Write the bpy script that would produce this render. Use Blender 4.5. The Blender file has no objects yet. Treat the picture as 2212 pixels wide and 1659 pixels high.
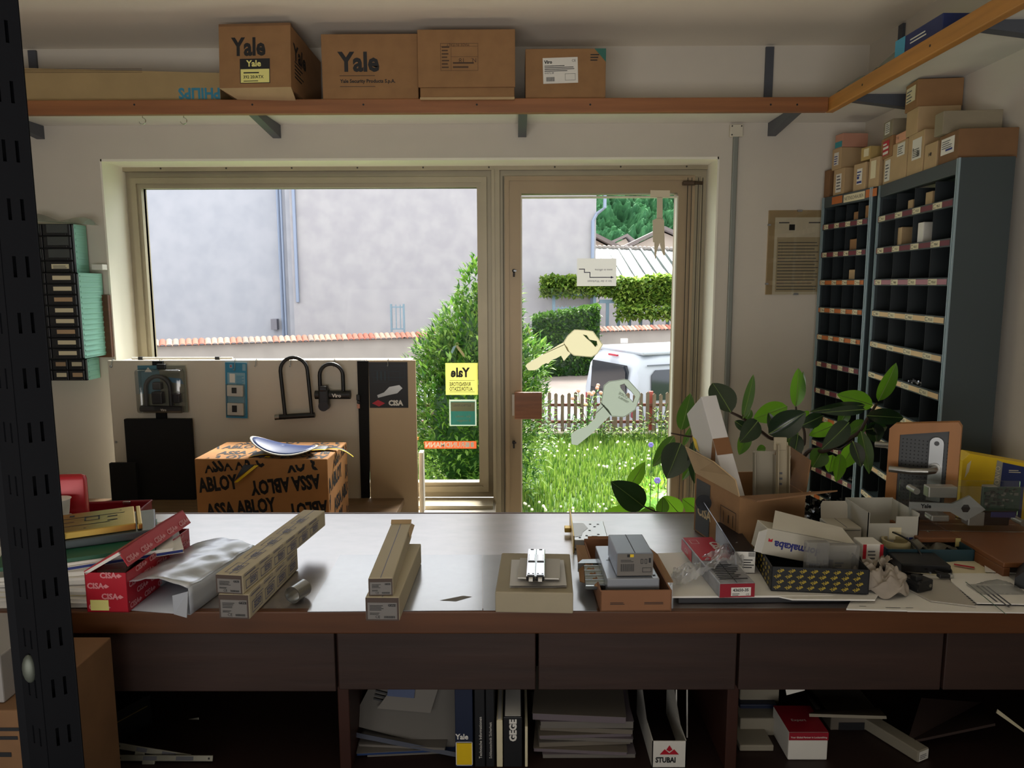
import bpy, bmesh, math, random
from mathutils import Vector, Matrix, noise

# ------------------------------------------------------------------ camera
FPX = 1597.0
PITCH = math.radians(7.66); YAW = math.radians(.34); ROLL = .0029
F_ = Vector((-math.sin(YAW)*math.cos(PITCH), math.cos(YAW)*math.cos(PITCH), -math.sin(PITCH)))
R_ = Vector((math.cos(YAW), math.sin(YAW), 0)); U_ = R_.cross(F_)
R_, U_ = R_*math.cos(ROLL)-U_*math.sin(ROLL), R_*math.sin(ROLL)+U_*math.cos(ROLL)
CAM = Vector((0, 0, 1.6))
scn = bpy.context.scene
cd = bpy.data.cameras.new('camera'); cam = bpy.data.objects.new('camera', cd)
scn.collection.objects.link(cam); scn.camera = cam
cd.sensor_width = 36; cd.lens = 36*FPX/2212; cd.clip_start = .05; cd.clip_end = 2000
m3 = Matrix((R_, U_, -F_)).transposed()
cam.matrix_world = Matrix.Translation(CAM) @ m3.to_4x4()

# ------------------------------------------------------------------ view, world, lights
scn.view_settings.view_transform = 'Standard'; scn.view_settings.look = 'None'
scn.view_settings.gamma = 1; scn.view_settings.use_curve_mapping = False
scn.view_settings.exposure = 0.0
scn.cycles.max_bounces = 10; scn.cycles.diffuse_bounces = 6; scn.cycles.glossy_bounces = 4
scn.cycles.transparent_max_bounces = 24; scn.cycles.transmission_bounces = 6
scn.cycles.sample_clamp_indirect = 4; scn.cycles.caustics_reflective = False; scn.cycles.caustics_refractive = False
SKY = 2.9
w = bpy.data.worlds.new('sky'); scn.world = w; w.use_nodes = True
nt = w.node_tree; bg = nt.nodes['Background']
tc = nt.nodes.new('ShaderNodeTexCoord'); sp = nt.nodes.new('ShaderNodeSeparateXYZ')
rp = nt.nodes.new('ShaderNodeValToRGB')
rp.color_ramp.elements[0].position = 0.0; rp.color_ramp.elements[0].color = (.86, .91, 1, 1)
rp.color_ramp.elements[1].position = .8; rp.color_ramp.elements[1].color = (1, 1, 1, 1)
nt.links.new(tc.outputs['Generated'], sp.inputs[0]); nt.links.new(sp.outputs['Z'], rp.inputs[0])
nt.links.new(rp.outputs[0], bg.inputs[0]); bg.inputs[1].default_value = SKY

def area(name, loc, target, size, sizey, power, color):
    l = bpy.data.lights.new(name, 'AREA'); l.shape = 'RECTANGLE'; l.size = size; l.size_y = sizey
    l.energy = power; l.color = color
    o = bpy.data.objects.new(name, l); scn.collection.objects.link(o); o.location = loc
    o.rotation_euler = (Vector(target)-Vector(loc)).to_track_quat('-Z', 'Y').to_euler()
    return o
# daylight through the shop window (a portal only guides the sky's own light)
po = area('window_portal', (-.46, 3.75, 1.3), (-.46, 2, 1.3), 2.6, 1.7, 1, (1, 1, 1)); po.data.cycles.is_portal = True
# hazy sun, and an invented fill light unseen behind the camera
sl = bpy.data.lights.new('hazy_sun', 'SUN'); sl.energy = 17.0; sl.angle = math.radians(28); sl.color = (1, .97, .92)
so = bpy.data.objects.new('hazy_sun', sl); scn.collection.objects.link(so)
so.rotation_euler = Vector((-.18, -1, -1.45)).to_track_quat('-Z', 'Y').to_euler()   # high sun beyond the houses, shining in on the floor behind the counter
fl_ = area('back_fill', (-.5, -.8, 1.15), (-.4, 1.2, 2.6), 2.6, 1.0, 27, (1, .96, .91)); fl_.data.spread = math.radians(125)  # added upward fill, not a lamp of the shop

# ------------------------------------------------------------------ helpers
def ray(px, py): return F_*FPX + R_*(px-1106) - U_*(py-829.5)
def aY(px, py, Y): v = ray(px, py); return CAM + v*(Y/v.y)
def aX(px, py, X): v = ray(px, py); return CAM + v*(X/v.x)
def aZ(px, py, z): v = ray(px, py); return CAM + v*((z-1.6)/v.z)

def lin(h):
    h = h.lstrip('#'); out = []
    for i in (0, 2, 4):
        c = int(h[i:i+2], 16)/255; out.append(c/12.92 if c <= .04045 else ((c+.055)/1.055)**2.4)
    return out
_m = {}
def mat(name, col, rough=.6, metal=0, var=0, scale=8, bump=0, stretch=None, spec=None, trans=0, alpha=1, col2=None, coord='Object', detail=4):
    """principled material; var / col2 mix a second tone in through noise"""
    if name in _m: return _m[name]
    m = bpy.data.materials.new(name); m.use_nodes = True; nt = m.node_tree; b = nt.nodes['Principled BSDF']
    c = lin(col) if isinstance(col, str) else list(col)
    b.inputs['Base Color'].default_value = (*c, 1); b.inputs['Roughness'].default_value = rough; b.inputs['Metallic'].default_value = metal
    if spec is not None: b.inputs['Specular IOR Level'].default_value = spec
    if alpha < 1: b.inputs['Alpha'].default_value = alpha
    if var or bump or col2:
        tc = nt.nodes.new('ShaderNodeTexCoord'); mp = nt.nodes.new('ShaderNodeMapping'); ns = nt.nodes.new('ShaderNodeTexNoise')
        nt.links.new(tc.outputs[coord], mp.inputs[0]); nt.links.new(mp.outputs[0], ns.inputs['Vector'])
        if stretch: mp.inputs['Scale'].default_value = stretch
        ns.inputs['Scale'].default_value = scale; ns.inputs['Detail'].default_value = detail
        if var or col2:
            c2 = lin(col2) if isinstance(col2, str) else (list(col2) if col2 else [min(1, x*(1-var)) for x in c])
            r = nt.nodes.new('ShaderNodeValToRGB'); r.color_ramp.elements[0].position = .36; r.color_ramp.elements[1].position = .64
            r.color_ramp.elements[0].color = (*c2, 1); r.color_ramp.elements[1].color = (*c, 1)
            nt.links.new(ns.outputs['Fac'], r.inputs[0]); nt.links.new(r.outputs[0], b.inputs['Base Color'])
        if bump:
            bp = nt.nodes.new('ShaderNodeBump'); bp.inputs['Strength'].default_value = bump; bp.inputs['Distance'].default_value = .01
            nt.links.new(ns.outputs['Fac'], bp.inputs['Height']); nt.links.new(bp.outputs[0], b.inputs['Normal'])
    _m[name] = m; return m
def add_translucent(m, col, f):
    nt = m.node_tree; b = nt.nodes['Principled BSDF']; out = [n for n in nt.nodes if n.type == 'OUTPUT_MATERIAL'][0]
    t = nt.nodes.new('ShaderNodeBsdfTranslucent'); t.inputs[0].default_value = (*(lin(col) if isinstance(col, str) else col), 1)
    mx = nt.nodes.new('ShaderNodeMixShader'); mx.inputs[0].default_value = f
    nt.links.new(b.outputs[0], mx.inputs[1]); nt.links.new(t.outputs[0], mx.inputs[2]); nt.links.new(mx.outputs[0], out.inputs[0]); return m
def glassy(name, tint=(1, 1, 1), gloss=.08, rough=.0, haze=0, hazecol=(.8, .8, .8)):
    """thin clear sheet: mostly straight through, a little mirror, optional milky film"""
    if name in _m: return _m[name]
    m = bpy.data.materials.new(name); m.use_nodes = True; nt = m.node_tree; nt.nodes.remove(nt.nodes['Principled BSDF'])
    out = nt.nodes[0]; t = nt.nodes.new('ShaderNodeBsdfTransparent'); t.inputs[0].default_value = (*tint, 1)
    g = nt.nodes.new('ShaderNodeBsdfGlossy'); g.inputs['Roughness'].default_value = rough
    lw = nt.nodes.new('ShaderNodeLayerWeight'); lw.inputs[0].default_value = .25 if gloss > .01 else .02
    mul = nt.nodes.new('ShaderNodeMath'); mul.operation = 'MULTIPLY_ADD'; mul.inputs[1].default_value = .5; mul.inputs[2].default_value = gloss; mul.use_clamp = True
    nt.links.new(lw.outputs['Fresnel'], mul.inputs[0])
    mx = nt.nodes.new('ShaderNodeMixShader'); nt.links.new(mul.outputs[0], mx.inputs[0]); nt.links.new(t.outputs[0], mx.inputs[1]); nt.links.new(g.outputs[0], mx.inputs[2])
    last = mx
    if haze:
        d = nt.nodes.new('ShaderNodeBsdfDiffuse'); d.inputs[0].default_value = (*hazecol, 1)
        tr = nt.nodes.new('ShaderNodeBsdfTranslucent'); tr.inputs[0].default_value = (*hazecol, 1)
        m1 = nt.nodes.new('ShaderNodeMixShader'); m1.inputs[0].default_value = .5; nt.links.new(d.outputs[0], m1.inputs[1]); nt.links.new(tr.outputs[0], m1.inputs[2])
        m2 = nt.nodes.new('ShaderNodeMixShader'); m2.inputs[0].default_value = haze; nt.links.new(mx.outputs[0], m2.inputs[1]); nt.links.new(m1.outputs[0], m2.inputs[2]); last = m2
    nt.links.new(last.outputs[0], out.inputs[0]); _m[name] = m; return m

_txt = {}
def text_geo(s, bold=0):
    k = (s, bold)
    if k not in _txt:
        cu = bpy.data.curves.new('t', 'FONT'); cu.body = s; cu.size = 1; cu.resolution_u = 2; cu.offset = bold
        o = bpy.data.objects.new('t', cu); scn.collection.objects.link(o); bpy.context.view_layer.update()
        me = bpy.data.meshes.new_from_object(o.evaluated_get(bpy.context.evaluated_depsgraph_get()))
        _txt[k] = ([v.co.copy() for v in me.vertices], [tuple(p.vertices) for p in me.polygons])
        bpy.data.objects.remove(o); bpy.data.curves.remove(cu); bpy.data.meshes.remove(me)
    return _txt[k]
def I(): return Matrix.Identity(4)
def T(x, y=0, z=0): return Matrix.Translation(Vector((x, y, z)) if not isinstance(x, Vector) else x)
def RZ(a): return Matrix.Rotation(a, 4, 'Z')
def RX(a): return Matrix.Rotation(a, 4, 'X')
def RY(a): return Matrix.Rotation(a, 4, 'Y')
def FR(o, xd, yd):
    """frame with origin o, x direction xd, y direction yd"""
    xd = Vector(xd).normalized(); yd = Vector(yd); z = xd.cross(yd).normalized(); yd = z.cross(xd)
    m = Matrix((xd, yd, z)).transposed().to_4x4(); m.translation = Vector(o); return m

class MB:
    def __init__(s): s.v = []; s.f = []; s.m = []
    def add(s, vs, fs, mi=0, M=None):
        b = len(s.v)
        s.v += [(M @ Vector(p)) if M else Vector(p) for p in vs]
        s.f += [tuple(b+i for i in f) for f in fs]; s.m += [mi]*len(fs); return s
    def box(s, x0, y0, z0, x1, y1, z1, mi=0, M=None):
        v = [(x0, y0, z0), (x1, y0, z0), (x1, y1, z0), (x0, y1, z0), (x0, y0, z1), (x1, y0, z1), (x1, y1, z1), (x0, y1, z1)]
        return s.add(v, [(0, 3, 2, 1), (4, 5, 6, 7), (0, 1, 5, 4), (1, 2, 6, 5), (2, 3, 7, 6), (3, 0, 4, 7)], mi, M)
    def bbox(s, x0, y0, z0, x1, y1, z1, b=.003, mi=0, M=None):
        """box with chamfered edges"""
        b = min(b, (x1-x0)*.45, (y1-y0)*.45, (z1-z0)*.45)
        bm = bmesh.new(); r = bmesh.ops.create_cube(bm, size=1)
        for v in bm.verts: v.co = Vector(((x0+x1)/2+v.co.x*(x1-x0), (y0+y1)/2+v.co.y*(y1-y0), (z0+z1)/2+v.co.z*(z1-z0)))
        bmesh.ops.bevel(bm, geom=bm.edges[:]+bm.verts[:], offset=b, segments=2, profile=.5, affect='EDGES')
        bm.verts.ensure_lookup_table(); s.add([v.co.copy() for v in bm.verts], [tuple(v.index for v in f.verts) for f in bm.faces], mi, M); bm.free(); return s
    def poly(s, pts, mi=0, M=None): return s.add(pts, [tuple(range(len(pts)))], mi, M)
    def prism(s, pts2, z0, z1, mi=0, M=None):
        n = len(pts2); v = [(x, y, z0) for x, y in pts2]+[(x, y, z1) for x, y in pts2]
        a = sum(pts2[i][0]*pts2[(i+1) % n][1]-pts2[(i+1) % n][0]*pts2[i][1] for i in range(n))
        lo, hi = tuple(range(n)), tuple(range(n, 2*n))
        if a > 0: fs = [lo[::-1], hi]+[(i, (i+1) % n, n+(i+1) % n, n+i) for i in range(n)]
        else: fs = [lo, hi[::-1]]+[((i+1) % n, i, n+i, n+(i+1) % n) for i in range(n)]
        return s.add(v, fs, mi, M)
    def tube(s, pts, r, n=8, mi=0, M=None, closed=False, cap=True):
        pts = [Vector(p) for p in pts]; k = len(pts); rs = r if isinstance(r, (list, tuple)) else [r]*k
        v = []; prev = None
        for i, p in enumerate(pts):
            d = (pts[(i+1) % k]-pts[i-1]) if closed else (pts[min(i+1, k-1)]-pts[max(i-1, 0)])
            d = d.normalized() if d.length > 1e-9 else Vector((0, 0, 1))
            if prev is None: u = d.orthogonal().normalized()
            else: u = (prev-d*prev.dot(d)); u = u.normalized() if u.length > 1e-6 else d.orthogonal().normalized()
            prev = u; w_ = d.cross(u)
            for j in range(n): a = 2*math.pi*j/n; v.append(p+(u*math.cos(a)+w_*math.sin(a))*rs[i])
        f = []
        for i in range(k if closed else k-1):
            for j in range(n): a = i*n; b = ((i+1) % k)*n; f.append((a+j, a+(j+1) % n, b+(j+1) % n, b+j))
        if cap and not closed: f += [tuple(range(n))[::-1], tuple(range((k-1)*n, k*n))]
        return s.add(v, f, mi, M)
    def cyl(s, p0, p1, r, n=16, mi=0, M=None): return s.tube([p0, p1], r, n, mi, M)
    def ring(s, r0, r1, z0, z1, n=28, mi=0, M=None):
        """pipe wall: outer r0, inner r1"""
        v = []
        for j in range(n):
            a = 2*math.pi*j/n; c, q = math.cos(a), math.sin(a)
            v += [(r0*c, r0*q, z0), (r0*c, r0*q, z1), (r1*c, r1*q, z1), (r1*c, r1*q, z0)]
        f = []
        for j in range(n):
            a, b = 4*j, 4*((j+1) % n)
            for q in range(4): f.append((a+q, b+q, b+(q+1) % 4, a+(q+1) % 4))
        return s.add(v, f, mi, M)
    def disc(s, r, n=20, mi=0, M=None): return s.add([(r*math.cos(2*math.pi*j/n), r*math.sin(2*math.pi*j/n), 0) for j in range(n)], [tuple(range(n))], mi, M)
    def sheet(s, fn, nu, nv, mi=0, M=None):
        v = [fn(i/nu, j/nv) for j in range(nv+1) for i in range(nu+1)]
        f = [(j*(nu+1)+i, j*(nu+1)+i+1, (j+1)*(nu+1)+i+1, (j+1)*(nu+1)+i) for j in range(nv) for i in range(nu)]
        return s.add(v, f, mi, M)
    def ball(s, c, r, mi=0, M=None, n=10, sc=(1, 1, 1)):
        v = []; f = []
        for i in range(n+1):
            for j in range(n*2):
                th, ph = math.pi*i/n, math.pi*j/n
                v.append((c[0]+r*sc[0]*math.sin(th)*math.cos(ph), c[1]+r*sc[1]*math.sin(th)*math.sin(ph), c[2]+r*sc[2]*math.cos(th)))
        for i in range(n):
            for j in range(n*2): a = i*2*n; b = (i+1)*2*n; k = (j+1) % (2*n); f.append((a+j, b+j, b+k, a+k))
        return s.add(v, f, mi, M)
    def text(s, t, size, M, mi=1, bold=.0, center=False, mirror=False, sx=1):
        v, f = text_geo(t, bold)
        w_ = max([p.x for p in v], default=0)
        off = w_/2 if center else 0
        vv = [(((w_-p.x) if mirror else p.x)*size*sx-off*size*sx, p.y*size, 0) for p in v]
        return s.add(vv, f, mi, M)
    def build(s, name, mats, parent=None, loc=None, rot=None, smooth=False, solid=0, sub=0, world=False):
        me = bpy.data.meshes.new(name); vs = s.v
        if world and parent is not None:
            inv = parent.matrix_basis.inverted(); vs = [inv @ p for p in vs]
        if parent is None and loc is None and vs:
            lo = [min(p[i] for p in vs) for i in range(3)]; hi = [max(p[i] for p in vs) for i in range(3)]
            loc = Vector(((lo[0]+hi[0])/2, (lo[1]+hi[1])/2, lo[2])); vs = [p-loc for p in vs]
        me.from_pydata([tuple(p) for p in vs], [], s.f)
        if not isinstance(mats, (list, tuple)): mats = [mats]
        for m in mats: me.materials.append(m)
        me.polygons.foreach_set('material_index', [min(i, len(mats)-1) for i in s.m])
        if smooth: me.polygons.foreach_set('use_smooth', [True]*len(me.polygons))
        me.update()
        o = bpy.data.objects.new(name, me); scn.collection.objects.link(o)
        if parent is not None: o.parent = parent
        if loc is not None: o.location = loc
        if rot is not None: o.rotation_euler = rot if not isinstance(rot, (int, float)) else (0, 0, rot)
        if solid: q = o.modifiers.new('thickness', 'SOLIDIFY'); q.thickness = solid; q.offset = 0
        if sub: q = o.modifiers.new('round', 'SUBSURF'); q.levels = q.render_levels = sub
        if smooth and hasattr(me, 'set_sharp_from_angle'): me.set_sharp_from_angle(angle=math.radians(40))
        return o
def tag(o, label=None, cat=None, group=None, kind=None):
    if label: o['label'] = label
    if cat: o['category'] = cat
    if group: o['group'] = group
    if kind: o['kind'] = kind
    return o
def thing(name, label, cat, loc=(0, 0, 0), rot=0, group=None, kind=None):
    o = bpy.data.objects.new(name, None); scn.collection.objects.link(o); o.empty_display_size = .05
    M = rot if isinstance(rot, Matrix) else RZ(rot)
    o.matrix_basis = Matrix.Translation(Vector(loc)) @ M.to_4x4()
    return tag(o, label, cat, group, kind)
def struct(name, mb, m, parent=None, **k):
    o = mb.build(name, m, parent, **k)
    if parent is None: o['kind'] = 'structure'
    return o
rnd = random.Random(7)

# ------------------------------------------------------------------ palette
CARD = mat('cardboard', '#96704a', .85, var=.12, scale=14, bump=.08)
CARD2 = mat('cardboard_pale', '#b79c76', .85, var=.10, scale=10)
CARD3 = mat('cardboard_brown', '#7e5c3d', .85, var=.15, scale=12)
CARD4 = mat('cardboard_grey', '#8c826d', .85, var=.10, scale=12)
BEIGE = mat('box_beige', '#a2977f', .8, var=.06, scale=9)
INK = mat('ink_black', '#17181c', .6); INKB = mat('ink_blue', '#1d2f7a', .5); INKG = mat('ink_grey', '#55565c', .6); BROWNINK = mat('ink_brown', '#4a3424', .7)
WHITE = mat('white_card', '#dddad2', .6, var=.04); PAPER = mat('paper', '#e2dfd8', .7, var=.03, scale=5); CREAM = mat('paper_cream', '#d9cfae', .7)
RED = mat('red_card', '#b3182c', .45); DRED = mat('red_print_dark', '#8f1426', .5); YEL = mat('yellow_card', '#e7c21c', .4); LYEL = mat('yellow_label', '#e6df8a', .5)
BLUE = mat('blue_card', '#1d2c62', .4); TEAL = mat('teal_card', '#2a7fa3', .5); SKYB = mat('light_blue_card', '#4b9ec4', .5)
BLACK = mat('black_plastic', '#111214', .42); BLKM = mat('black_matt', '#0b0c0f', .9, var=.3, scale=60); DGREY = mat('dark_grey_plastic', '#2a2b2f', .5)
STEEL = mat('brushed_steel', '#b9bbbd', .28, 1, var=.12, scale=20, stretch=(1, 12, 1)); CHROME = mat('chrome', '#d5d7d9', .12, 1); NICKEL = mat('satin_nickel', '#9b9a96', .35, 1)
BRASS = mat('brass', '#c9a95a', .3, 1, var=.15, scale=15); GALV = mat('zinc', '#a7a9ac', .42, 1)
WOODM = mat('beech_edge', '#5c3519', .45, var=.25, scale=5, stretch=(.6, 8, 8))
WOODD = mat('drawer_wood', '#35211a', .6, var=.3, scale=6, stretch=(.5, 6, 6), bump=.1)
PINE = mat('pine_batten', '#96603a', .5, var=.25, scale=4, stretch=(.5, 9, 9)); PINEY = mat('pine_batten_side', '#b9803f', .5, var=.22, scale=4, stretch=(9, .5, 9))
BRKT = mat('bracket_grey', '#4a4e57', .5); CLEAR = glassy('clear_plastic', (.97, .97, .97), .10, .12, .10)
# ================================================================== THE ROOM
XL, XR, YB, YW, YF, ZC = -2.7, 1.50, -2.6, 3.30, 3.50, 2.60
WALL = mat('wall_plaster', '#cfc8bc', .9, var=.05, scale=3, bump=.05)
REV = mat('reveal_paint', '#efebdd', .8, var=.05, scale=3)
FLOORM = mat('floor_tiles', '#bfb5a5', .6, var=.2, scale=4)
CEILM = mat('ceiling_paint', '#ece4d6', .9, var=.03, scale=2)
OX0, OX1, OZ1 = -1.803, .877, 2.14
struct('floor', MB().box(XL-.2, 1.75, -.1, XR+.2, YW+.25, 0, 0).box(XL-.2, YB-.2, -.1, XR+.2, 1.75, 0, 1), [FLOORM, mat('floor_dark_low_bounce', '#2b2622', .7)])  # unseen near half made dark to cut bounce onto the counter front
struct('ceiling', MB().box(XL-.2, YB-.2, ZC, XR+.2, YW+.5, ZC+.15), CEILM)
wf = MB().box(XL-.2, YW, 0, OX0, YW+.35, ZC).box(OX1, YW, 0, XR+.2, YW+.35, ZC).box(OX0, YW, OZ1, OX1, YW+.35, ZC).box(OX0, YW, 0, -.10, YW+.35, .555)
struct('wall_front', wf, WALL)
# lighter paint on the reveals of the opening
struct('trim_1', MB().box(OX0, YW-.001, .56, OX0+.004, YF+.02, OZ1).box(OX1-.004, YW-.001, 0, OX1, YF+.02, OZ1).box(OX0, YW-.001, OZ1-.004, OX1, YF+.02, OZ1)
       .box(OX0-.002, YW-.004, .56, OX0+.006, YW, OZ1+.004).box(OX1-.006, YW-.004, 0, OX1+.002, YW, OZ1+.004).box(OX0, YW-.004, OZ1-.006, OX1, YW, OZ1+.004), REV)
struct('wall_left', MB().box(XL-.2, YB-.2, 0, XL, YW, ZC), WALL)
struct('wall_right', MB().box(XR, YB-.2, 0, XR+.2, YW, ZC), WALL)
struct('wall_back', MB().box(XL, YB-.2, 0, XR, YB, ZC), mat('back_wall_dark', '#4a4239', .9))

# window frame and door frame, aluminium
ALU = mat('aluminium_frame', '#a79d86', .45, .35, var=.12, scale=3); ALUD = mat('aluminium_dark', '#8b8478', .45, .35)
ALUW = mat('aluminium_warm', '#a08d72', .45, .35, var=.1, scale=3)
GASK = mat('gasket', '#3a3630', .7); GLASS = glassy('window_glass', (.985, .99, .985), .002, 0)
win = thing('window_1', None, None, (OX0, YF, .56), kind='structure')
def frame(mb, x0, x1, z0, z1, wd, y0, y1, mi=0, bottom=True, wb=None):
    wb = wb or wd
    mb.prism([(x0, z1), (x1, z1), (x1-wd, z1-wd), (x0+wd, z1-wd)], -y1, -y0, mi, RX(math.pi/2))
    mb.prism([(x0, z0), (x0, z1), (x0+wd, z1-wd), (x0+wd, z0+(wb if bottom else 0))], -y1, -y0, mi, RX(math.pi/2))
    mb.prism([(x1, z0), (x1, z1), (x1-wd, z1-wd), (x1-wd, z0+(wb if bottom else 0))], -y1, -y0, mi, RX(math.pi/2))
    if bottom: mb.prism([(x0, z0), (x1, z0), (x1-wd, z0+wb), (x0+wd, z0+wb)], -y1, -y0, mi, RX(math.pi/2))
    return mb
f1 = MB(); frame(f1, OX0, -.105, .575, 2.12, .032, YF-.005, YF+.06); frame(f1, OX0+.030, -.135, .605, 2.09, .026, YF-.022, YF+.05)
frame(f1, OX0+.054, -.16, .63, 2.064, .02, YF-.012, YF+.04)
f1.box(OX0, YF-.03, 2.118, OX1, YF+.06, 2.142)
for k in range(9): f1.cyl((OX0+.18+k*.3, YF-.032, 2.13), (OX0+.18+k*.3, YF-.028, 2.13), .004, 8, 1)
f1.build('window_frame', [ALU, GASK], win, world=True)
MB().box(OX0+.07, YF+.0, .644, -.178, YF+.006, 2.052).build('gasket', GASK, win, world=True) if False else None
g1 = MB(); frame(g1, OX0+.068, -.174, .616, 2.05, .006, YF+.012, YF+.03); g1.build('gasket', GASK, win, world=True)
MB().box(OX0+.066, YF+.018, .614, -.172, YF+.024, 2.052).build('pane', GLASS, win, world=True)
MB().bbox(OX0, YF-.14, .556, -.11, YF+.0, .572, .004).bbox(OX0, YF-.145, .548, -.11, YF-.13, .574, .004).build('window_sill', ALU, win, world=True)
# mullion and door
door = thing('door_1', None, None, (-.1, YF, 0), kind='structure')
fd = MB().box(-.105, YF-.03, 0, -.075, YF+.06, 2.118); frame(fd, -.075, OX1, 0, 2.118, .030, YF-.012, YF+.06, bottom=False); fd.box(.80, YF-.008, 0, .86, YF+.055, 2.1)
fd.box(-.112, YF-.036, 0, -.098, YF-.02, 2.118); fd.build('door_frame', ALU, door, world=True)
fl = MB(); frame(fl, -.05, .815, .02, 2.088, .075, YF-.028, YF+.05, bottom=True, wb=.12); frame(fl, -.052, .817, .018, 2.09, .02, YF-.034, YF)
fl.build('door_leaf', ALUW, door, world=True)
fr = MB()
for x in (.782, .80, .83, .85): fr.box(x, YF-.0365, 0.02, x+.003, YF-.033, 2.08)
fr.box(-.06, YF-.036, .02, -.057, YF-.033, 2.09); fr.build('groove', GASK, door, world=True)
MB().box(.02, YF+.010, .12, .745, YF+.016, 2.02).build('pane', GLASS, door, world=True)
fb = MB(); frame(fb, .022, .743, .14, 2.0, .006, YF-.03, YF+.01); fb.build('glazing_bead', mat('bead', '#cfcabb', .5), door, world=True)
for pz in ((1110, 585), (1110, 955)):
    p = aY(pz[0], pz[1], YF-.03)
    k = MB().cyl((p.x, YF-.042, p.z), (p.x, YF-.028, p.z), .008, 14, 0).box(p.x-.004, YF-.042, p.z-.028, p.x+.004, YF-.028, p.z, 0).box(p.x-.001, YF-.046, p.z-.004, p.x+.012, YF-.04, p.z+.004, 1)
    k.build('keyhole', [INK, CHROME], door, world=True)
p = aY(1141, 876, YF-.08)
hd = MB().bbox(p.x-.064, p.y-.012, p.z-.064, p.x+.064, p.y+.010, p.z+.064, .004).build('pull_handle', mat('walnut', '#8d5a3a', .4, var=.3, scale=4, stretch=(1, 1, 10)), door, world=True)
MB().box(p.x-.075, p.y+.01, p.z-.05, p.x-.04, YF-.03, p.z+.05).build('handle_plate', mat('grey_plate', '#b9b2a6', .4, .3), door, world=True)
hp = MB(); a = aY(1475, 394, YF-.05); hp.bbox(a.x, YF-.06, a.z-.012, a.x+.06, YF-.03, a.z+.006, .004).cyl((a.x+.05, YF-.06, a.z-.003), (a.x+.09, YF-.045, a.z-.003), .008, 12)
hp.build('hinge', mat('hinge_bronze', '#54463b', .4, .7), door, world=True)

# ------------------------------------------------------------------ high shelf
SH = mat('shelf_board', '#d5d2cb', .6, var=.04)
Z0, Z1, YS, XS = 2.258, 2.312, 2.97, 1.20
def bracket(mb, p0, p1, z, wd=.035):
    """flat arm from wall point p0 to front point p1 with a short heel"""
    d = (Vector(p1)-Vector(p0)); L = d.length; M = FR((p0[0], p0[1], z), d, Vector((0, 0, 1)).cross(d))
    mb.prism([(0, -.055), (0, 0), (L, 0), (L, -.022)], -wd/2, wd/2, 0, M @ RX(math.pi/2)); return mb
sf = thing('wall_shelf', 'high wall shelf with brown pine front batten running above the shop window', 'shelf', (-.7, 3.13, 2.28))
MB().box(XL, YS+.02, 2.285, XR, YW, 2.303).build('shelf_board', SH, sf, world=True)
bt = MB().bbox(XL, YS, Z0, XS+.004, YS+.03, Z1, .003)
for k, q in enumerate((290, 545, 785, 1030, 1275, 1665, 1722)): a = aY(q, 226, YS); bt.cyl((a.x, YS-.0006, a.z), (a.x, YS+.004, a.z), .004, 8, 1)
bt.build('front_batten', [PINE, INK], sf, world=True)
for q in (85, 597, 1128, 1668):
    x = aY(q, 262, YW).x; bracket(MB(), (x, YW, 0), (x+(0 if q != 597 else -.0), YS+.035, 0), 2.284).build('bracket', BRKT, sf, world=True)
for q in (308, 397):
    a = aY(q, 252, 3.05); pts = [(a.x, a.y, 2.284), (a.x, a.y, 2.262)]+[(a.x+.013*math.sin(t), a.y-.005*math.sin(t/2), 2.249+.013*math.cos(t)) for t in [k*.5 for k in range(0, 10)]]
    MB().tube(pts, .0018, 6).build('cup_hook', CHROME, sf, smooth=True, world=True)
sr = thing('wall_shelf', 'high wall shelf with yellow pine batten running above the pigeonhole cabinets', 'shelf', (1.35, 1.5, 2.28))
MB().box(XS+.02, -.6, 2.2855, XR, YS+.018, 2.3035).build('shelf_board', SH, sr, world=True)
bt = MB().bbox(XS+.005, -.6, Z0, XS+.035, YS+.03, Z1, .004)
for q in (1795, 1870, 2012): v = ray(q, 0); a = aX(q, 0, XS); y = a.y; bt.cyl((XS+.0044, y, 2.285), (XS+.01, y, 2.285), .004, 8, 1)
bt.build('front_batten', [PINEY, INK], sr, world=True)
for y in (aZ(1900, 215, 2.27).y, aZ(2150, 60, 2.27).y): bracket(MB(), (XR, y, 0), (XS+.04, y, 0), 2.285).build('bracket', BRKT, sr, world=True)
for q, lb in ((1660, 'grey steel shelf upright on the wall, right of the cardboard boxes'), (75, 'grey steel shelf upright on the wall above the long carton')):
    a = aY(q, 150, YW); tag(MB().box(a.x-.017, YW-.012, 2.304, a.x+.017, YW-.001, 2.592).build('shelf_upright', BRKT), lb, 'upright')
a = aX(1950, 90, XR); tag(MB().box(XR-.012, a.y-.017, 2.304, XR-.001, a.y+.017, 2.592).build('shelf_upright', BRKT), 'grey steel shelf upright on the right wall near the plastic sheets', 'upright')
# conduit
a = aY(1588, 300, YW); cn = thing('cable_conduit', 'grey metal cable conduit running down the wall right of the door', 'conduit', (a.x, YW, 0))
MB().bbox(-.011, -.016, .3, .011, -.001, 2.27, .003).build('conduit_tube', mat('conduit_grey', '#8a8e88', .5, .4), cn)
MB().bbox(-.028, -.02, 2.225, .028, -.001, 2.276, .003, 0).cyl((-.02, -.022, 2.268), (-.02, -.018, 2.268), .003, 8, 1).cyl((.02, -.022, 2.268), (.02, -.018, 2.268), .003, 8, 1).cyl((-.02, -.022, 2.232), (-.02, -.018, 2.232), .003, 8, 1).build('junction_box', [mat('box_plastic', '#cfc8b6', .5), INK], cn)
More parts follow.
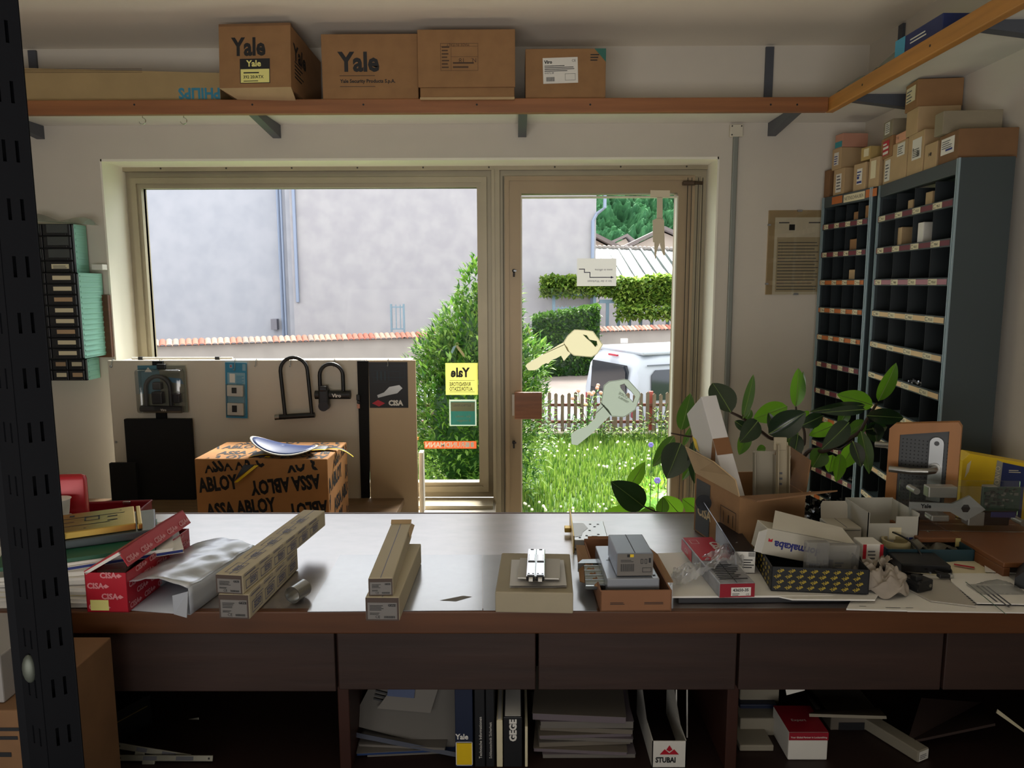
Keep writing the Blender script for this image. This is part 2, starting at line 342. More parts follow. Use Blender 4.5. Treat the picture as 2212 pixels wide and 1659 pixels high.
# clip frame notice
a = aY(1660, 455, YW); b = aY(1772, 636, YW); W_, H_ = b.x-a.x, a.z-b.z
nf = thing('framed_notice', 'frameless glass clip frame with a printed notice beside the pigeonhole cabinet', 'frame', (a.x, YW, b.z))
MB().box(0, -.008, 0, W_, -.001, H_).build('backing_board', mat('hardboard', '#b39d7c', .8), nf)
nb = MB().box(.028, -.0095, .0, W_-.004, -.0085, H_-.03, 0)
for k in range(26):
    z = H_-.14-k*.0135
    if z > .02: nb.box(.045, -.0101, z, W_-.02-rnd.random()*.03, -.0097, z+.0035, 1)
nb.box(.045, -.0101, H_-.055, .09, -.0097, H_-.05, 1).box(W_-.07, -.0101, H_-.055, W_-.02, -.0097, H_-.05, 1).box(.09, -.0101, H_-.085, .115, -.0097, H_-.06, 2)
nb.box(.04, -.0098, .012, W_-.012, -.0096, H_-.115, 3)
nb.build('notice_sheet', [mat('notice_paper', '#e0d8c8', .7), INKG, INK, mat('notice_tint', '#bfb197', .8)], nf)
MB().box(0, -.0135, 0, W_, -.0115, H_).build('cover_glass', glassy('frame_glass', (.93, .92, .88), .03), nf)
for q_ in ((-.002, -.016, H_*.82, .008, -.0, H_*.84), (-.002, -.016, H_*.12, .008, -.0, H_*.14), (W_*.5, -.016, H_-.006, W_*.58, 0, H_+.002), (W_*.5, -.016, -.002, W_*.58, 0, .006)): MB().box(*q_).build('clip', GALV, nf)

# ------------------------------------------------------------------ counter
LAM = mat('counter_laminate', '#8f8480', .30, .5, var=.18, scale=22, stretch=(.5, 1, 1), spec=.5, bump=.02)
_b = LAM.node_tree.nodes['Principled BSDF']; _b.inputs['Coat Weight'].default_value = 1; _b.inputs['Coat IOR'].default_value = 3.5; _b.inputs['Coat Roughness'].default_value = .26
CY0, CY1, CZ, CX0, CX1 = 1.405, 2.06, .95, -2.3, 1.42
ct = thing('shop_counter', 'long dark shop counter with brown wooden front edge, drawers and open shelves', 'counter', (-.4, 1.7, 0))
MB().box(CX0, CY0+.018, CZ-.040, .56, CY1-.012, CZ).box(.56, CY0+.018, CZ-.040, CX1, CY1-.012, CZ).build('worktop', LAM, ct, world=True)
MB().bbox(CX0, CY0, CZ-.046, CX1, CY0+.018, CZ+.0015, .003).bbox(CX0, CY1-.012, CZ-.046, .56, CY1, CZ+.001, .002).build('edge_strip', WOODM, ct, world=True)
tag(MB().box(.555, CY1-.14, CZ+.0002, .585, CY1, CZ+.004, 0, None).build('corner_strip', mat('pale_edge', '#b9a88c', .5), ct, world=True), 'pale corner strip')
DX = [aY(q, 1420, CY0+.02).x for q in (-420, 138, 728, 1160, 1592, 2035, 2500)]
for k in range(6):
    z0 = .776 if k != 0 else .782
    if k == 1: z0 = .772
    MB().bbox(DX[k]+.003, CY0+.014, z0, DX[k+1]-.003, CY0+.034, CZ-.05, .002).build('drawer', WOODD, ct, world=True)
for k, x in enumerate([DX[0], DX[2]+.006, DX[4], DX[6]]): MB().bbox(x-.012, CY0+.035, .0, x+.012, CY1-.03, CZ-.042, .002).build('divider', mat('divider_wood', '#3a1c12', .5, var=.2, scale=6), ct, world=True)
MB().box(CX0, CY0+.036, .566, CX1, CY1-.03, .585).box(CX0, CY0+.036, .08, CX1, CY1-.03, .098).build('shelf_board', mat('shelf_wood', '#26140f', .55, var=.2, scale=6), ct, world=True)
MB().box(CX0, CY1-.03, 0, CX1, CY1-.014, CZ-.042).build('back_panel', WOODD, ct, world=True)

# ------------------------------------------------------------------ display board in front of the window
a0 = aY(232, 779, 3.2); a1 = aY(897, 779, 3.2)
PNL = mat('board_cream', '#c9c0b0', .55, var=.04, scale=4); PNL2 = mat('board_tan', '#c0a98a', .55)
PX0, PX1, PZ1 = a0.x, a1.x, a0.z
db = thing('display_board', 'cream free-standing display board with hanging locks in front of the window', 'display board', ((PX0+PX1)/2, 3.2, 0))
xs = aY(797, 950, 3.2).x
MB().bbox(PX0, 3.2, .02, xs-.005, 3.218, PZ1, .002).build('main_board', PNL, db, world=True)
MB().bbox(xs+.0, 3.2, .02, PX1, 3.218, PZ1-.001, .002).build('side_board', PNL2, db, world=True)
MB().box(PX0+.05, 3.218, PZ1-.09, PX1-.02, 3.29, PZ1-.001).build('top_ledge', PNL, db, world=True)
sb = MB(); a = aY(771, 782, 3.19); b = aY(795, 782, 3.19); c = aY(778, 1107, 3.19); d = aY(798, 1107, 3.19)
sb.prism([(c.x+.006, .66), (d.x+.004, .66), (b.x, PZ1-.004), (a.x, PZ1-.004)], -3.1995, -3.192, 0, RX(math.pi/2)); sb.build('black_strip', BLKM, db, world=True)
for px, py in ((240, 792), (251, 955)):
    a = aY(px, py, 3.199); MB().cyl((a.x, 3.197, a.z), (a.x, 3.2, a.z), .005, 10).build('screw', GALV, db, world=True)
# rail lying along the top and small hooks
a = aY(285, 774, 3.235); b = aY(503, 774, 3.235)
rl = thing('rail', 'thin white rail with black clips lying on top of the display board', 'rail', ((a.x+b.x)/2, 3.235, PZ1))
MB().cyl((a.x, 3.235, PZ1+.006), (b.x, 3.235, PZ1+.006), .0055, 10).build('rail_bar', WHITE, rl, world=True)
for t in (.09, .85): x = a.x+(b.x-a.x)*t; MB().box(x-.009, 3.226, PZ1, x+.009, 3.246, PZ1+.013).build('rail_clip', BLACK, rl, world=True)
# white carton standing behind the board's end
a = aY(915, 975, 3.26); tag(MB().bbox(PX1+.001, 3.235, .575, a.x+.0, 3.29, a.z, .003).build('white_board', WHITE), 'narrow white panel edge beside the display board at the window sill', 'panel')
# bench behind the counter
a = aY(200, 1075, 3.19)
BZ = .66
bn = thing('display_bench', 'low wooden bench behind the counter under the display board', 'bench', (-1.2, 2.85, 0))
MB().bbox(-2.0, 2.45, BZ-.03, -.50, 3.19, BZ, .003).build('bench_top', mat('bench_wood', '#7c6247', .6, var=.25, scale=5, stretch=(.6, 8, 8)), bn, world=True)
for x in (-1.95, -.55):
    for y in (2.5, 3.14): MB().box(x-.02, y-.02, 0, x+.02, y+.02, BZ-.03).build('leg', WOODD, bn, world=True)
# ================================================================== OUTSIDE
GZ = -.75; RZd = -1.4     # garden level, road level (the shop floor is 0)
GRASSM = mat('lawn_soil', '#46602a', .9, var=.35, scale=2.5)
struct('ground_lawn', MB().box(-8, 3.68, GZ-.3, 7, 11.7, GZ).box(-8, 3.66, GZ-.3, 7, 3.75, -.05), GRASSM)
ROADM = mat('road_gravel', '#776d67', .9, var=.15, scale=1.2, bump=.1)
struct('ground_road', MB().box(-30, 11.7, RZd-.3, 40, 60, RZd).box(-8, 11.68, RZd, 7, 11.78, GZ-.02), ROADM)

GR = [mat('grass_blade', '#557526', .6), mat('grass_blade_light', '#758f3c', .6), mat('grass_blade_deep', '#375a22', .6)]
for g, c in zip(GR, ('#63862a', '#86a244', '#3e6420')): add_translucent(g, c, .4)
mb = MB(); rr = random.Random(3)
for k in range(30000):
    y = 3.9+7.6*rr.random()**.7; x = -1.3+ (3.7+.05*y)*rr.random()+(-.05*y if 1 else 0)
    h = (.05+.07*rr.random())*(1+.25*noise.noise(Vector((x*1.3, y*1.3, 0)))); a = rr.random()*6.28; wd = .008+.006*rr.random(); l = .03*rr.random()
    c, s_ = math.cos(a), math.sin(a); m_ = rr.choice((0, 0, 1, 1, 2))
    mb.add([(x-c*wd, y-s_*wd, GZ), (x+c*wd, y+s_*wd, GZ), (x+l*s_, y-l*c, GZ+h)], [(0, 1, 2)], m_)
tag(mb.build('lawn_grass', GR), 'green grass of the lawn outside the window', 'grass', kind='stuff')
mb = MB()
for k in range(900):
    y = 4.3+6.2*rr.random(); x = -1.0+3.6*rr.random()
    if noise.noise(Vector((x*.9+5, y*.9, 0))) < -.05: continue
    r = .012+.006*rr.random(); z = GZ+.09+.03*rr.random(); mb.ball((x, y, z), r, 0, n=3)
tag(mb.build('clover_flowers', mat('clover_white', '#e8e3cf', .8)), 'small white clover flowers scattered over the lawn', 'flowers', kind='stuff')

LEAFM = {}
def leafmats(key, cols, tf=.35):
    if key not in LEAFM:
        LEAFM[key] = [add_translucent(mat('leaf_%s_%d' % (key, i), c, .45), c, tf) for i, c in enumerate(cols)]
    return LEAFM[key]
def leaf(mb, p, d, L, W, mi, up=Vector((0, 0, 1)), fold=.25):
    """one folded leaf from p along d"""
    d = d.normalized(); s_ = d.cross(up); s_ = s_.normalized() if s_.length > .05 else Vector((1, 0, 0)); n_ = s_.cross(d)
    a = p; b = p+d*L*.45-n_*0; t = p+d*L - n_*L*.12
    l = p+d*L*.42+s_*W/2+n_*W*fold; r = p+d*L*.42-s_*W/2+n_*W*fold
    mb.add([a, l, t, r, b], [(0, 1, 2, 4), (0, 4, 2, 3)], mi)
def bush(name, label, cat, c, rad, n, L, W, mats, seed, z0, group=None, shape=None, trunk=True, droop=0):
    r_ = random.Random(seed); root = thing(name, label, cat, (c[0], c[1], z0), group=group); mb = MB()
    for k in range(n):
        u = Vector((r_.gauss(0, 1), r_.gauss(0, 1), r_.gauss(0, 1))).normalized()
        q = .72+.33*r_.random()+.18*noise.noise(u*2.3+Vector((seed, 0, 0)))
        p = Vector((c[0]+u.x*rad[0]*q, c[1]+u.y*rad[1]*q, c[2]+u.z*rad[2]*q))
        if p.z < z0+.03: continue
        d = (u+Vector((r_.gauss(0, .5), r_.gauss(0, .5), r_.gauss(.35-droop, .5)))).normalized()
        leaf(mb, p, d, L*(.7+.6*r_.random()), W*(.8+.4*r_.random()), r_.randrange(len(mats)))
    mb.build('foliage', mats, root, world=True)
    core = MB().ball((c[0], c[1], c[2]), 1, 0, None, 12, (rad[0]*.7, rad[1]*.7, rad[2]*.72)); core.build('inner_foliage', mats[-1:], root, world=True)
    if trunk: MB().tube([(c[0], c[1], z0), (c[0]+.03, c[1], c[2])], [.05, .03], 8).build('stem', mat('bark', '#4a3b2c', .9), root, world=True)
    return root
# big laurel behind the mullion
a = aY(1032, 770, 8.0)
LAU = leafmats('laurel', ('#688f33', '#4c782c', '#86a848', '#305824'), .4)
big = thing('laurel_bush', 'large bright green leafy bush outside behind the frame between window and door', 'bush', (a.x, a.y, GZ))
mb = MB(); r_ = random.Random(11)
for (ox, oz, rx, rz, n) in ((0, -.3, .78, 1.05, 4600), (0, .55, .50, .62, 2800), (-.1, .0, .78, .75, 2800), (.22, .95, .26, .50, 1100), (-.36, .42, .34, .36, 1100), (.42, .38, .36, .44, 1100), (.0, 1.12, .2, .42, 550)):
    for k in range(n):
        u = Vector((r_.gauss(0, 1), r_.gauss(0, 1), r_.gauss(0, 1))).normalized(); q = .62+.45*r_.random()
        p = Vector((a.x+ox+u.x*rx*q, a.y+u.y*rx*q*.9, .35+oz+u.z*rz*q))
        if p.z < GZ+.02: continue
        d = (u*.8+Vector((r_.gauss(0, .5), r_.gauss(0, .5), r_.gauss(.5, .5)))).normalized()
        leaf(mb, p, d, .075+.035*r_.random(), .030+.010*r_.random(), r_.choice((0, 0, 1, 2, 1, 3)))
mb.build('foliage', LAU, big, world=True)
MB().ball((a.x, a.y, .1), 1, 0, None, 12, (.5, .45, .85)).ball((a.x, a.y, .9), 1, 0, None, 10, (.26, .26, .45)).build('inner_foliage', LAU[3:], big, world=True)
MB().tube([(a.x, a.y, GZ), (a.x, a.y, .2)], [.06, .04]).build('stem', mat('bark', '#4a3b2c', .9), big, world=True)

# picket fence
FENM = mat('fence_wood', '#6e5c4a', .85, var=.3, scale=6, stretch=(4, 4, .6)); RAILM = mat('fence_rail', '#6b3a2c', .8, var=.2, scale=3)
fy = 11.45; fx0 = aY(862, 880, fy).x; fx1 = aY(1500, 880, fy).x
fe = thing('picket_fence', 'low weathered picket fence with red-brown rails along the end of the lawn', 'fence', ((fx0+fx1)/2, fy, GZ))
n = int((fx1-fx0)/.1026)
for k in range(n+1):
    x = fx0+k*.1026; h = .655+.02*math.sin(k*1.7); tall = k in (33, 12)
    if tall: h += .1
    w2 = .026 if not tall else .04
    MB().prism([(x-w2, GZ+.03), (x+w2, GZ+.03), (x+w2, GZ+h-.01), (x, GZ+h+.012), (x-w2, GZ+h-.01)], -fy-.012, -fy+.012, 0, RX(math.pi/2)).build('picket', FENM, fe, world=True)
for z in (.18, .45): MB().bbox(fx0-.05, fy+.014, GZ+z, fx1+.05, fy+.05, GZ+z+.045, .004).build('fence_rail', RAILM, fe, world=True)
for q in (1408, 1165): x = aY(q, 870, fy).x; MB().bbox(x-.03, fy+.052, GZ, x+.03, fy+.11, GZ+.68, .004).build('fence_post', mat('fence_post_red', '#9b4a40', .7), fe, world=True)
tag(MB().bbox(fx0-.2, 11.3, GZ-.02, fx1+.3, 11.62, GZ+.06, .02).build('kerb_stone', mat('kerb', '#9a9184', .9, var=.2, scale=5)), 'grey stone kerb under the picket fence', 'kerb')

# parked pale car seen between pickets (roof and bonnet only just above road level)
def vehicle_body(mb, L, st, mi=0):
    """stations: (x, halfwidth, z0, z1, roundness) rings lofted along x"""
    n = 16; v = []; f = []
    for (x, hw, z0, z1, e) in st:
        for j in range(n):
            t = 2*math.pi*(j+.5)/n; c, s_ = math.cos(t), math.sin(t)
            v.append((x, hw*math.copysign(abs(c)**e, c), (z0+z1)/2+(z1-z0)/2*math.copysign(abs(s_)**e, s_)))
    k = len(st)
    for i in range(k-1):
        for j in range(n): a_ = i*n; b_ = a_+n; f.append((a_+j, b_+j, b_+(j+1) % n, a_+(j+1) % n))
    f += [tuple(range(n)), tuple(range((k-1)*n, k*n))[::-1]]
    mb.add(v, f, mi); return mb
VW = mat('van_paint', '#a8adb5', .25, spec=.6); VG = mat('van_glass', '#20252c', .08, spec=.7); TYRE = mat('tyre', '#17171a', .8); SEAM = mat('van_seam', '#60656d', .6)
a = aY(1310, 900, 13.6)
va = thing('van', 'white high-roofed van parked behind the picket fence', 'van', (a.x-.02, 13.3, RZd-.02), math.radians(24))
vb = MB(); vehicle_body(vb, 4.4, [(0, .80, .28, 1.0, .35), (.02, .86, .26, 1.25, .3), (.10, .86, .25, 1.66, .32), (.22, .85, .25, 1.83, .34), (.6, .86, .25, 1.88, .34), (2.2, .87, .25, 1.88, .34), (2.9, .86, .25, 1.80, .36), (3.35, .85, .25, 1.30, .34), (4.1, .80, .26, 1.08, .36), (4.35, .70, .3, .8, .4)])
vb.build('body', VW, va, smooth=True)
MB().poly([(-.012, -.62, .98), (.02, -.60, 1.62), (.02, .60, 1.62), (-.012, .62, .98)]).add([(.03, -.60, 1.00), (.02, -.60, 1.02), (.115, -.57, 1.60), (.12, .57, 1.60), (.02, .60, 1.02)], [(1, 2, 3, 4)], 0).build('rear_window', VG, va)
rw = MB().box(-.03, -.66, .98, .10, .66, 1.02, 1)
rw.prism([(-.60, 1.02), (.60, 1.02), (.58, 1.50), (.50, 1.60), (-.50, 1.60), (-.58, 1.50)], 0, .10, 0, FR((0, 0, 0), (0, 1, 0), (0, 0, 1)) @ T(0, 0, -.005))
rw.build('rear_glass', [VG, SEAM], va)
for (x0, x1) in ((.32, 1.25), (1.42, 2.35), (2.5, 3.15)):
    for s_ in (-1, 1):
        pts = [(x0+.03, 1.02), (x1, 1.02), (x1-.02 if x1 < 3 else x1-.28, 1.55), (x0+.10, 1.55), (x0+.02, 1.46)]
        MB().prism(pts, -.006, .006, 0, FR((0, s_*.872, 0), (1, 0, 0), (0, 0, 1))).build('side_window', VG, va)
for s_ in (-1, 1): MB().box(.25, s_*.872-.008, 1.62, 3.2, s_*.872+.008, 1.645).build('roof_seam', SEAM, va)
MB().bbox(.2, -.80, 1.80, 3.0, .80, 1.875, .03).build('raised_roof', VW, va)
MB().bbox(.08, -.14, 1.74, .13, .14, 1.775, .006).build('brake_light', mat('brake_red', '#a8283a', .3), va)
for x in (.85, 3.45):
    for s_ in (-1, 1): MB().cyl((x, s_*.70, .32), (x, s_*.89, .32), .32, 24, 0).cyl((x, s_*.70, .32), (x, s_*.895, .32), .19, 20, 1).build('wheel', [TYRE, GALV], va)
for s_ in (-1, 1): MB().bbox(.0, s_*.78-.05, .72, .06, s_*.78+.05, .98, .02).build('tail_light', mat('tail_red', '#8d2430', .3), va)
a = aY(1165, 905, 12.9)
ca = thing('car', 'pale silver car mostly hidden behind the picket fence left of the door handle', 'car', (a.x-2.6, 12.9, RZd), math.radians(4))
cb = MB(); vehicle_body(cb, 3.6, [(0, .7, .3, .8, .4), (.1, .78, .25, .95, .4), (.5, .8, .22, 1.2, .45), (.9, .78, .22, 1.36, .5), (1.6, .78, .22, 1.38, .5), (2.3, .8, .22, .98, .4), (3.0, .78, .22, .86, .4), (3.3, .65, .3, .7, .5)])
cb.build('body', mat('car_silver', '#b9bfc9', .3, .3), ca, smooth=True)
MB().prism([(.55, .95), (2.15, .95), (1.65, 1.27), (.9, 1.27)], -.80, .80, 0, RX(math.pi/2)).build('side_window', VG, ca)
for x in (.6, 2.7): MB().cyl((x, -.82, .3), (x, .82, .3), .3, 20).build('wheel', TYRE, ca)

# garden wall with barrel tiles
PL2 = mat('wall_render_grey', '#a39d96', .9, var=.12, scale=1.5, bump=.15)
g0 = Vector((aY(300, 745, 20.4).x-1.5, 20.0, 0)); g1 = Vector((aY(1480, 712, 28.6).x+3, 29.6, 0))
L = (g1-g0).length; ga = math.atan2(g1.y-g0.y, g1.x-g0.x); gt = -.10
gw = thing('garden_wall', 'long rendered garden wall with a coping of terracotta barrel tiles', 'wall', (g0.x, g0.y, RZd), ga)
MB().box(0, -.12, 0, L, .12, gt-RZd).build('rendered_wall', PL2, gw)
mb = MB(); k = 0; x = 0; TLS = [mat('terracotta', '#92604f', .85), mat('terracotta_pale', '#9c7d6d', .85), mat('terracotta_grey', '#80736a', .9), mat('terracotta_red', '#8c5040', .85)]
while x < L:
    for s_ in (-1, 1):
        v = []
        for i in range(7):
            t = math.pi*i/6; v += [(x+.085-.075*math.cos(t), -.0*s_, gt-RZd+.14+.06*math.sin(t)), (x+.085-.085*math.cos(t), s_*.30, gt-RZd+.0+.06*math.sin(t))]
        mb.add(v, [(2*i, 2*i+1, 2*i+3, 2*i+2) for i in range(6)], rnd.choice((0, 0, 1, 1, 2, 3)))
    x += .17
mb.build('tile_coping', TLS, gw, solid=.015)

# houses beyond
PLAS = mat('house_plaster', '#a9aab0', .9, var=.12, scale=1.3, col2='#a0a2a9', detail=10, bump=.1); PLW = mat('house_plaster_warm', '#aaa7a8', .9, col2='#a09da0', scale=1.6, detail=10)
hx = aY(1283, 600, 31).x; hm = aY(628, 500, 30.4).x
h1 = thing('house', 'large plain plastered house gable filling the view behind the garden wall', 'house', ((hx+hm)/2, 33, RZd))
MB().box(hm, 30.4, RZd, hx, 40, 11).build('plaster_wall', PLW, h1, world=True)
MB().bbox(aY(640, 500, 30.3).x-.12, 30.27, RZd+2.3, aY(640, 500, 30.3).x+.0, 30.39, 6.5, .02).build('downpipe', mat('pipe_grey', '#8792a6', .5, .3), h1, world=True)
xx = aY(1279, 600, 30.3).x; pts = [(xx, 30.25, RZd), (xx, 30.25, aY(1279, 478, 30.3).z), (xx+.15, 30.25, aY(1279, 462, 30.3).z), (xx+.45, 30.1, aY(1279, 450, 30.3).z), (xx+.5, 30.1, 12)]
MB().tube(pts, .07, 8).build('downpipe', mat('pipe_grey', '#8792a6', .5, .3), h1, world=True)
h2 = thing('house', 'pale blue-grey plastered house left of the vertical corner with the pipes', 'house', (hm-6, 33, RZd))
MB().box(hm-16, 31.6, RZd, hm-.35, 41, 11).box(hm-.36, 31.0, RZd, hm-.01, 31.6, 11).build('plaster_wall', PLAS, h2, world=True)
x2 = aY(603, 500, 31.5).x; MB().tube([(x2, 31.5, RZd), (x2-.0, 31.5, 11)], .07, 8).tube([(x2+.28, 31.0, RZd), (x2+.28, 31.0, 11)], .05, 8).build('downpipe', mat('pipe_grey', '#8792a6', .5, .3), h2, world=True)
a = aY(600, 712, 31.4); MB().box(a.x-.25, 31.3, a.z, a.x+.0, 31.58, a.z+.45).build('vent_box', mat('vent_grey', '#77757c', .6), h2, world=True)
# shed roof on the right
SR = mat('shed_roof', '#737b78', .45, .2); a = aY(1270, 605, 38); a.x = hx+1.45; b = aY(1700, 600, 38)
sh = thing('shed', 'shed with a pale ribbed metal roof above the vine pergola', 'shed', (a.x+3, 40, RZd))
zt = aY(1350, 538, 42).z; zb = aY(1350, 606, 38).z
MB().add([(a.x-1, 38, zb), (b.x, 38, zb), (b.x, 42, zt-.3), (a.x-1, 42, zt+.1)], [(0, 1, 2, 3)]).build('metal_roof', SR, sh, world=True, solid=.05)
rb = MB(); x = a.x-1
while x < b.x: rb.add([(x, 38, zb+.06), (x+.09, 38, zb+.06), (x+.09-.5, 42, zt+.1), (x-.5, 42, zt+.1), (x, 38, zb), (x+.09, 38, zb), (x+.09-.5, 42, zt-.3), (x-.5, 42, zt-.3)], [(0, 1, 2, 3), (4, 0, 3, 7), (1, 5, 6, 2)]); x += .62
rb.build('roof_rib', mat('shed_rib', '#7d8886', .5), sh, world=True)['kind'] = 'stuff'
MB().box(a.x-1, 38.2, RZd, b.x, 41.9, zb-.03).build('shed_wall', PLW, sh, world=True)
rd = MB(); x = a.x-1
while x < b.x: rd.ball((x, 42, zt+.08+(a.x-x)*.03), .16, 0, n=4); x += .25
rd.build('roof_ridge', mat('ridge_grey', '#8f8983', .9), sh, world=True)
def gable(name, label, px0, px1, pxa, py0, pya, Y, wallm, roofm):
    a, b, t = aY(px0, py0, Y), aY(px1, py0, Y), aY(pxa, pya, Y); o = thing(name, label, 'house', ((a.x+b.x)/2, Y+4, RZd))
    MB().prism([(a.x, RZd), (b.x, RZd), (b.x, b.z-.3), (t.x, t.z-.3), (a.x, a.z-.3)], -Y-3, -Y, 0, RX(math.pi/2)).build('gable_wall', wallm, o, world=True)
    e = 1.0; MB().add([(a.x-e, Y-e, a.z-.5), (t.x, Y-e, t.z), (t.x, Y+3, t.z), (a.x-e, Y+3, a.z-.5), (b.x+e, Y-e, b.z-.5), (b.x+e, Y+3, b.z-.5)], [(0, 1, 2, 3), (1, 4, 5, 2)]).build('roof', roofm, o, world=True, solid=.3)
HW = mat('far_house_wall', '#b3a79a', .9); HR = mat('far_roof', '#6e6663', .9)
gable('house', 'distant gabled house just right of the big plastered house', 1200, 1345, 1262, 540, 498, 60, HW, HR)
gable('house', 'distant small gabled house in the middle of the roofs', 1318, 1362, 1352, 524, 509, 78, HW, HR)
gable('house', 'distant gabled house behind the paper tag on the door', 1352, 1520, 1432, 532, 494, 67, HW, HR)
# wooded hill
HM = mat('hill_trees', '#2f5f3a', .95, col2='#44794a', scale=.35, detail=8)
mb = MB(); N = 90
def hill(u, v):
    x = -40+200*u; z = -10+90*v; y = 170+80*v
    q = noise.noise(Vector((x*.2, z*.25, 1)))*2.6+noise.noise(Vector((x*.7, z*.8, 3)))*1.8+noise.noise(Vector((x*1.6, z*1.8, 3)))*.9
    return (x, y-q*1.6, z+q)
mb.sheet(hill, 520, 300); struct('ground_hill', mb, HM, smooth=False)
# pergola with vines
PG = mat('pergola_blue', '#6f8794', .5, .2); py = 29.5
pg = thing('pergola', 'blue-grey metal pergola frame overgrown with vines beyond the tiled wall', 'pergola', (aY(1340, 700, py).x, py, RZd))
zt_ = aY(1300, 636, py).z
for q in (1196, 1284, 1312, 1336, 1360, 1384, 1408, 1442, 1500): x = aY(q, 680, py).x; MB().box(x-.06, py-.06, RZd, x+.06, py+.06, zt_ if q in (1196, 1284, 1408, 1500) else aY(1300, 655, py).z).build('post', PG, pg, world=True)
MB().box(aY(1190, 640, py).x, py-.08, zt_-.07, aY(1290, 640, py).x, py+.08, zt_+.1).box(aY(1295, 640, py).x, py-.08, aY(1300, 655, py).z, aY(1520, 640, py).x, py+.08, aY(1300, 650, py).z+.05).box(aY(1400, 640, py).x, py-.08, aY(1300, 645, py).z, aY(1520, 640, py).x, py+.08, aY(1300, 640, py).z).build('beam', PG, pg, world=True)
VIN = leafmats('vine', ('#7f9c3a', '#6a8a34', '#93a94c', '#54772c'), .5)
def vine(label, px0, px1, py0, py1, Y, n, seed, L=.28, name='vine', mats=VIN, cat='vine', fill=True):
    r_ = random.Random(seed); mb = MB(); a, b = aY(px0, py1, Y), aY(px1, py0, Y)
    for k in range(n):
        x = a.x+(b.x-a.x)*r_.random(); nz = noise.noise(Vector((x*.8, seed, 0)))*.5
        z = a.z+(b.z-a.z)*(r_.random()*(1+.2*nz)+.15*nz); p = Vector((x, Y+r_.uniform(-.4, .4), z))
        leaf(mb, p, Vector((r_.gauss(0, 1), r_.gauss(-.3, 1), r_.gauss(0, .8))), L*(.7+.6*r_.random()), L*.8, r_.randrange(len(mats)))
    return tag(mb.build(name, mats), label, cat)
vine('bright green vine thick over the pergola right of the note', 1330, 1560, 600, 662, 29.3, 6500, 5, .19)
vine('bright green vine on the pergola left of the note', 1170, 1340, 598, 640, 29.6, 3300, 9, .19)
vine('ragged vine shoots hanging below the pergola right side', 1330, 1480, 662, 690, 28.9, 900, 12, .19)
HED = leafmats('hedge', ('#3d6428', '#5a8432', '#2b4d24'), .3)
def hedge(u0, u1, zt0, zt1, Y0, Y1, seed, label, n):
    a, b = aY(u0, 700, Y0), aY(u1, 700, Y1); o = thing('hedge', label, 'hedge', ((a.x+b.x)/2, (Y0+Y1)/2, RZd)); r_ = random.Random(seed); mb = MB()
    za, zb_ = aY(u0, zt0, Y0).z, aY(u1, zt1, Y1).z; core = MB()
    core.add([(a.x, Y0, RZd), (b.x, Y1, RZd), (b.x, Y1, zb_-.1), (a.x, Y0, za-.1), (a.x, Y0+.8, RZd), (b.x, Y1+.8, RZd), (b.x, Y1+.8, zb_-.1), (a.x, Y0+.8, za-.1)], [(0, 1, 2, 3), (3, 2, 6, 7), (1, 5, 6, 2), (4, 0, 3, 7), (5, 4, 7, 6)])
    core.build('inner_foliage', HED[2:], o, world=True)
    for k in range(n):
        t = r_.random(); zt = za+(zb_-za)*t; top = r_.random() < .3
        p = Vector((a.x+(b.x-a.x)*t, Y0+(Y1-Y0)*t+(r_.random()*.8 if top else -.05), zt+r_.uniform(-.08, .08) if top else RZd+(zt-RZd)*r_.random()))
        leaf(mb, p, Vector((r_.gauss(0, .7), r_.gauss(-.8, .6), r_.gauss(.3, .6))), .16, .09, 1 if top and r_.random() < .7 else r_.randrange(3))
    mb.build('foliage', HED, o, world=True)
hedge(1150, 1296, 690, 664, 24.0, 24.6, 4, 'clipped dark green hedge curving behind the big bush', 2600)
# small blue railings
for (q0, q1, y0, y1, Y, lb) in ((1196, 1290, 664, 700, 26.5, 'small blue railing above the hedge'), (846, 872, 662, 712, 24.0, 'blue metal gate left of the big bush')):
    a, b = aY(q0, y1, Y), aY(q1, y0, Y); o = thing('railing', lb, 'railing', ((a.x+b.x)/2, Y, a.z)); k = 0
    MB().box(a.x, Y-.02, b.z-.04, b.x, Y+.02, b.z).box(a.x, Y-.02, a.z, b.x, Y+.02, a.z+.04).build('rail', PG, o, world=True)
    x = a.x
    while x < b.x: MB().box(x, Y-.015, a.z, x+.03, Y+.015, b.z+.06).build('bar', PG, o, world=True); x += .14
    for x in (a.x, b.x): MB().box(x-.03, Y-.03, RZd, x+.03, Y+.03, b.z+.08).build('post', PG, o, world=True)
# white street sign on post by the wall
a = aY(1348, 750, 22); o = thing('street_sign', 'small white sign on a thin post in front of the tiled wall', 'sign', (a.x, 22, RZd))
MB().cyl((a.x, 22, RZd), (a.x, 22, aY(1348, 740, 22).z), .025, 8).build('post', GALV, o, world=True)
b = aY(1340, 741, 22); c = aY(1356, 731, 22); MB().bbox(b.x, 21.95, b.z, c.x, 21.98, c.z, .01).build('sign_plate', WHITE, o, world=True)
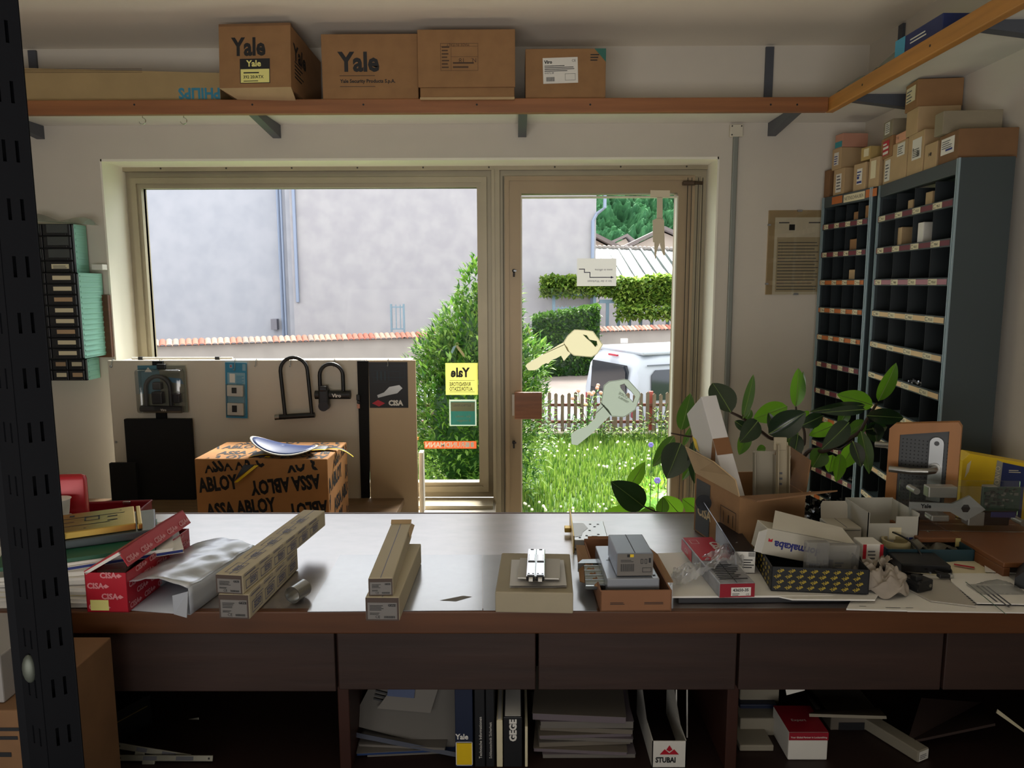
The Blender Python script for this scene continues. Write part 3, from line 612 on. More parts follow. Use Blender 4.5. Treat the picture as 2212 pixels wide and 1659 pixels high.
# garden plants near the fence, flowers and low shrub
SHB = leafmats('shrub', ('#6fa048', '#4f8638', '#9cc268'), .4)
a = aY(1185, 1095, 5.2); bush('garden_shrub', 'low green shrub on the lawn below the door handle', 'shrub', (a.x, 5.2, GZ+.10), (.50, .5, .34), 2600, .05, .02, SHB, 21, GZ, trunk=False)
a = aY(1400, 985, 6.4); bush('garden_shrub', 'loose light green shrub with purple flowers at the right of the lawn', 'shrub', (a.x+.18, 6.6, GZ+.2), (.42, .4, .38), 900, .06, .022, leafmats('loose', ('#8fc23c', '#a8d04e', '#73ab33'), .45), 22, GZ, trunk=False)
FLW = mat('purple_petals', '#7f6fc4', .6); OR = mat('orange_petals', '#e08a3a', .6); PK = mat('pink_petals', '#e0a08a', .6)
def flower(px, py, Y, m, r, label, zb=GZ):
    a = aY(px, py, Y); o = thing('flower', label, 'flower', (a.x, Y, zb)); mb = MB()
    for k in range(6): t = k*math.pi/3; mb.ball((a.x+r*.6*math.cos(t), Y, a.z+r*.6*math.sin(t)), r*.55, 0, n=4, sc=(1, .5, 1))
    mb.build('petals', m, o, world=True); MB().tube([(a.x, Y, zb), (a.x+.01, Y, a.z)], .004, 5).build('stem', GR[2], o, world=True)
flower(1406, 961, 6.3, FLW, .022, 'purple flower at the upper right of the lawn'); flower(1420, 1038, 5.9, FLW, .026, 'purple flower lower at the right of the lawn')
flower(904, 949, 10.6, OR, .035, 'orange flower near the left end of the fence'); flower(912, 955, 10.4, OR, .03, 'orange flower lower at the left end of the fence')
def stems(label, px, Y, h, n, seed, m, name='garden_plant', spread=.25, L=.09, cat='plant', flow=None):
    a = aY(px, 900, Y); r_ = random.Random(seed); o = thing(name, label, cat, (a.x, Y, GZ)); mb = MB(); st = MB(); fl_ = MB()
    for k in range(n):
        q = [r_.gauss(0, spread*.4), r_.gauss(0, spread*.3)]; dx = r_.gauss(0, spread*.5); hh = h*(.6+.4*r_.random())
        pts = [Vector((a.x+q[0]+dx*t*t, Y+q[1], GZ+hh*t)) for t in (0, .33, .66, 1)]; st.tube(pts, .006, 4)
        for j in range(7):
            t = .15+.85*j/7; p = pts[0].lerp(pts[3], t); leaf(mb, p, Vector((r_.gauss(0, 1), r_.gauss(0, 1), .5)), L, L*.4, r_.randrange(len(m)))
        if flow: fl_.ball(pts[3], .03, 0, n=4)
    st.build('stem', GR[2], o, world=True); mb.build('foliage', m, o, world=True)
    if flow: fl_.build('blossom', flow, o, world=True)
stems('rose bush with orange-pink blooms in front of the van', 1285, 11.0, .85, 12, 31, SHB, 'rose_bush', .35, .1, flow=PK)
stems('tall leafy plant against the fence near the right door edge', 1425, 11.0, .62, 16, 32, leafmats('vine', ()), spread=.5)
stems('tuft of green stems left of the large lower key sticker', 1225, 11.0, .42, 16, 33, SHB, spread=.5)
stems('tuft of green stems at the fence under the big bush', 960, 10.9, .42, 18, 34, SHB, spread=.7)
stems('tuft of long leaves at the fence right of the lower key sticker', 1350, 10.9, .35, 16, 35, leafmats('vine', ()), spread=.5)
# ================================================================== CARTONS
FACES = {'front': lambda w, d, h: FR((0, -.0006, 0), (1, 0, 0), (0, 0, 1)), 'right': lambda w, d, h: FR((w+.0006, 0, 0), (0, 1, 0), (0, 0, 1)),
         'left': lambda w, d, h: FR((-.0006, d, 0), (0, -1, 0), (0, 0, 1)), 'top': lambda w, d, h: FR((0, 0, h+.0006), (1, 0, 0), (0, 1, 0)),
         'bottom': lambda w, d, h: FR((0, d, -.0006), (1, 0, 0), (0, -1, 0))}
def deco(mb, F, items):
    """printing on a face. t: text  r: bar  o: outline  l: lines of small print  b: bar code"""
    n0 = 0
    for it in items:
        k = it[0]; n0 += 1
        if len(items) > 1: deco(mb, F @ T(0, 0, .00003*min(n0, 24)), [it]); continue
        if k == 't':
            _, s, size, u, v, mi = it[:6]; o = it[6] if len(it) > 6 else {}
            mb.text(s, size, F @ T(u, v, .0002) @ RZ(o.get('rot', 0)), mi, o.get('bold', .0), o.get('c', False), o.get('mirror', False), o.get('sx', 1))
        elif k == 'r': _, u0, v0, u1, v1, mi = it; mb.add([(u0, v0, .0001), (u1, v0, .0001), (u1, v1, .0001), (u0, v1, .0001)], [(0, 1, 2, 3)], mi, F)
        elif k == 'o':
            _, u0, v0, u1, v1, t, mi = it
            for q in ((u0, v0, u1, v0+t), (u0, v1-t, u1, v1), (u0, v0, u0+t, v1), (u1-t, v0, u1, v1)): deco(mb, F, [('r', *q, mi)])
        elif k == 'l':
            _, u0, v0, u1, v1, n, mi = it; dv = (v1-v0)/n
            for i in range(n): deco(mb, F @ T(0, 0, .0001), [('r', u0, v0+i*dv, u1-(u1-u0)*.35*rnd.random(), v0+i*dv+dv*.4, mi)])
        elif k == 'b':
            _, u0, v0, u1, v1, mi = it; x = u0
            while x < u1: q = (.004+.02*rnd.random())*(u1-u0)*2; deco(mb, F @ T(0, 0, .0001), [('r', x, v0, min(x+q, u1), v1, mi)]); x += q*1.9
        elif k == 'p': _, pts, mi = it; mb.add([(x, y, .0002) for x, y in pts], [tuple(range(len(pts)))], mi, F)
def shell(mb, w, d, h, mi=0, tape=None, b=.0025, seam=True):
    mb.bbox(0, 0, 0, w, d, h, b, mi)
    if seam and max(w, d) > .06:
        if d > w: mb.box(w/2-.0008, .002, h, w/2+.0008, d-.002, h+.0003, 1)
        else: mb.box(.002, d/2-.0008, h, w-.002, d/2+.0008, h+.0003, 1)
    return mb
def carton(name, label, cat, loc, rot, dims, mats, prints={}, stickers=(), group=None, seam=True, b=.0025, extra=None, tilt=None):
    """closed box; local x width, y depth, z height, front faces -y. stickers: (face,u0,v0,u1,v1,base,items,rot)"""
    w, d, h = dims; M = RZ(rot) if not isinstance(rot, Matrix) else rot
    if tilt: M = M @ tilt
    t = thing(name, label, cat, loc, M, group)
    mb = shell(MB(), w, d, h, seam=seam, b=b)
    for f, it in prints.items(): deco(mb, FACES[f](w, d, h), it)
    if extra: extra(mb)
    mats = list(mats) if isinstance(mats, (list, tuple)) else [mats, INK]
    if len(mats) == 1: mats.append(INK)
    mb.build('box_body', mats, t)
    for s_ in stickers:
        f, u0, v0, u1, v1, base, its = s_[:7]; sm = MB(); F = FACES[f](w, d, h) @ T(0, 0, .0004)
        if len(s_) > 7: F = F @ T((u0+u1)/2, (v0+v1)/2) @ RZ(s_[7]) @ T(-(u0+u1)/2, -(v0+v1)/2)
        sm.box(u0, v0, -.0003, u1, v1, .0, 0, F); deco(sm, F @ T(u0, v0, .0003), its); sm.build('label', base, t)
    return t
CM = [CARD, INK, BROWNINK]
def seat(p0, p1, z, ytop=None):
    """base corners in the photo -> (loc, angle, width, height) for a box whose front bottom edge lies on level z"""
    a, b = aZ(p0[0], p0[1], z), aZ(p1[0], p1[1], z); L = (b-a).length
    h = (aY(p0[0], ytop, a.y).z-z) if ytop else 0
    return a, math.atan2(b.y-a.y, b.x-a.x), L, h

# ------------------------------------------------------------------ boxes on the high shelf
ZS = 2.3035
def shx(px, Y): return aY(px, 200, Y).x
hh = lambda py, Y, px=1000: aY(px, py, Y).z-ZS
# long carton lying on the left
Y = 3.02; x0, x1 = shx(-120, Y), shx(476, Y)
h = aY(70, 148, Y).z-ZS
lc = thing('long_carton', 'long low cardboard carton on the high shelf with upside-down blue lettering', 'box', (x0, Y, ZS))
mb = MB().prism([(0, 0), (x1-x0, 0), (x1-x0, h*.86), (0, h*1.08)], -.20, 0, 0, RX(math.pi/2))
Fp = FACES['front'](1, 1, 1); deco(mb, Fp, [('t', 'PHILIPS', .056, shx(476, Y)-x0, .062, 1, dict(rot=math.pi, bold=.04, sx=.92))])
deco(mb, Fp, [('r', .02, h-.004-.006*k, shx(310, Y)-x0, h-.0025-.006*k, 2) for k in range(3)])
mb.build('box_body', [mat('cardboard_dun', '#a89066', .85, var=.12, scale=6), mat('print_blue', '#2f7f9c', .6), BROWNINK], lc)
# tilted Yale box hanging over the batten
Y = 2.90; a = aY(471, 188, Y); b = aY(620, 192, Y); w = (b-a).length*1.06; h = aY(471, 50, Y).z-a.z
ty = thing('cardboard_box', 'brown carton with large black lettering jutting over the shelf edge, leftmost of the lettered boxes', 'box', (a.x, 2.915, ZS+.036), RZ(math.radians(-3)) @ RX(math.radians(-5)), group=None)
mb = MB(); mb.prism([(0, 0), (.02, 0), (.06, -.0), (.36, 0), (.36, h), (0, h)], 0, w, 0, FR((0, 0, 0), (0, 1, 0), (0, 0, 1)))
FF = FACES['front'](w, .36, h)
deco(mb, FF, [('t', 'Yale', h*.40, w*.19, h*.53, 1, dict(bold=.035, sx=.80)), ('r', w*.29, h*.07, w*.71, h*.47, 1), ('r', w*.30, h*.08, w*.70, h*.30, 2), ('t', 'Yale', h*.14, w*.385, h*.345, 2, dict(bold=.03)), ('t', '392 20/ATX', h*.068, w*.335, h*.15, 1, dict(bold=.02)), ('l', w*.34, h*.23, w*.6, h*.28, 1, 1), ('l', w*.34, h*.10, w*.65, h*.13, 1, 1)])
deco(mb, FACES['right'](w, .36, h), [('t', 'Yale', .08, .03, h-.11, 1, dict(bold=.035)), ('l', .04, .05, .14, .12, 5, 1)])
mb.build('box_body', [CARD, INK, LYEL], ty)
mb = MB().poly([(0.0, .0, .0), (w, 0, 0), (w-.01, .10, -.036), (.07, .10, -.036)], 0)
mb.build('bottom_flap', [CARD2, CARD3], ty, solid=.003); MB().box(.0, 0, h, w-.0, .012, h+.009).build('top_flap', CARD3, ty)
# Yale Security carton, Made in Italy carton, Viro carton
Y = 2.985
x0, x1 = shx(697, Y), shx(904, Y); h = hh(72, Y)
carton('cardboard_box', 'brown carton on the high shelf with lettering between two printed lines', 'box', (x0, Y, ZS), 0, (x1-x0, .27, h), CM,
       {'front': [('t', 'Yale', .098, .068, h*.46, 1, dict(bold=.035, sx=.9)), ('r', .068, h*.385, .205, h*.392, 1), ('t', 'Yale Security Products S.p.A.', .0182, .07, h*.285, 1, dict(bold=.03)), ('r', .068, h*.225, .205, h*.232, 1)]})
Y = 2.955; x0, x1 = shx(905, Y), shx(1113, Y); h = hh(64, Y); w = x1-x0
mi_ = [('o', .085, .105, .228, h-.05, .0012, 2), ('r', .125, .105, .126, h-.065, 2), ('r', .085, h-.062, .228, h-.061, 2), ('r', .126, .155, .228, .156, 2), ('t', 'MADE IN ITALY', .0125, .195, h-.052, 2, dict(rot=math.pi)),
       ('t', 'N.', .022, .222, .15, 2, dict(rot=math.pi)), ('t', '18', .024, .178, .15, 2, dict(rot=math.pi)), ('l', .132, .115, .215, .145, 2, 2), ('l', .09, .115, .12, .2, 7, 2)]
mk = thing('cardboard_box', 'brown carton with an upside-down printed table, between the lettered carton and the white-label carton', 'box', (x0, Y, ZS))
mb = MB().bbox(.004, .004, 0, w-.003, .28, h-.004, .003); mb.build('box_body', CM, mk)
mb = MB().bbox(-.002, -.004, .045, w, .006, h, .002); deco(mb, FR((0, -.0046, 0), (1, 0, 0), (0, 0, 1)), mi_); mb.build('front_flap', CM, mk)
MB().bbox(.004, -.006, 0, w-.002, .004, .009, .002).build('bottom_flap', CARD2, mk)
Y = 3.0; x0, x1 = shx(1135, Y), shx(1308, Y); h = hh(106, Y); w = x1-x0
carton('cardboard_box', 'brown carton with a white label and green tape corner, rightmost on the high shelf', 'box', (x0, Y, ZS), 0, (w, .24, h), [CARD, INK, mat('green_tape', '#2e6a5e', .5)],
       {'front': [('p', [(w-.045, h), (w, h), (w, h-.05)], 2), ('l', w-.06, h-.045, w-.02, h-.015, 3, 1)]},
       [('front', .068, .07, .203, .165, [PAPER, INK], [('t', 'Viro', .017, .006, .074, 1, dict(bold=.04)), ('t', 'CE', .013, .112, .078, 1), ('l', .006, .045, .125, .07, 4, 1), ('t', '4.4372.28', .009, .006, .036, 1), ('b', .012, .008, .044, .024, 1), ('o', .085, .01, .125, .035, .001, 1)], .03)])
# things on the right-hand shelf
a = aX(1985, 60, 1.24)
Yb = a.y; h = .075
carton('box', 'dark blue printed box lying on the right-hand high shelf', 'box', (1.235, Yb+.13, ZS+.0), -math.pi/2+.02, (.26, .16, .075), [BLUE, SKYB, PAPER],
       {'front': [('r', 0.0, .0, .06, .075, 1), ('t', 'Silca', .03, .01, .02, 2), ('l', .09, .05, .18, .06, 1, 2), ('l', .10, .03, .16, .036, 1, 2)]}) if False else \
carton('box', 'dark blue printed box lying on the right-hand high shelf', 'box', (1.235, Yb+.13, ZS+.0), -math.pi/2+.02, (.26, .16, .075), [BLUE, SKYB, PAPER],
       {'front': [('r', 0.0, .0, .06, .075, 1), ('l', .09, .04, .18, .06, 2, 2)]})
mb = MB().sheet(lambda u, v: (1.225+.06*v, Yb+.15+.42*u, ZS+.012+.055*v*(1-.3*u)+.01*math.sin(u*9)), 10, 2)
tag(mb.build('plastic_sheet', glassy('sheet_plastic', (.85, .9, .88), .12, .2, .35, (.5, .56, .52)), solid=.002), 'translucent plastic sheet sticking out over the batten of the right-hand shelf', 'sheet')
mb = MB().sheet(lambda u, v: (1.235+.05*v, Yb+.62+.22*u, ZS+.008+.035*v+.01*math.sin(u*7)), 8, 2)
tag(mb.build('plastic_sheet', glassy('sheet_plastic', (.85, .9, .88), .12, .2, .35, (.5, .56, .52)), solid=.002), 'small crumpled plastic bag on the right-hand shelf nearer the corner', 'sheet')

# ------------------------------------------------------------------ pigeonhole cabinets
CAB = mat('cabinet_blue_grey', '#3b4548', .5, .1, var=.06, scale=3); CABS = mat('cabinet_shelf_lit', '#5f7076', .5, .1); CABD = mat('cabinet_inside_shade', '#22292d', .6); CABL = mat('cabinet_edge', '#8fa3ab', .4, .2)  # light put into the cabinet tones: shaded sides and insides, lit shelves
MAR = mat('strip_maroon', '#6a2230', .5); ORG = mat('strip_orange', '#b8682f', .6); PINKS = mat('strip_faded', '#a87480', .6); CRM = mat('strip_cream', '#d8b98a', .6)
CT = 1.965; SZ = [1.852-.1172*k for k in range(16)]
def cabinet(Pf, Pn, label, strips, fascia):
    d = Vector((Pn.x-Pf.x, Pn.y-Pf.y, 0)); W = d.length; ang = math.atan2(d.y, d.x); D = .150
    t = thing('pigeonhole_cabinet', label, 'cabinet', (Pf.x, Pf.y, 0), ang)
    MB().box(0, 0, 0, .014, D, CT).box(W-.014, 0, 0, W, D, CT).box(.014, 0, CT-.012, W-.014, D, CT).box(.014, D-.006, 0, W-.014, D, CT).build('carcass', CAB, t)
    tr = MB().box(-.001, -.004, 0, .006, 0, CT).box(.010, -.004, 0, .017, 0, CT).box(W-.006, -.004, 0, W+.001, 0, CT).box(W-.017, -.004, 0, W-.010, 0, CT); tr.build('front_upright', CABL, t)
    fb = MB().bbox(.017, -.003, CT-.045, W-.017, .01, CT, .002, 0); 
    if fascia: deco(fb, FR((0, -.0035, 0), (1, 0, 0), (0, 0, 1)), [('r', .08, CT-.036, .16, CT-.006, 3), ('r', .17, CT-.038, .32, CT-.008, 1), ('t', 'NIETENSCHRAUBEN', .02, .175, CT-.03, 2, dict(sx=.75)), ('r', .325, CT-.036, .40, CT-.006, 3)])
    fb.build('top_fascia', [CAB, CREAM, INK, ORG], t)
    cw = (W-.028)/4
    for k, z in enumerate(SZ):
        MB().box(.014, .004, z-.014, W-.014, D-.006, z-.012).build('shelf', CABS, t)
        mb = MB().bbox(.017, -.005, z-.026, W-.017, .004, z, .0015, 0); F = FR((0, -.0056, 0), (1, 0, 0), (0, 0, 1))
        kind = strips[k % len(strips)]; cm = {'m': 1, 'o': 2, 'p': 4, 'c': 5}
        deco(mb, F, [('r', .02, z-.0215, W-.02, z-.005, cm[kind])])
        for c in range(4):
            u = .024+c*cw+.01*rnd.random(); L = cw*.42
            mb.add([(u, z-.0225, .0006), (u+L, z-.0225, .0006), (u+L, z-.004, .0006), (u, z-.004, .0006)], [(0, 1, 2, 3)], 3, F)
            deco(mb, F @ T(0, 0, .0009), [('r', u+.004, z-.018, u+.006, z-.008, 6), ('r', u+.004, z-.009, u+L*.35, z-.0075, 6), ('r', u+.004, z-.0195, u+L*.35, z-.018, 6), ('t', ('M%dx%d' % (5+(k+c) % 8, 10+5*((k*3+c) % 9))) if True else '', .012, u+L*.42, z-.018, 6, dict(sx=.75))])
        mb.build('label_strip', [CAB, MAR, ORG, CREAM, PINKS, CRM, INK], t)
        top = (SZ[k-1]-.014) if k else CT-.045
        for c in range(1, 4):
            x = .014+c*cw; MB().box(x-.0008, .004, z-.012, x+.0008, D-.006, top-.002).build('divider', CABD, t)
    MB().box(.0142, .01, .02, .0148, D-.006, CT-.05).box(.0142, D-.0066, .02, W-.0142, D-.0062, CT-.05).build('inner_shade_sheet', CABD, t)  # dark sheets standing in for the shade inside the cells
    return t, W, ang, D
Pn, Pf = aZ(2076, 340, CT), aZ(1900, 402, CT); Ln, Lf = aZ(1887, 403.8, CT), aZ(1778, 428, CT)
c1, CW1, CA1, CD1 = cabinet(Pf, Pn, 'near blue-grey metal pigeonhole cabinet with wider cells, closest to the camera', 'mmpccccmccoccmcc', False)
c2, CW2, CA2, CD2 = cabinet(Lf, Ln, 'far blue-grey metal pigeonhole cabinet in the corner by the framed notice', 'mmooommommoooooo', True)
def onface(px, py, c, ang, back=0):
    """point where the photo ray meets a cabinet front plane -> local (t, z)"""
    o = c.matrix_basis.translation; xd = Vector((math.cos(ang), math.sin(ang), 0)); yd = Vector((-math.sin(ang), math.cos(ang), 0))
    v = ray(px, py); P = CAM+v*(((o+yd*back)-CAM).dot(yd)/v.dot(yd)); return (P-o).dot(xd), P.z
def cabbox(name, label, c, ang, x0, x1, yt, yb, depth, m, zb=None, stk=None, back=.004, group='cardboard boxes on the pigeonhole cabinets', pr=None, skew=0):
    """box standing on the cabinets, outline in crop pixels"""
    q = lambda x, y: (1740+x/4.686, 150+y/4.686)
    t0, zt = onface(*q(x0, yt), c, ang, back); t1, zt2 = onface(*q(x1, yt), c, ang, back); _, z0 = onface(*q((x0+x1)/2, yb), c, ang, back)
    _, ztop = onface(*q((x0+x1)/2, yt), c, ang, back)
    if zb is not None: z0 = zb
    h = ztop-z0; w = t1-t0; o = c.matrix_basis.translation
    loc = o+Vector((math.cos(ang), math.sin(ang), 0))*t0+Vector((-math.sin(ang), math.cos(ang), 0))*back; loc.z = z0
    st = []
    if stk: u0, v0, u1, v1, ms, its = stk; st = [('front', u0*w, v0*h, u1*w, v1*h, ms, [tuple([i[0]]+[(a*(w if j % 2 == 0 else h)) if isinstance(a, float) else a for j, a in enumerate(i[1:])]) if i[0] in 'lrb' else i for i in its])]
    t = carton(name, label, 'box', loc, ang+skew, (w, depth, h), [m, INK, BROWNINK], pr or {}, st, group=group, b=.002); return t, z0+h, (loc, w, h)
G = CT+.0005
LB = [WHITE, INKG]; lines = lambda: [('l', .08, .1, .5, .7, 5, 1)]
stl = lambda ms=LB: (.2, .2, .85, .85, ms, [('l', .05, .06, .55, .6, 6, 1)])
A, zA, _ = cabbox('cardboard_box', 'largest long cardboard box on the near cabinet, nearest the camera', c1, CA1, 1365, 1558, 640, 905, .165, CARD3, G, (.12, .3, .8, .85, [PAPER, INKG, INKB], [('l', .05, .2, .6, .5, 4, 1), ('r', .25, .10, .6, .17, 2)]))
cabbox('cardboard_box', 'long open-ended cardboard box lying on the largest box above the near cabinet', c1, CA1, 1315, 1400, 440, 640, .17, CARD4, zA+.0005, None, -.01)
cabbox('cardboard_box', 'small cream box with handwritten number beside the largest box', c1, CA1, 1212, 1335, 745, 960, .12, CARD2, G, None, pr={'front': [('t', '140', .016, .03, .04, 1, dict(bold=.03))]})
C_, zC, _ = cabbox('cardboard_box', 'tall pale cardboard box with a printed white shipping label and round stamp', c1, CA1, 1050, 1205, 640, 1000, .12, CARD2, G, (.30, .35, .88, .85, [WHITE, INK], [('t', '8', .014, .006, .03, 1, dict(bold=.04)), ('l', .05, .06, .5, .28, 5, 1), ('b', .32, .05, .5, .2, 1)]))
D_, zD, _ = cabbox('cardboard_box', 'pale cardboard box with a white slip at its upper right, left of the stamped box', c1, CA1, 888, 1035, 730, 1050, .12, CARD2, G, (.35, .62, .85, .95, LB, [('l', .05, .05, .42, .28, 4, 1)]))
E_, zE, _ = cabbox('cardboard_box', 'short cardboard box with tall white label, directly under the red-labelled box', c1, CA1, 797, 882, 890, 1085, .12, CARD2, G, (.2, .1, .8, .9, LB, lines()))
F_b, zF, _ = cabbox('cardboard_box', 'pale box with a blank cream label at the near end of the far cabinet', c2, CA2, 650, 753, 890, 1110, .12, CARD2, G, (.2, .3, .7, .9, [CREAM, INKG], []))
G_b, zG, _ = cabbox('cardboard_box', 'small box with a blue and white product label on the far cabinet', c2, CA2, 494, 617, 950, 1165, .12, CARD2, G, (.3, .22, .72, .8, [WHITE, INKB], [('r', .02, .04, .4, .12, 1), ('r', .02, .2, .2, .3, 1), ('l', .02, .32, .4, .55, 2, 1)]))
H_b, zH, _ = cabbox('cardboard_box', 'lower box in the stack at the far end of the far cabinet', c2, CA2, 290, 398, 1005, 1215, .12, CARD2, G, (.25, .1, .75, .8, LB, lines()))
J_b, zJ, _ = cabbox('cardboard_box', 'middle box in the stack at the far end, with two white labels', c2, CA2, 275, 365, 800, 1000, .13, CARD2, zH+.0005, (.25, .2, .75, .8, [WHITE, INKB], [('r', .02, .2, .4, .22, 1), ('l', .04, .06, .4, .5, 4, 1)]))
cabbox('cardboard_box', 'topmost small box at the far end, pink with a turquoise corner', c2, CA2, 305, 380, 655, 790, .11, mat('card_salmon', '#b98670', .8), zJ+.0005, (.05, .02, .95, .45, [mat('turquoise_print', '#2c8c96', .5), INK], []))
cabbox('cardboard_box', 'narrow empty carton at the very end of the far cabinet by the wall', c2, CA2, 196, 250, 1020, 1245, .12, CARD3, G)
L_b, zL, _ = cabbox('cardboard_box', 'small yellowish box resting on the two boxes of the far cabinet', c2, CA2, 566, 655, 785, 940, .12, mat('card_yellowish', '#b59b62', .85), max(zF, zG)+.0005, (.35, .25, .9, .85, [CREAM, INKG], []))
M_b, zM, _ = cabbox('cardboard_box', 'box with a red and white product label standing above the junction of the cabinets', c1, CA1, 772, 882, 690, 885, .11, CARD, zE+.0005, (.2, .15, .75, .85, [RED, WHITE], [('r', .03, .05, .5, .18, 1), ('r', .03, .3, .5, .42, 1), ('r', .03, .5, .35, .58, 1)]))
cabbox('cardboard_box', 'grey-white cornered box on top of the red-labelled box', c1, CA1, 797, 886, 520, 672, .12, CARD4, zM+.0005, (.2, .2, .7, .9, LB, lines()))
cabbox('cardboard_box', 'small pink box with handwriting wedged under the tall stack', c1, CA1, 918, 1018, 640, 730, .10, mat('card_pink', '#d29a7c', .8), zD+.0005, None, pr={'front': [('t', 'T 50', .012, .006, .012, 1)]})
P_b, zP, _ = cabbox('cardboard_box', 'plain square box, lower one of the tall two-box stack', c1, CA1, 1028, 1143, 405, 640, .135, CARD2, zC+.0005, None)
cabbox('cardboard_box', 'highest box of all on the cabinets, with a large handwritten paper label', c1, CA1, 1022, 1140, 135, 400, .145, CARD, zP+.0005, (.1, .3, .85, .85, [CREAM, INKG], [('l', .04, .04, .5, .5, 4, 1)]))
# cards and parts in the cells
def cellitem(name, label, c, ang, px, py, w, d, h, m, tilt, cat, group=None):
    t_, z = onface(px, py, c, ang, .02); o = c.matrix_basis.translation; k = min(range(16), key=lambda i: abs(SZ[i]-.012-z)+(10 if SZ[i]-.012 > z+.03 else 0))
    loc = o+Vector((math.cos(ang), math.sin(ang), 0))*t_+Vector((-math.sin(ang), math.cos(ang), 0))*.014; loc.z = SZ[k]-.0115+ (w*math.sin(-tilt) if tilt < 0 else 0)
    carton(name, label, cat, loc, RZ(ang) @ RY(-tilt if tilt > 0 else -tilt), (w, d, h), [m, INK], {}, [], group)
cellitem('card_box', 'flat cream box leaning in the second row of the near cabinet, second cell', c1, CA1, 1938, 523, .05, .10, .075, CARD2, 0, 'box')
cellitem('card_box', 'white box leaning in the second row of the near cabinet, third cell', c1, CA1, 1985, 514, .045, .10, .078, WHITE, 0, 'box')
cellitem('card_box', 'small carton with open flap in the top row of the near cabinet, second cell', c1, CA1, 1965, 440, .04, .09, .045, CARD2, 0, 'box')
cellitem('card_box', 'small carton in the top row of the near cabinet, third cell', c1, CA1, 2003, 430, .05, .09, .055, CARD2, 0, 'box')
cellitem('card_box', 'little carton in the top row of the far cabinet, third cell', c2, CA2, 1847, 465, .035, .07, .045, CARD, 0, 'box')
cellitem('card_box', 'upright little carton in the top row of the far cabinet, last cell', c2, CA2, 1872, 458, .038, .07, .062, CARD, 0, 'box')
cellitem('card_box', 'open carton in the second row of the far cabinet, third cell', c2, CA2, 1838, 530, .05, .09, .055, CARD, 0, 'box')
cellitem('card_box', 'cream carton in the third row of the far cabinet, third cell', c2, CA2, 1836, 598, .05, .09, .05, CARD2, 0, 'box')
def bolts(label, c, ang, px, py, n, seed):
    t_, z = onface(px, py, c, ang, .03); o = c.matrix_basis.translation; k = min(range(16), key=lambda i: abs(SZ[i]-.012-z)); r_ = random.Random(seed); mb = MB()
    base = o+Vector((math.cos(ang), math.sin(ang), 0))*t_+Vector((-math.sin(ang), math.cos(ang), 0))*.05; base.z = SZ[k]-.011
    for i in range(n):
        a_ = r_.random()*6.28; p = base+Vector((r_.uniform(-.025, .025), r_.uniform(-.035, .035), .006+.004*(i//5))); q = p+Vector((.02*math.cos(a_), .02*math.sin(a_), .004))
        mb.cyl(p, q, .0035, 6).cyl(p-(q-p)*.15, p, .007, 6)
    tag(mb.build('bolts', GALV), label, 'bolts', kind='stuff')
for i, (px, py) in enumerate(((1800, 1066), (1832, 1050), (1790, 1085), (1862, 1045), (1825, 1100))): bolts('loose metal bolts in a low cell of the far cabinet', c2, CA2, px, py, 18, i)
for i, (px, py) in enumerate(((1920, 1085), (1985, 822), (1900, 1090))): bolts('loose metal parts in a cell of the near cabinet', c1, CA1, px, py, 16, 20+i)

# ------------------------------------------------------------------ parts organiser on the left
ORGM = mat('organiser_green', '#7fb5a3', .5); DRW = glassy('drawer_smoke', (.25, .26, .27), .08, .15, .35, (.02, .02, .025)); DRK = mat('drawer_black', '#1a1c20', .4)
def organiser(label, px0, px1, yt, yb, Y0, rows, cols, big):
    a = aY(px0, yt, Y0); b = aY(px1, yb, Y0); W, H = b.x-a.x, a.z-b.z
    t = thing('parts_organiser', label, 'organiser', (a.x, Y0, b.z)); D = 3.29-Y0
    mb = MB().box(0, .012, 0, W, D, H, 0); n = rows*2
    for k in range(n): z = H*(k+.5)/n; mb.bbox(W, .02, z-H*.18/n, W+.002, D-.01, z+H*.18/n, .001, 0)
    mb.build('housing', ORGM, t); MB().box(0, 0, 0, W, .0125, .004).box(0, 0, H-.004, W, .0125, H).box(W-.004, 0, 0, W, .0125, H).box(0, .0118, 0, W-.001, .0125, H).build('front_frame', DRK, t)
    cw, ch = (W-.004)/cols, H/rows
    for r in range(rows):
        for c in range(cols):
            x, z = c*cw+.003, r*ch+.003; dr = MB().bbox(x, -.008, z, x+cw-.004, .010, z+ch-.005, .002, 0)
            dr.bbox(x+cw*.1, -.014, z+.001, x+cw*.85, -.007, z+ch*.16, .001, 0); o = dr.build('drawer', DRK, t)
            if not (big and r >= rows-3 and (c, r) != (0, rows-2)):
                F = FR((x+cw*.22, -.0088, z+ch*.3), (1, 0, 0), (0, 0, 1)); lb = MB().add([(0, 0, 0), (cw*.62, 0, 0), (cw*.62, ch*.38, 0), (0, ch*.38, 0)], [(0, 1, 2, 3)], 0, F)
                if big and r == rows-4: deco(lb, F, [('l', cw*.06, .002, cw*.55, ch*.34, 2, 1)])
                lb.build('label', [CREAM if (r+c) % 3 else mat('label_tan', '#b79a78', .7), INKG], o, solid=.0003)
            else: MB().bbox(x+cw*.15, -.0095, z+ch*.2, x+cw*.9, -.0078, z+ch*.9, .002).build('window', mat('smoke_clear', '#454b4c', .15), o)
    return t
organiser('upper black-fronted parts organiser with green sides and two columns of drawers', 30, 163, 484, 590, 3.185, 4, 2, True)
organiser('middle deeper parts organiser with label drawers in two columns', 36, 180, 590, 775, 3.10, 8, 2, False)
organiser('lowest small-drawer parts organiser with four columns of tiny labels', 44, 188, 776, 822, 3.185, 2, 4, False)
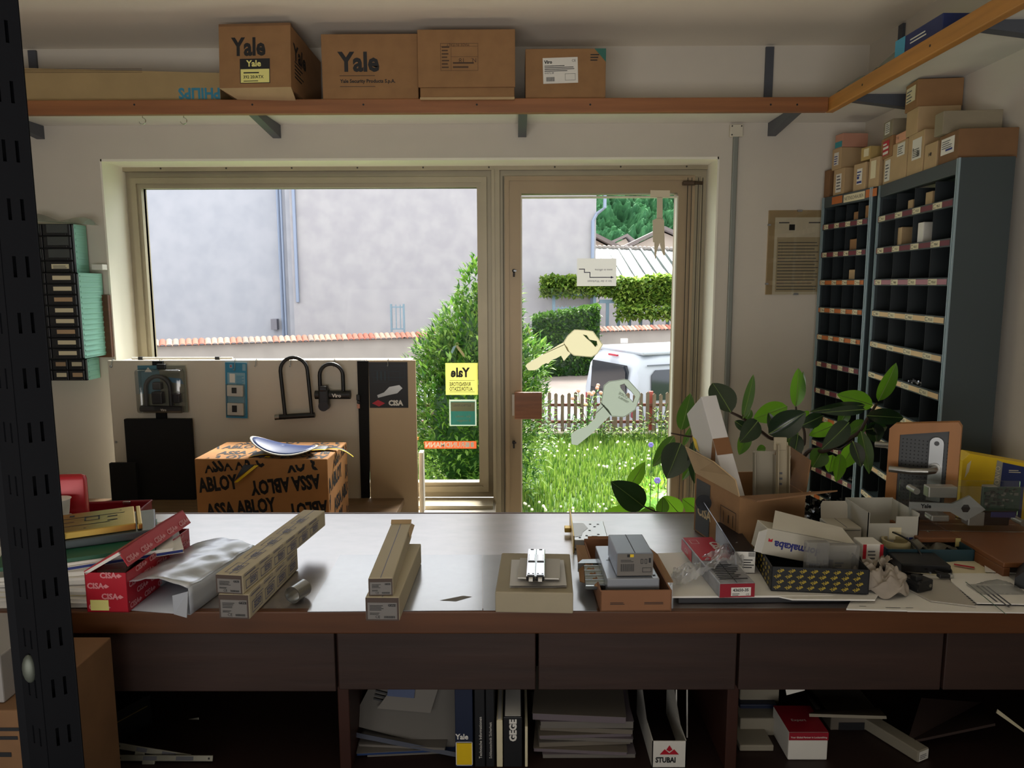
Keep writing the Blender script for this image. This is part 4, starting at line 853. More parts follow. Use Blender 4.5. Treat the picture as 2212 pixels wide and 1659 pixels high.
a = aY(215, 577, 3.26); tag(MB().bbox(a.x-.03, 3.25, a.z-.012, a.x+.018, 3.29, a.z+.012, .002).build('small_box', WHITE), 'tiny white box on the middle organiser beside the window reveal', 'box')
a = aY(228, 637, 3.27); b = aY(241, 772, 3.27); tag(MB().bbox(a.x-.15, 3.275, b.z, b.x, 3.299, a.z, .002).build('backing_board', WOODM), 'brown wooden backing board edge behind the organisers', 'board')
a = aY(130, 478, 3.15); mb = MB().sheet(lambda u, v: (a.x-.17+.27*u, 3.14+.12*v, aY(100, 484, 3.12).z+.003+.03*math.sin(3.1*v)*(.6+.4*math.sin(u*9))+.02*(1-u)), 16, 8)
tag(mb.build('plastic_bag', glassy('bag_plastic', (.9, .9, .9), .15, .15, .3, (.55, .52, .45)), smooth=True), 'crumpled clear plastic bag lying on top of the upper organiser', 'bag')

# ------------------------------------------------------------------ stickers and notes on the glass and board
def card(name, label, cat, px0, py0, px1, py1, Y, mats, items, th=.0006, sgn=-1, rot=0, group=None):
    a = aY(px0, py1, Y); b = aY(px1, py0, Y); W, H = b.x-a.x, b.z-a.z
    mb = MB().add([(0, -th, 0), (W, -th, 0), (W, -th, H), (0, -th, H)], [(0, 1, 2, 3)]); F = FR((0, -th-.0003, 0), (1, 0, 0), (0, 0, 1))
    def sc(v): return v
    deco(mb, F, items(W, H)); return tag(mb.build(name, mats, loc=Vector((a.x, Y, a.z)), rot=(0, rot, 0)), label, cat, group)
YG = YF+.012
card('sticker', 'yellow square sticker with mirrored black lettering on the window glass', 'sticker', 963, 784, 1032, 853, YG+.004, [mat('sticker_yellow', '#e4dc5a', .5), INK],
     lambda W, H: [('t', 'Yale', H*.40, W*.16, H*.57, 1, dict(mirror=True, bold=.04, sx=.82)), ('r', W*.12, H*.455, W*.9, H*.465, 1), ('t', 'RIVENDITORE', H*.17, W*.12, H*.28, 1, dict(mirror=True, bold=.02, sx=.62)), ('t', 'AUTORIZZATO', H*.17, W*.12, H*.13, 1, dict(mirror=True, bold=.02, sx=.60)), ('r', W*.12, H*.09, W*.9, H*.10, 1)])
card('sticker', 'faded teal and cream sticker below the yellow one on the window glass', 'sticker', 971, 863, 1029, 920, YG+.004, [mat('sticker_pale', '#b9c4b0', .5), INKG, mat('sticker_teal', '#4c9d9b', .5), mat('sticker_cream', '#cfc7a4', .5)],
     lambda W, H: [('r', W*.05, H*.04, W*.95, H*.93, 2), ('r', W*.06, H*.56, W*.94, H*.9, 3), ('t', 'ELETTROUTENSILI', H*.11, W*.14, H*.74, 1, dict(mirror=True, sx=.75)), ('t', 'Qui, vendita', H*.12, W*.22, H*.33, 3, dict(mirror=True)), ('t', '& noleggio', H*.12, W*.28, H*.17, 3, dict(mirror=True))])
card('sticker', 'long orange sticker with mirrored white lettering low on the window glass', 'sticker', 917, 953, 1029, 969, YG+.004, [mat('sticker_orange', '#c8502c', .5), PAPER],
     lambda W, H: [('t', 'GRUNDMANN', H*.95, W*.02, H*.2, 1, dict(mirror=True, bold=.03, sx=.95)), ('r', W*.80, H*.2, W*.87, H*.85, 1), ('r', W*.89, H*.2, W*.95, H*.85, 1)])
card('note', 'white note with a stepped arrow and upside-down writing taped to the door glass', 'note', 1246, 558, 1332, 618, YG-.004, [mat('note_paper', '#b5b3ae', .7), mat('note_ink', '#2b2550', .6)],
     lambda W, H: [('t', 'sono in officina', H*.115, W*.90, H*.62, 1, dict(rot=math.pi, sx=.92)), ('t', 'bin in der Werkstatt', H*.115, W*.88, H*.21, 1, dict(rot=math.pi, sx=.92)),
                   ('r', W*.05, H*.60, W*.20, H*.63, 1), ('r', W*.18, H*.48, W*.20, H*.63, 1), ('r', W*.18, H*.48, W*.34, H*.51, 1), ('r', W*.32, H*.30, W*.34, H*.50, 1), ('r', W*.32, H*.30, W*.88, H*.33, 1), ('p', [(W*.86, H*.27), (W*.94, H*.315), (W*.86, H*.36)], 1)])
# paper tag hanging over the door leaf
q = lambda x, y: aY(860+x/3.253, 380+y/3.253, YF-.04); O = q(1840, 100)
pg_ = lambda pts: [((q(x, y).x-O.x), (q(x, y).z-O.z)) for x, y in pts]
hk = thing('paper_tag', 'white paper tag cut like a fork hanging over the top of the door glass', 'tag', O)
M_ = FR((0, 0, 0), (1, 0, 0), (0, 0, 1)); mb = MB(); YT = 0
mb.prism(pg_([(1772, 100), (1909, 102), (1909, 152), (1772, 152)]), 0, .003, 0, M_).prism(pg_([(1819, 150), (1858, 150), (1858, 300), (1817, 300)]), 0, .003, 0, M_)
mb.prism(pg_([(1817, 298), (1858, 298), (1868, 312), (1872, 465), (1838, 475), (1790, 465), (1788, 312)]), 0, .003, 0, M_)
mb.prism(pg_([(1800, 466), (1836, 474), (1820, 520), (1806, 594), (1800, 530)]), 0, .003, 0, M_).prism(pg_([(1846, 474), (1872, 464), (1876, 552), (1866, 562), (1856, 540), (1838, 476)]), 0, .003, 0, M_)
mb.build('tag_body', mat('tag_paper', '#d6cbb4', .8), hk)
# key shaped decals
def key_decal(label, qf, head, hole, blade, mats, text, Y, th=.0008):
    P = lambda pts: [((lambda v: (v.x, v.z))(aY(*qf(x, y), Y))) for x, y in pts]
    h = P(head); cx = sum(p[0] for p in h)/len(h); cz = sum(p[1] for p in h)/len(h); t = thing('key_sticker', label, 'sticker', (cx, Y, cz))
    L = lambda pts: [(x-cx, z-cz) for x, z in P(pts)]; M = FR((0, 0, 0), (1, 0, 0), (0, 0, 1))
    import mathutils
    outer = L(head); inner = L(hole); o3 = [Vector((x, z, 0)) for x, z in outer]; i3 = [Vector((x, z, 0)) for x, z in inner]
    tri = mathutils.geometry.tessellate_polygon([o3, i3]); pts = o3+i3
    MB().add(pts, [tuple(f) for f in tri], 0, M).build('key_head', mats[0], t)
    mb = MB().poly([(x, z, -.0015) for x, z in L(blade)], 0, M); mb.build('key_blade', mats[0], t)
    mb = MB()
    for i in range(len(inner)): a_, b_ = inner[i], inner[(i+1) % len(inner)]; mb.tube([Vector((a_[0], a_[1], .001)), Vector((b_[0], b_[1], .001))], .0010, 6, 0, M)
    for i in range(len(outer)): a_, b_ = outer[i], outer[(i+1) % len(outer)]; mb.tube([Vector((a_[0]*.97, a_[1]*.97, .001)), Vector((b_[0]*.97, b_[1]*.97, .001))], .0008, 6, 0, M)
    for s_, sz, dx, dz, rt in text: mb.text(s_, sz, M @ T(dx, dz, .0015) @ RZ(rt), 0, .02, True, True)
    bl = L(blade); a_ = Vector((bl[0][0]*.6+bl[-1][0]*.4, bl[0][1]*.6+bl[-1][1]*.4, .001)); mb.tube([a_, Vector(((bl[2][0]+bl[1][0])/2, (bl[2][1]+bl[1][1])/2, .001))], .0015, 6, 0, M)
    mb.build('key_engraving', mats[1], t)
K1 = [mat('key_cream', '#a9a183', .5), mat('key_cream_line', '#8a8266', .5)]; K2 = [mat('key_grey', '#6b746a', .5), mat('key_grey_line', '#8c958b', .5)]
for m_, c_ in ((K1[0], '#8c866e'), (K2[0], '#656b62'), (K1[1], '#a39d86'), (K2[1], '#868b80')): add_translucent(m_, c_, .8)
add_translucent(mat('sticker_cream', ''), '#98907a', .7); add_translucent(mat('sticker_yellow', ''), '#a5a052', .7); add_translucent(mat('sticker_teal', ''), '#3f807c', .7); add_translucent(mat('sticker_pale', ''), '#828a7a', .7); add_translucent(mat('sticker_orange', ''), '#a84526', .7)
add_translucent(mat('note_paper', ''), '#8b8984', .5)
q6 = lambda x, y: (860+x/3.253, 380+y/3.253); q7 = lambda x, y: (860+x/3.253, 740+y/3.253)
key_decal('upper cream key-shaped sticker on the door glass', q7, [(1190, -50), (1238, -92), (1320, -88), (1370, -80), (1440, 15), (1400, 80), (1360, 103), (1235, 92), (1190, 60), (1160, 0)], [(1300, -55), (1325, -50), (1345, -20), (1395, -10), (1400, 20), (1385, 30), (1360, 0), (1330, -25)],
          [(1160, 0), (1130, 15), (905, 150), (895, 165), (915, 195), (960, 195), (990, 180), (1010, 160), (1040, 145), (1055, 150), (1080, 122), (1110, 112), (1145, 92), (1165, 130), (1195, 95), (1210, 80), (1190, 30)], K1, [], YG-.006)
key_decal('lower grey key-shaped sticker on the door glass', q7, [(1445, 300), (1480, 272), (1590, 256), (1620, 262), (1700, 350), (1705, 370), (1670, 470), (1590, 525), (1500, 520), (1425, 430)], [(1560, 300), (1590, 290), (1612, 320), (1640, 345), (1665, 380), (1650, 420), (1640, 405), (1610, 380), (1590, 350), (1565, 320)],
          [(1430, 420), (1395, 465), (1385, 530), (1325, 590), (1260, 610), (1215, 645), (1218, 715), (1260, 722), (1300, 690), (1350, 650), (1500, 505), (1480, 470)], K2, [('TERRIBLE', .014, .006, -.022, -.52), ('CODE', .018, .004, -.002, -.52)], YG-.006)
a = aY(987, 744, YG); kt = thing('key_sticker', 'small key ring sticker above the yellow sticker on the window glass', 'sticker', a)
M_ = FR((0, 0, 0), (1, 0, 0), (0, 0, 1)); rg = MB()
rg.tube([(.006*math.cos(t*.63), .0+.008*math.sin(t*.63), 0) for t in range(10)], .0012, 6, 0, M_, closed=True).prism([(0, -.004), (.01, -.012), (.034, -.045), (.038, -.062), (.03, -.058), (.008, -.03), (-.004, -.012)], 0, .001, 0, M_).build('key', mat('sticker_cream', ''), kt)
MB().prism([(-.002, -.004), (-.022, -.045), (-.03, -.036), (-.018, -.01)], 0, .001, 0, M_).build('key', mat('sticker_sky', '#8fb6c4', .5), kt)
# poster on the display board
card('poster', 'small black poster with a silver key and white lettering on the display board', 'poster', 799, 782, 880, 881, 3.1985, [mat('poster_black', '#0d0e12', .5), PAPER, RED, mat('poster_blue', '#16303c', .5), NICKEL],
     lambda W, H: [('t', 'CISA', H*.155, W*.49, H*.055, 1, dict(bold=.05, sx=.95)), ('p', [(W*.06, H*.10), (W*.22, H*.175), (W*.40, H*.10), (W*.24, H*.03)], 2), ('r', W*.10, H*.098, W*.36, H*.104, 0),
                   ('o', W*.08, H*.66, W*.93, H*.92, .0012, 3), ('o', W*.12, H*.56, W*.5, H*.82, .0012, 3), ('o', W*.52, H*.6, W*.8, H*.8, .0012, 3), ('r', W*.2, H*.6, W*.23, H*.8, 3), ('r', W*.3, H*.6, W*.33, H*.8, 3), ('r', W*.4, H*.6, W*.43, H*.8, 3),
                   ('p', [(W*.38, H*.34), (W*.52, H*.46), (W*.78, H*.50), (W*.86, H*.43), (W*.72, H*.32), (W*.5, H*.28), (W*.22, H*.22), (W*.20, H*.28)], 4)])
# carpet samples standing against the board
a = aY(268, 905, 3.17); b = aY(424, 1078, 3.17)
tag(MB().bbox(a.x, 3.165, BZ+.0005, b.x, 3.185, a.z, .003).build('carpet_panel', BLKM), 'large black felt panel leaning against the display board', 'panel')
a2 = aY(236, 1000, 3.14); b2 = aY(300, 1085, 3.14)
tag(MB().bbox(a2.x, 3.135, BZ+.0005, b2.x, 3.155, a2.z, .003).build('carpet_panel', BLKM), 'smaller lower black felt panel in front of the large one at left', 'panel')
a3 = aY(337, 892, 3.19); tag(MB().box(a3.x, 3.186, aY(337, 908, 3.19).z, aY(359, 892, 3.19).x, 3.198, aY(337, 780, 3.19).z).build('felt_strap', BLKM), 'black vertical strip behind the packaged lock', 'strip')
# U-locks
def hook(px, py, parent=None):
    a = aY(px, py, 3.19); pts = [(a.x, 3.215, PZ1+.001), (a.x, 3.196, PZ1+.006), (a.x, 3.188, PZ1-.004), (a.x, 3.186, a.z-.008), (a.x, 3.178, a.z-.016), (a.x, 3.168, a.z-.010)]
    return MB().tube(pts, .0016, 6).build('hook', GALV, parent, smooth=True, world=bool(parent))
def ulock(label, xl, xr, ytop, ybot, bar, r, mbm, extra):
    A_, B_ = aY(xl, ybot, 3.165), aY(xr, ybot, 3.165); zt_ = aY((xl+xr)/2, ytop, 3.165).z; W = B_.x-A_.x; o = thing('bicycle_lock', label, 'lock', ((A_.x+B_.x)/2, 3.165, A_.z))
    pts = [(-W/2+extra[0], 0, .0)]+[(-W/2+(W/2)*(1-math.cos(t)), 0, (zt_-A_.z-W/2)+W/2*math.sin(t)) for t in [i*math.pi/12 for i in range(13)]]+[(W/2+extra[1], 0, 0)]
    MB().tube(pts, r, 12).build('shackle', mbm, o, smooth=True); return o, A_, W
lo, A_, W = ulock('tall narrow black U-shaped bicycle lock hanging on the display board', 610, 668, 772, 897, 0, .008, BLACK, (.012, .012))
MB().tube([(-W/2-.030, 0, -.009), (W/2+.024, 0, .001)], .0115, 14, 0).cyl((-W/2-.032, 0, -.0095), (-W/2-.012, 0, -.008), .0122, 14, 1).cyl((-W/2-.012+.02, 0, -.02), (-W/2-.012+.021, 0, .008), .004, 8, 1).build('lock_bar', [BLACK, NICKEL], lo, smooth=True)
lo, A_, W = ulock('short black U-shaped bicycle lock with printed bar, right of the tall one', 692, 742, 786, 850, 0, .0085, BLACK, (0, 0))
mb = MB().tube([(-W/2-.022, 0, -.006), (W/2+.030, 0, -.006)], .019, 16, 0); mb.text('Viro', .022, FR((-W/2+.055, -.0195, -.014), (1, 0, 0), (0, 0, 1)), 1, .03); mb.build('lock_bar', [BLACK, PAPER], lo, smooth=False)
MB().bbox(-W/2-.004, -.026, -.058, -W/2+.04, .012, .024, .008).bbox(-W/2+.0, -.03, .012, -W/2+.035, .010, .036, .006).cyl((-W/2+.018, -.028, -.052), (-W/2+.018, .01, -.052), .022, 16).build('bracket', BLACK, lo, smooth=False)
for i, px in enumerate((242, 345, 508, 553, 628, 722, 838)): tag(hook(px, 784 if px not in (345, 508) else 792), ['thin wire hook at the left end of the display board top', 'thin wire hook holding the packaged lock', 'thin wire hook holding the blue blister card', 'empty thin wire hook between blister card and tall lock', 'thin wire hook holding the tall bicycle lock', 'thin wire hook holding the short bicycle lock', 'thin wire hook over the black poster'][i], 'hook', 'wire hooks over the display board')
# packaged lock in blister
a = aY(294, 790, 3.17); b = aY(404, 892, 3.17); W, H = b.x-a.x, a.z-b.z
pk = thing('lock_blister_pack', 'bicycle lock in clear blister packaging with teal card at the left of the board', 'lock pack', (a.x, 3.182, b.z))
mb = MB().box(0, -.001, 0, W, 0, H, 0); deco(mb, FR((0, -.0014, 0), (1, 0, 0), (0, 0, 1)), [('r', .0, H*.4, W*.45, H, 1), ('p', [(W*.14, H*.86), (W*.22, H*.96), (W*.3, H*.86)], 2), ('r', W*.8, H*.9, W*.92, H*.93, 2), ('p', [(W*.62, H*.75), (W*.9, H*.72), (W*.95, H*.6), (W*.7, H*.64)], 3)])
mb.build('backing_card', [mat('pack_card', '#7d7f70', .6), mat('pack_teal', '#3f6f80', .5), PAPER, mat('pack_blue', '#47708c', .6)], pk)
cx_, r_ = W*.44, W*.26; pts = [(cx_-r_, -.02, H*.16)]+[(cx_-r_*math.cos(t), -.02, H*.52+r_*math.sin(t)) for t in [i*math.pi/10 for i in range(11)]]+[(cx_+r_, -.02, H*.16)]
MB().tube(pts, .009, 10).build('shackle', DGREY, pk, smooth=True)
mb = MB().tube([(W*.06, -.02, H*.10), (W*.92, -.02, H*.08)], .014, 12).text('Viro', .014, FR((W*.5, -.0345, H*.06), (1, 0, 0), (0, 0, 1)), 1, .03); mb.build('lock_bar', [DGREY, PAPER], pk)
MB().bbox(cx_-.025, -.035, H*.2, cx_+.022, -.004, H*.46, .006).bbox(cx_-.02, -.032, H*.5, cx_+.018, -.004, H*.66, .006).bbox(W*.76, -.03, H*.22, W*.9, -.004, H*.42, .004).build('bracket', DGREY, pk)
MB().bbox(.002, -.045, .002, W-.004, -.0015, H*.93, .012).build('blister', glassy('blister', (.96, .96, .95), .10, .08), pk, smooth=True)
MB().bbox(W*.42, -.012, H*.93, W*.60, .0, H*1.03, .002).build('hang_tab', BLACK, pk)
# blue blister card with contacts
a = aY(480, 783, 3.18); b = aY(533, 903, 3.18); W, H = b.x-a.x, a.z-b.z
bc = thing('blister_card', 'tall blue blister card with white window contacts hanging on the board', 'blister card', (a.x, 3.19, b.z), RY(math.radians(2)))
mb = MB().box(0, -.001, 0, W, 0, H, 0); deco(mb, FR((0, -.0014, 0), (1, 0, 0), (0, 0, 1)), [('r', W*.1, H*.04, W*.92, H*.82, 1), ('l', W*.5, H*.62, W*.88, H*.78, 6, 0), ('r', W*.8, H*.86, W*.95, H*.98, 1), ('r', W*.2, H*.9, W*.34, H*.97, 1), ('r', W*.24, H*.92, W*.3, H*.95, 2), ('r', W*.2, H*.64, W*.45, H*.8, 3)])
mb.build('backing_card', [TEAL, mat('card_pale_blue', '#7aa3b5', .5), RED, WHITE], bc)
for z0, z1 in ((.06, .28), (.40, .60)):
    mb = MB().bbox(W*.12, -.018, H*z0, W*.86, -.002, H*z1, .003, 0).bbox(W*.36, -.021, H*(z0+.06), W*.58, -.017, H*(z1-.04), .001, 1); mb.build('contact', [WHITE, BLACK], bc)
MB().bbox(W*.08, -.024, H*.04, W*.92, -.0015, H*.62, .004).build('blister', glassy('blister', ()), bc)
# small keys with pink tag at the black strip
a = aY(774, 855, 3.185); kk = thing('key_bunch', 'small black key fob with pink tag hanging beside the black strip', 'keys', (a.x, 3.185, a.z))
MB().bbox(-.008, -.008, -.02, .008, .006, .006, .003).bbox(-.006, -.008, -.034, .008, .004, -.02, .003).build('fob', BLACK, kk); MB().bbox(-.006, -.006, -.055, .006, -.003, -.036, .001).build('tag', mat('tag_pink', '#c98f7c', .6), kk)
# ================================================================== THINGS ON THE COUNTER
Z = CZ+.0018
def topdir(loc, ang, w, h, far, z):
    """depth from a far top-right corner in the photo"""
    return (aZ(far[0], far[1], z+h)-(loc+Vector((math.cos(ang), math.sin(ang), 0))*w)).length
# ---- stack of catalogues and papers at the left
def stack_sheet(name, label, cat, cx, cy, z, w, d, t, rot, m, edge=None, group=None, prints=(), curl=0):
    o = thing(name, label, cat, (cx, cy, z), rot, group); mb = MB()
    if curl:
        f = lambda u, v: (-w/2+w*u, -d/2+d*v, t+curl*(max(0, u-.5)**2)*math.sin(2*v+1)); mb.sheet(f, 10, 6, 0); mb.sheet(lambda u, v: tuple(Vector(f(v, u))-Vector((0, 0, t))), 6, 10, 0)
    else: mb.box(-w/2, -d/2, 0, w/2, d/2, t*.12, 0).box(-w/2+.001, -d/2+.001, t*.12, w/2-.002, d/2-.001, t*.88, 1).box(-w/2, -d/2, t*.88, w/2, d/2, t, 0)
    deco(mb, FR((-w/2, -d/2, t+.0004), (1, 0, 0), (0, 1, 0)), prints); mb.build('cover', [m, edge or PAPER, INK, INKB], o); return z+t+.0006
pl = aZ(120, 1325, Z); zz = Z; cxp, cyp = pl.x-.06, pl.y+.13
GREEN = mat('folder_green', '#1f5a40', .4)
spec = [(.30, .21, .022, .02, PAPER, 'thick white catalogue at the very bottom of the left paper stack'), (.31, .22, .014, -.05, WHITE, 'white catalogue second from the bottom of the left paper stack'),
        (.29, .21, .020, .06, CREAM, 'cream catalogue low in the left paper stack'), (.31, .22, .012, .0, PAPER, 'thin white brochure in the lower half of the left paper stack'),
        (.30, .21, .018, .10, mat('cat_grey', '#8d8a86', .6), 'grey catalogue in the middle of the left paper stack'), (.31, .23, .010, .16, WHITE, 'white booklet above the grey catalogue in the left paper stack'),
        (.31, .22, .014, .22, PAPER, 'pale brochure just under the blue-lined booklet in the left stack')]
for w_, d_, t_, r_, m_, lb in spec: zz = stack_sheet('catalogue', lb, 'catalogue', cxp, cyp, zz, w_, d_, t_*.62, r_, m_, group='catalogues stacked at the left end of the counter')
zz = stack_sheet('booklet', 'white booklet with blue line fanned out to the right of the left stack', 'booklet', cxp+.075, cyp+.035, zz, .30, .21, .008, .50, WHITE, INKB)
zz = stack_sheet('booklet', 'glossy white booklet lying under the green folder', 'booklet', cxp+.06, cyp+.03, zz, .30, .21, .006, .46, PAPER)
zz = stack_sheet('folder', 'dark green plastic folder near the top of the left stack', 'folder', cxp+.035, cyp+.02, zz, .29, .21, .008, .44, GREEN, GREEN)
ztray = zz
dt = thing('document_tray', 'grey transparent document case on the green folder under the brass lock', 'tray', (cxp+.02, cyp+.06, zz), .46)
MB().bbox(-.14, -.085, 0, .14, .085, .018, .003).build('case', mat('case_grey', '#454d50', .25), dt)
zt = zz+.0185
# brass mortise lock case
ml = thing('mortise_lock', 'brass mortise lock case lying on the grey case in the left stack', 'lock', (cxp+.015, cyp+.055, zt), .50)
mb = MB().bbox(-.115, -.075, 0, .105, .07, .016, .002)
F = FR((-.115, -.075, .0163), (1, 0, 0), (0, 1, 0))
deco(mb, F, [('r', .01, .10, .20, .103, 1), ('r', .06, .04, .17, .043, 1), ('r', .02, .07, .10, .073, 1), ('o', .12, .07, .15, .10, .003, 1), ('r', .165, .05, .185, .056, 1), ('r', .165, .08, .185, .086, 1), ('r', .03, .11, .05, .125, 1), ('r', .09, .115, .10, .125, 1), ('p', [(.02, .02), (.03, .012), (.05, .014), (.055, .022), (.05, .03), (.03, .03)], 1), ('r', .052, .018, .075, .026, 1), ('r', .12, .012, .124, .016, 1), ('r', .19, .12, .194, .124, 1)])
mb.build('lock_case', [BRASS, INK], ml)
MB().bbox(-.13, -.095, .002, -.118, .085, .018, .001).build('faceplate', BRASS, ml); MB().bbox(-.09, -.088, .003, -.03, -.075, .013, .001).build('latch_bolt', NICKEL, ml)
mb = MB().bbox(.108, -.078, .001, .118, .075, .014, .002).build('edge_plate', BRASS, ml)
# small stack left of the post: bottles/cups
for i, (px, py, lb) in enumerate(((128, 1095, 'white plastic cup stack upper part left of the red cash box'),)):
    a = aY(124, 1108, 1.75); cp = thing('cup_stack', 'stack of white plastic cups left of the red cash box, half hidden by the post', 'cups', (a.x+.002, 1.75, CZ+.001))
    for k in range(3): MB().tube([(0, 0, k*.045), (0, 0, k*.045+.006), (0, 0, k*.045+.038), (0, 0, k*.045+.042)], [.022, .024, .028, .031], 20).build('cup', WHITE, cp, smooth=True)
# grey-white slip box (book) and red cash box
a, ang, w_, _ = seat((200, 1150), (286, 1150), Z); a = aY(180, 1140, 1.72)
carton('slip_case', 'white and grey boxed set with red curve in front of the red cash box', 'box', (a.x+.045, 1.66, Z), .32, (.11, .17, .058), [WHITE, INKG, mat('print_rose', '#a83c58', .5), mat('cover_grey', '#7f878c', .35)],
       {'top': [('r', .004, .004, .106, .166, 3), ('p', [(.0, .02), (.03, .035), (.075, .03), (.09, .01), (.06, .02), (.03, .018)], 2)], 'right': [('l', .02, .01, .15, .045, 4, 1)], 'front': [('l', .06, .01, .10, .04, 3, 1)]})
RC = mat('cash_box_red', '#b01622', .3, .1); RCD = mat('cash_box_inner', '#7d0d1c', .4)
a = aY(195, 1118, 1.90); rb = thing('cash_box', 'open red metal cash box with lid standing upright at the left end of the counter', 'cash box', (a.x+.008, 1.83, Z), .12)
mb = MB(); mb.bbox(-.14, 0, 0, .125, .004, .05, .002).bbox(-.14, .16, 0, .125, .164, .05, .002).bbox(-.14, 0, 0, -.136, .164, .05, .002).bbox(.121, 0, 0, .125, .164, .05, .002).box(-.138, .002, 0, .123, .162, .003)
mb.tube([(-.14, 0, .05), (.125, 0, .05), (.125, .164, .05), (-.14, .164, .05)], .003, 8, closed=True); mb.build('box_tray', RCD, rb)
MB().bbox(.05, .155, .044, .07, .162, .052, .002).build('catch', NICKEL, rb)
LW = .185; mb = MB(); mb.bbox(-.145, -.036, .0, -.145+LW, -.006, .178, .014); mb.build('lid', RC, rb, smooth=True)
MB().tube([(-.035, -.035, .105), (-.035, -.054, .105), (-.030, -.056, .075), (-.035, -.035, .070)], .0022, 8).build('handle', CHROME, rb, smooth=True)
# ---- red printed box with raised lid
def cisa_print(F, w, h, s=.016, dx=.055, dy=.022, mi=1):
    it = []; j = 0; y = .006
    while y < h-.008:
        x = .004+(dx/2 if j % 2 else 0)
        while x < w-.03: it += [('t', 'CISA', s, x, y, mi, dict(bold=.04)), ('p', [(x+.03+.002, y+.004), (x+.036+.002, y+.009), (x+.043+.002, y+.004), (x+.036+.002, y)], mi)]; x += dx
        y += dy; j += 1
    return it
RP = mat('print_pink', '#d98c92', .5)
a, ang, w_, h_ = seat((189, 1322), (284, 1327), Z, 1237); a = aZ(189, 1322, Z); b = aZ(284, 1326, Z); ang = math.atan2(b.y-a.y, b.x-a.x); w_ = (b-a).length
far = aZ(383, 1165, Z+h_+.0); d_ = (far-(b+Vector((0, 0, 0)))).length; d_ = .27
angd = math.atan2(far.y-b.y, far.x-b.x); rb = thing('lock_box', 'open red printed lock box with its lid raised, on the left of the counter', 'box', a, angd-math.pi/2)
w_ = .085; h_ = max(.05, h_)
mb = MB(); mb.box(0, 0, 0, w_, .002, h_).box(0, d_-.002, 0, w_, d_, h_).box(0, 0, 0, .002, d_, h_).box(w_-.002, 0, 0, w_, d_, h_).box(0, 0, 0, w_, d_, .002)
deco(mb, FACES['front'](w_, d_, h_), cisa_print(None, w_, h_)+[('r', .008, .004, .045, .026, 2)]); deco(mb, FACES['right'](w_, d_, h_), cisa_print(None, d_, h_)); mb.build('box_body', [RED, RP, LYEL], rb)
lm = T(.0, 0, h_+.001) @ RY(math.radians(-30)); mb = MB(); mb.box(0, 0, 0, w_, d_, .002, 0, lm).box(w_-.002, 0, -.034, w_, d_, .002, 0, lm).box(0.0, 0, -.006, w_, .002, .0, 2, lm)
deco(mb, lm @ FR((0, 0, .0026), (1, 0, 0), (0, 1, 0)), cisa_print(None, w_, d_)); deco(mb, lm @ FR((w_+.0006, 0, -.034), (0, 1, 0), (0, 0, 1)), cisa_print(None, d_, .036)); mb.build('lid', [RED, RP, WHITE], rb)
# ---- silver foil-lined open mailer
SLV = mat('foil_silver', '#c9ccd3', .28, .55, var=.12, scale=12, bump=.12); SLVO = mat('mailer_print', '#b8bcc4', .5, .2)
a = aZ(268, 1318, Z); b = aZ(402, 1326, Z); f_ = aZ(540, 1178, Z+.05); angm = math.atan2(f_.y-b.y, f_.x-b.x)-math.pi/2; W = .145; D = .29
sm = thing('foil_mailer', 'crumpled silver carton with a gaping open end, right of the red printed box', 'carton', a, angm)
def prof(u, v):
    t = math.pi*u; hgt = .055+.016*math.sin(t)+.004*noise.noise(Vector((u*6, v*9, 0))); k = .9-.25*v
    return (W*u+.004*noise.noise(Vector((v*5, u*3, 4))), D*v, hgt*(k if v > .9 else 1)*(1-.12*v))
mb = MB().sheet(prof, 14, 20, 0); mb.sheet(lambda u, v: (W*u, D*v, .001), 2, 2, 1); mb.sheet(lambda u, v: (W+.0, D*u, prof(1, u)[2]*v), 20, 3, 1); mb.sheet(lambda u, v: (0, D*(1-u), prof(0, 1-u)[2]*v), 20, 3, 1); mb.sheet(lambda u, v: (W*(1-u), D, prof(1-u, 1)[2]*v), 14, 2, 1)
mb.build('carton_body', [SLV, SLVO], sm, smooth=True, solid=.0015)
for q_ in ([(W-.034, -.001, 0), (W+.001, -.012, .0), (W+.0, -.001, .05), (W-.03, -.008, .042)], [(0, 0, .0), (-.006, -.012, .03), (0, 0, .045), (.018, -.004, .02)]): MB().poly(q_).build('end_flap', SLVO, sm, solid=.0015)
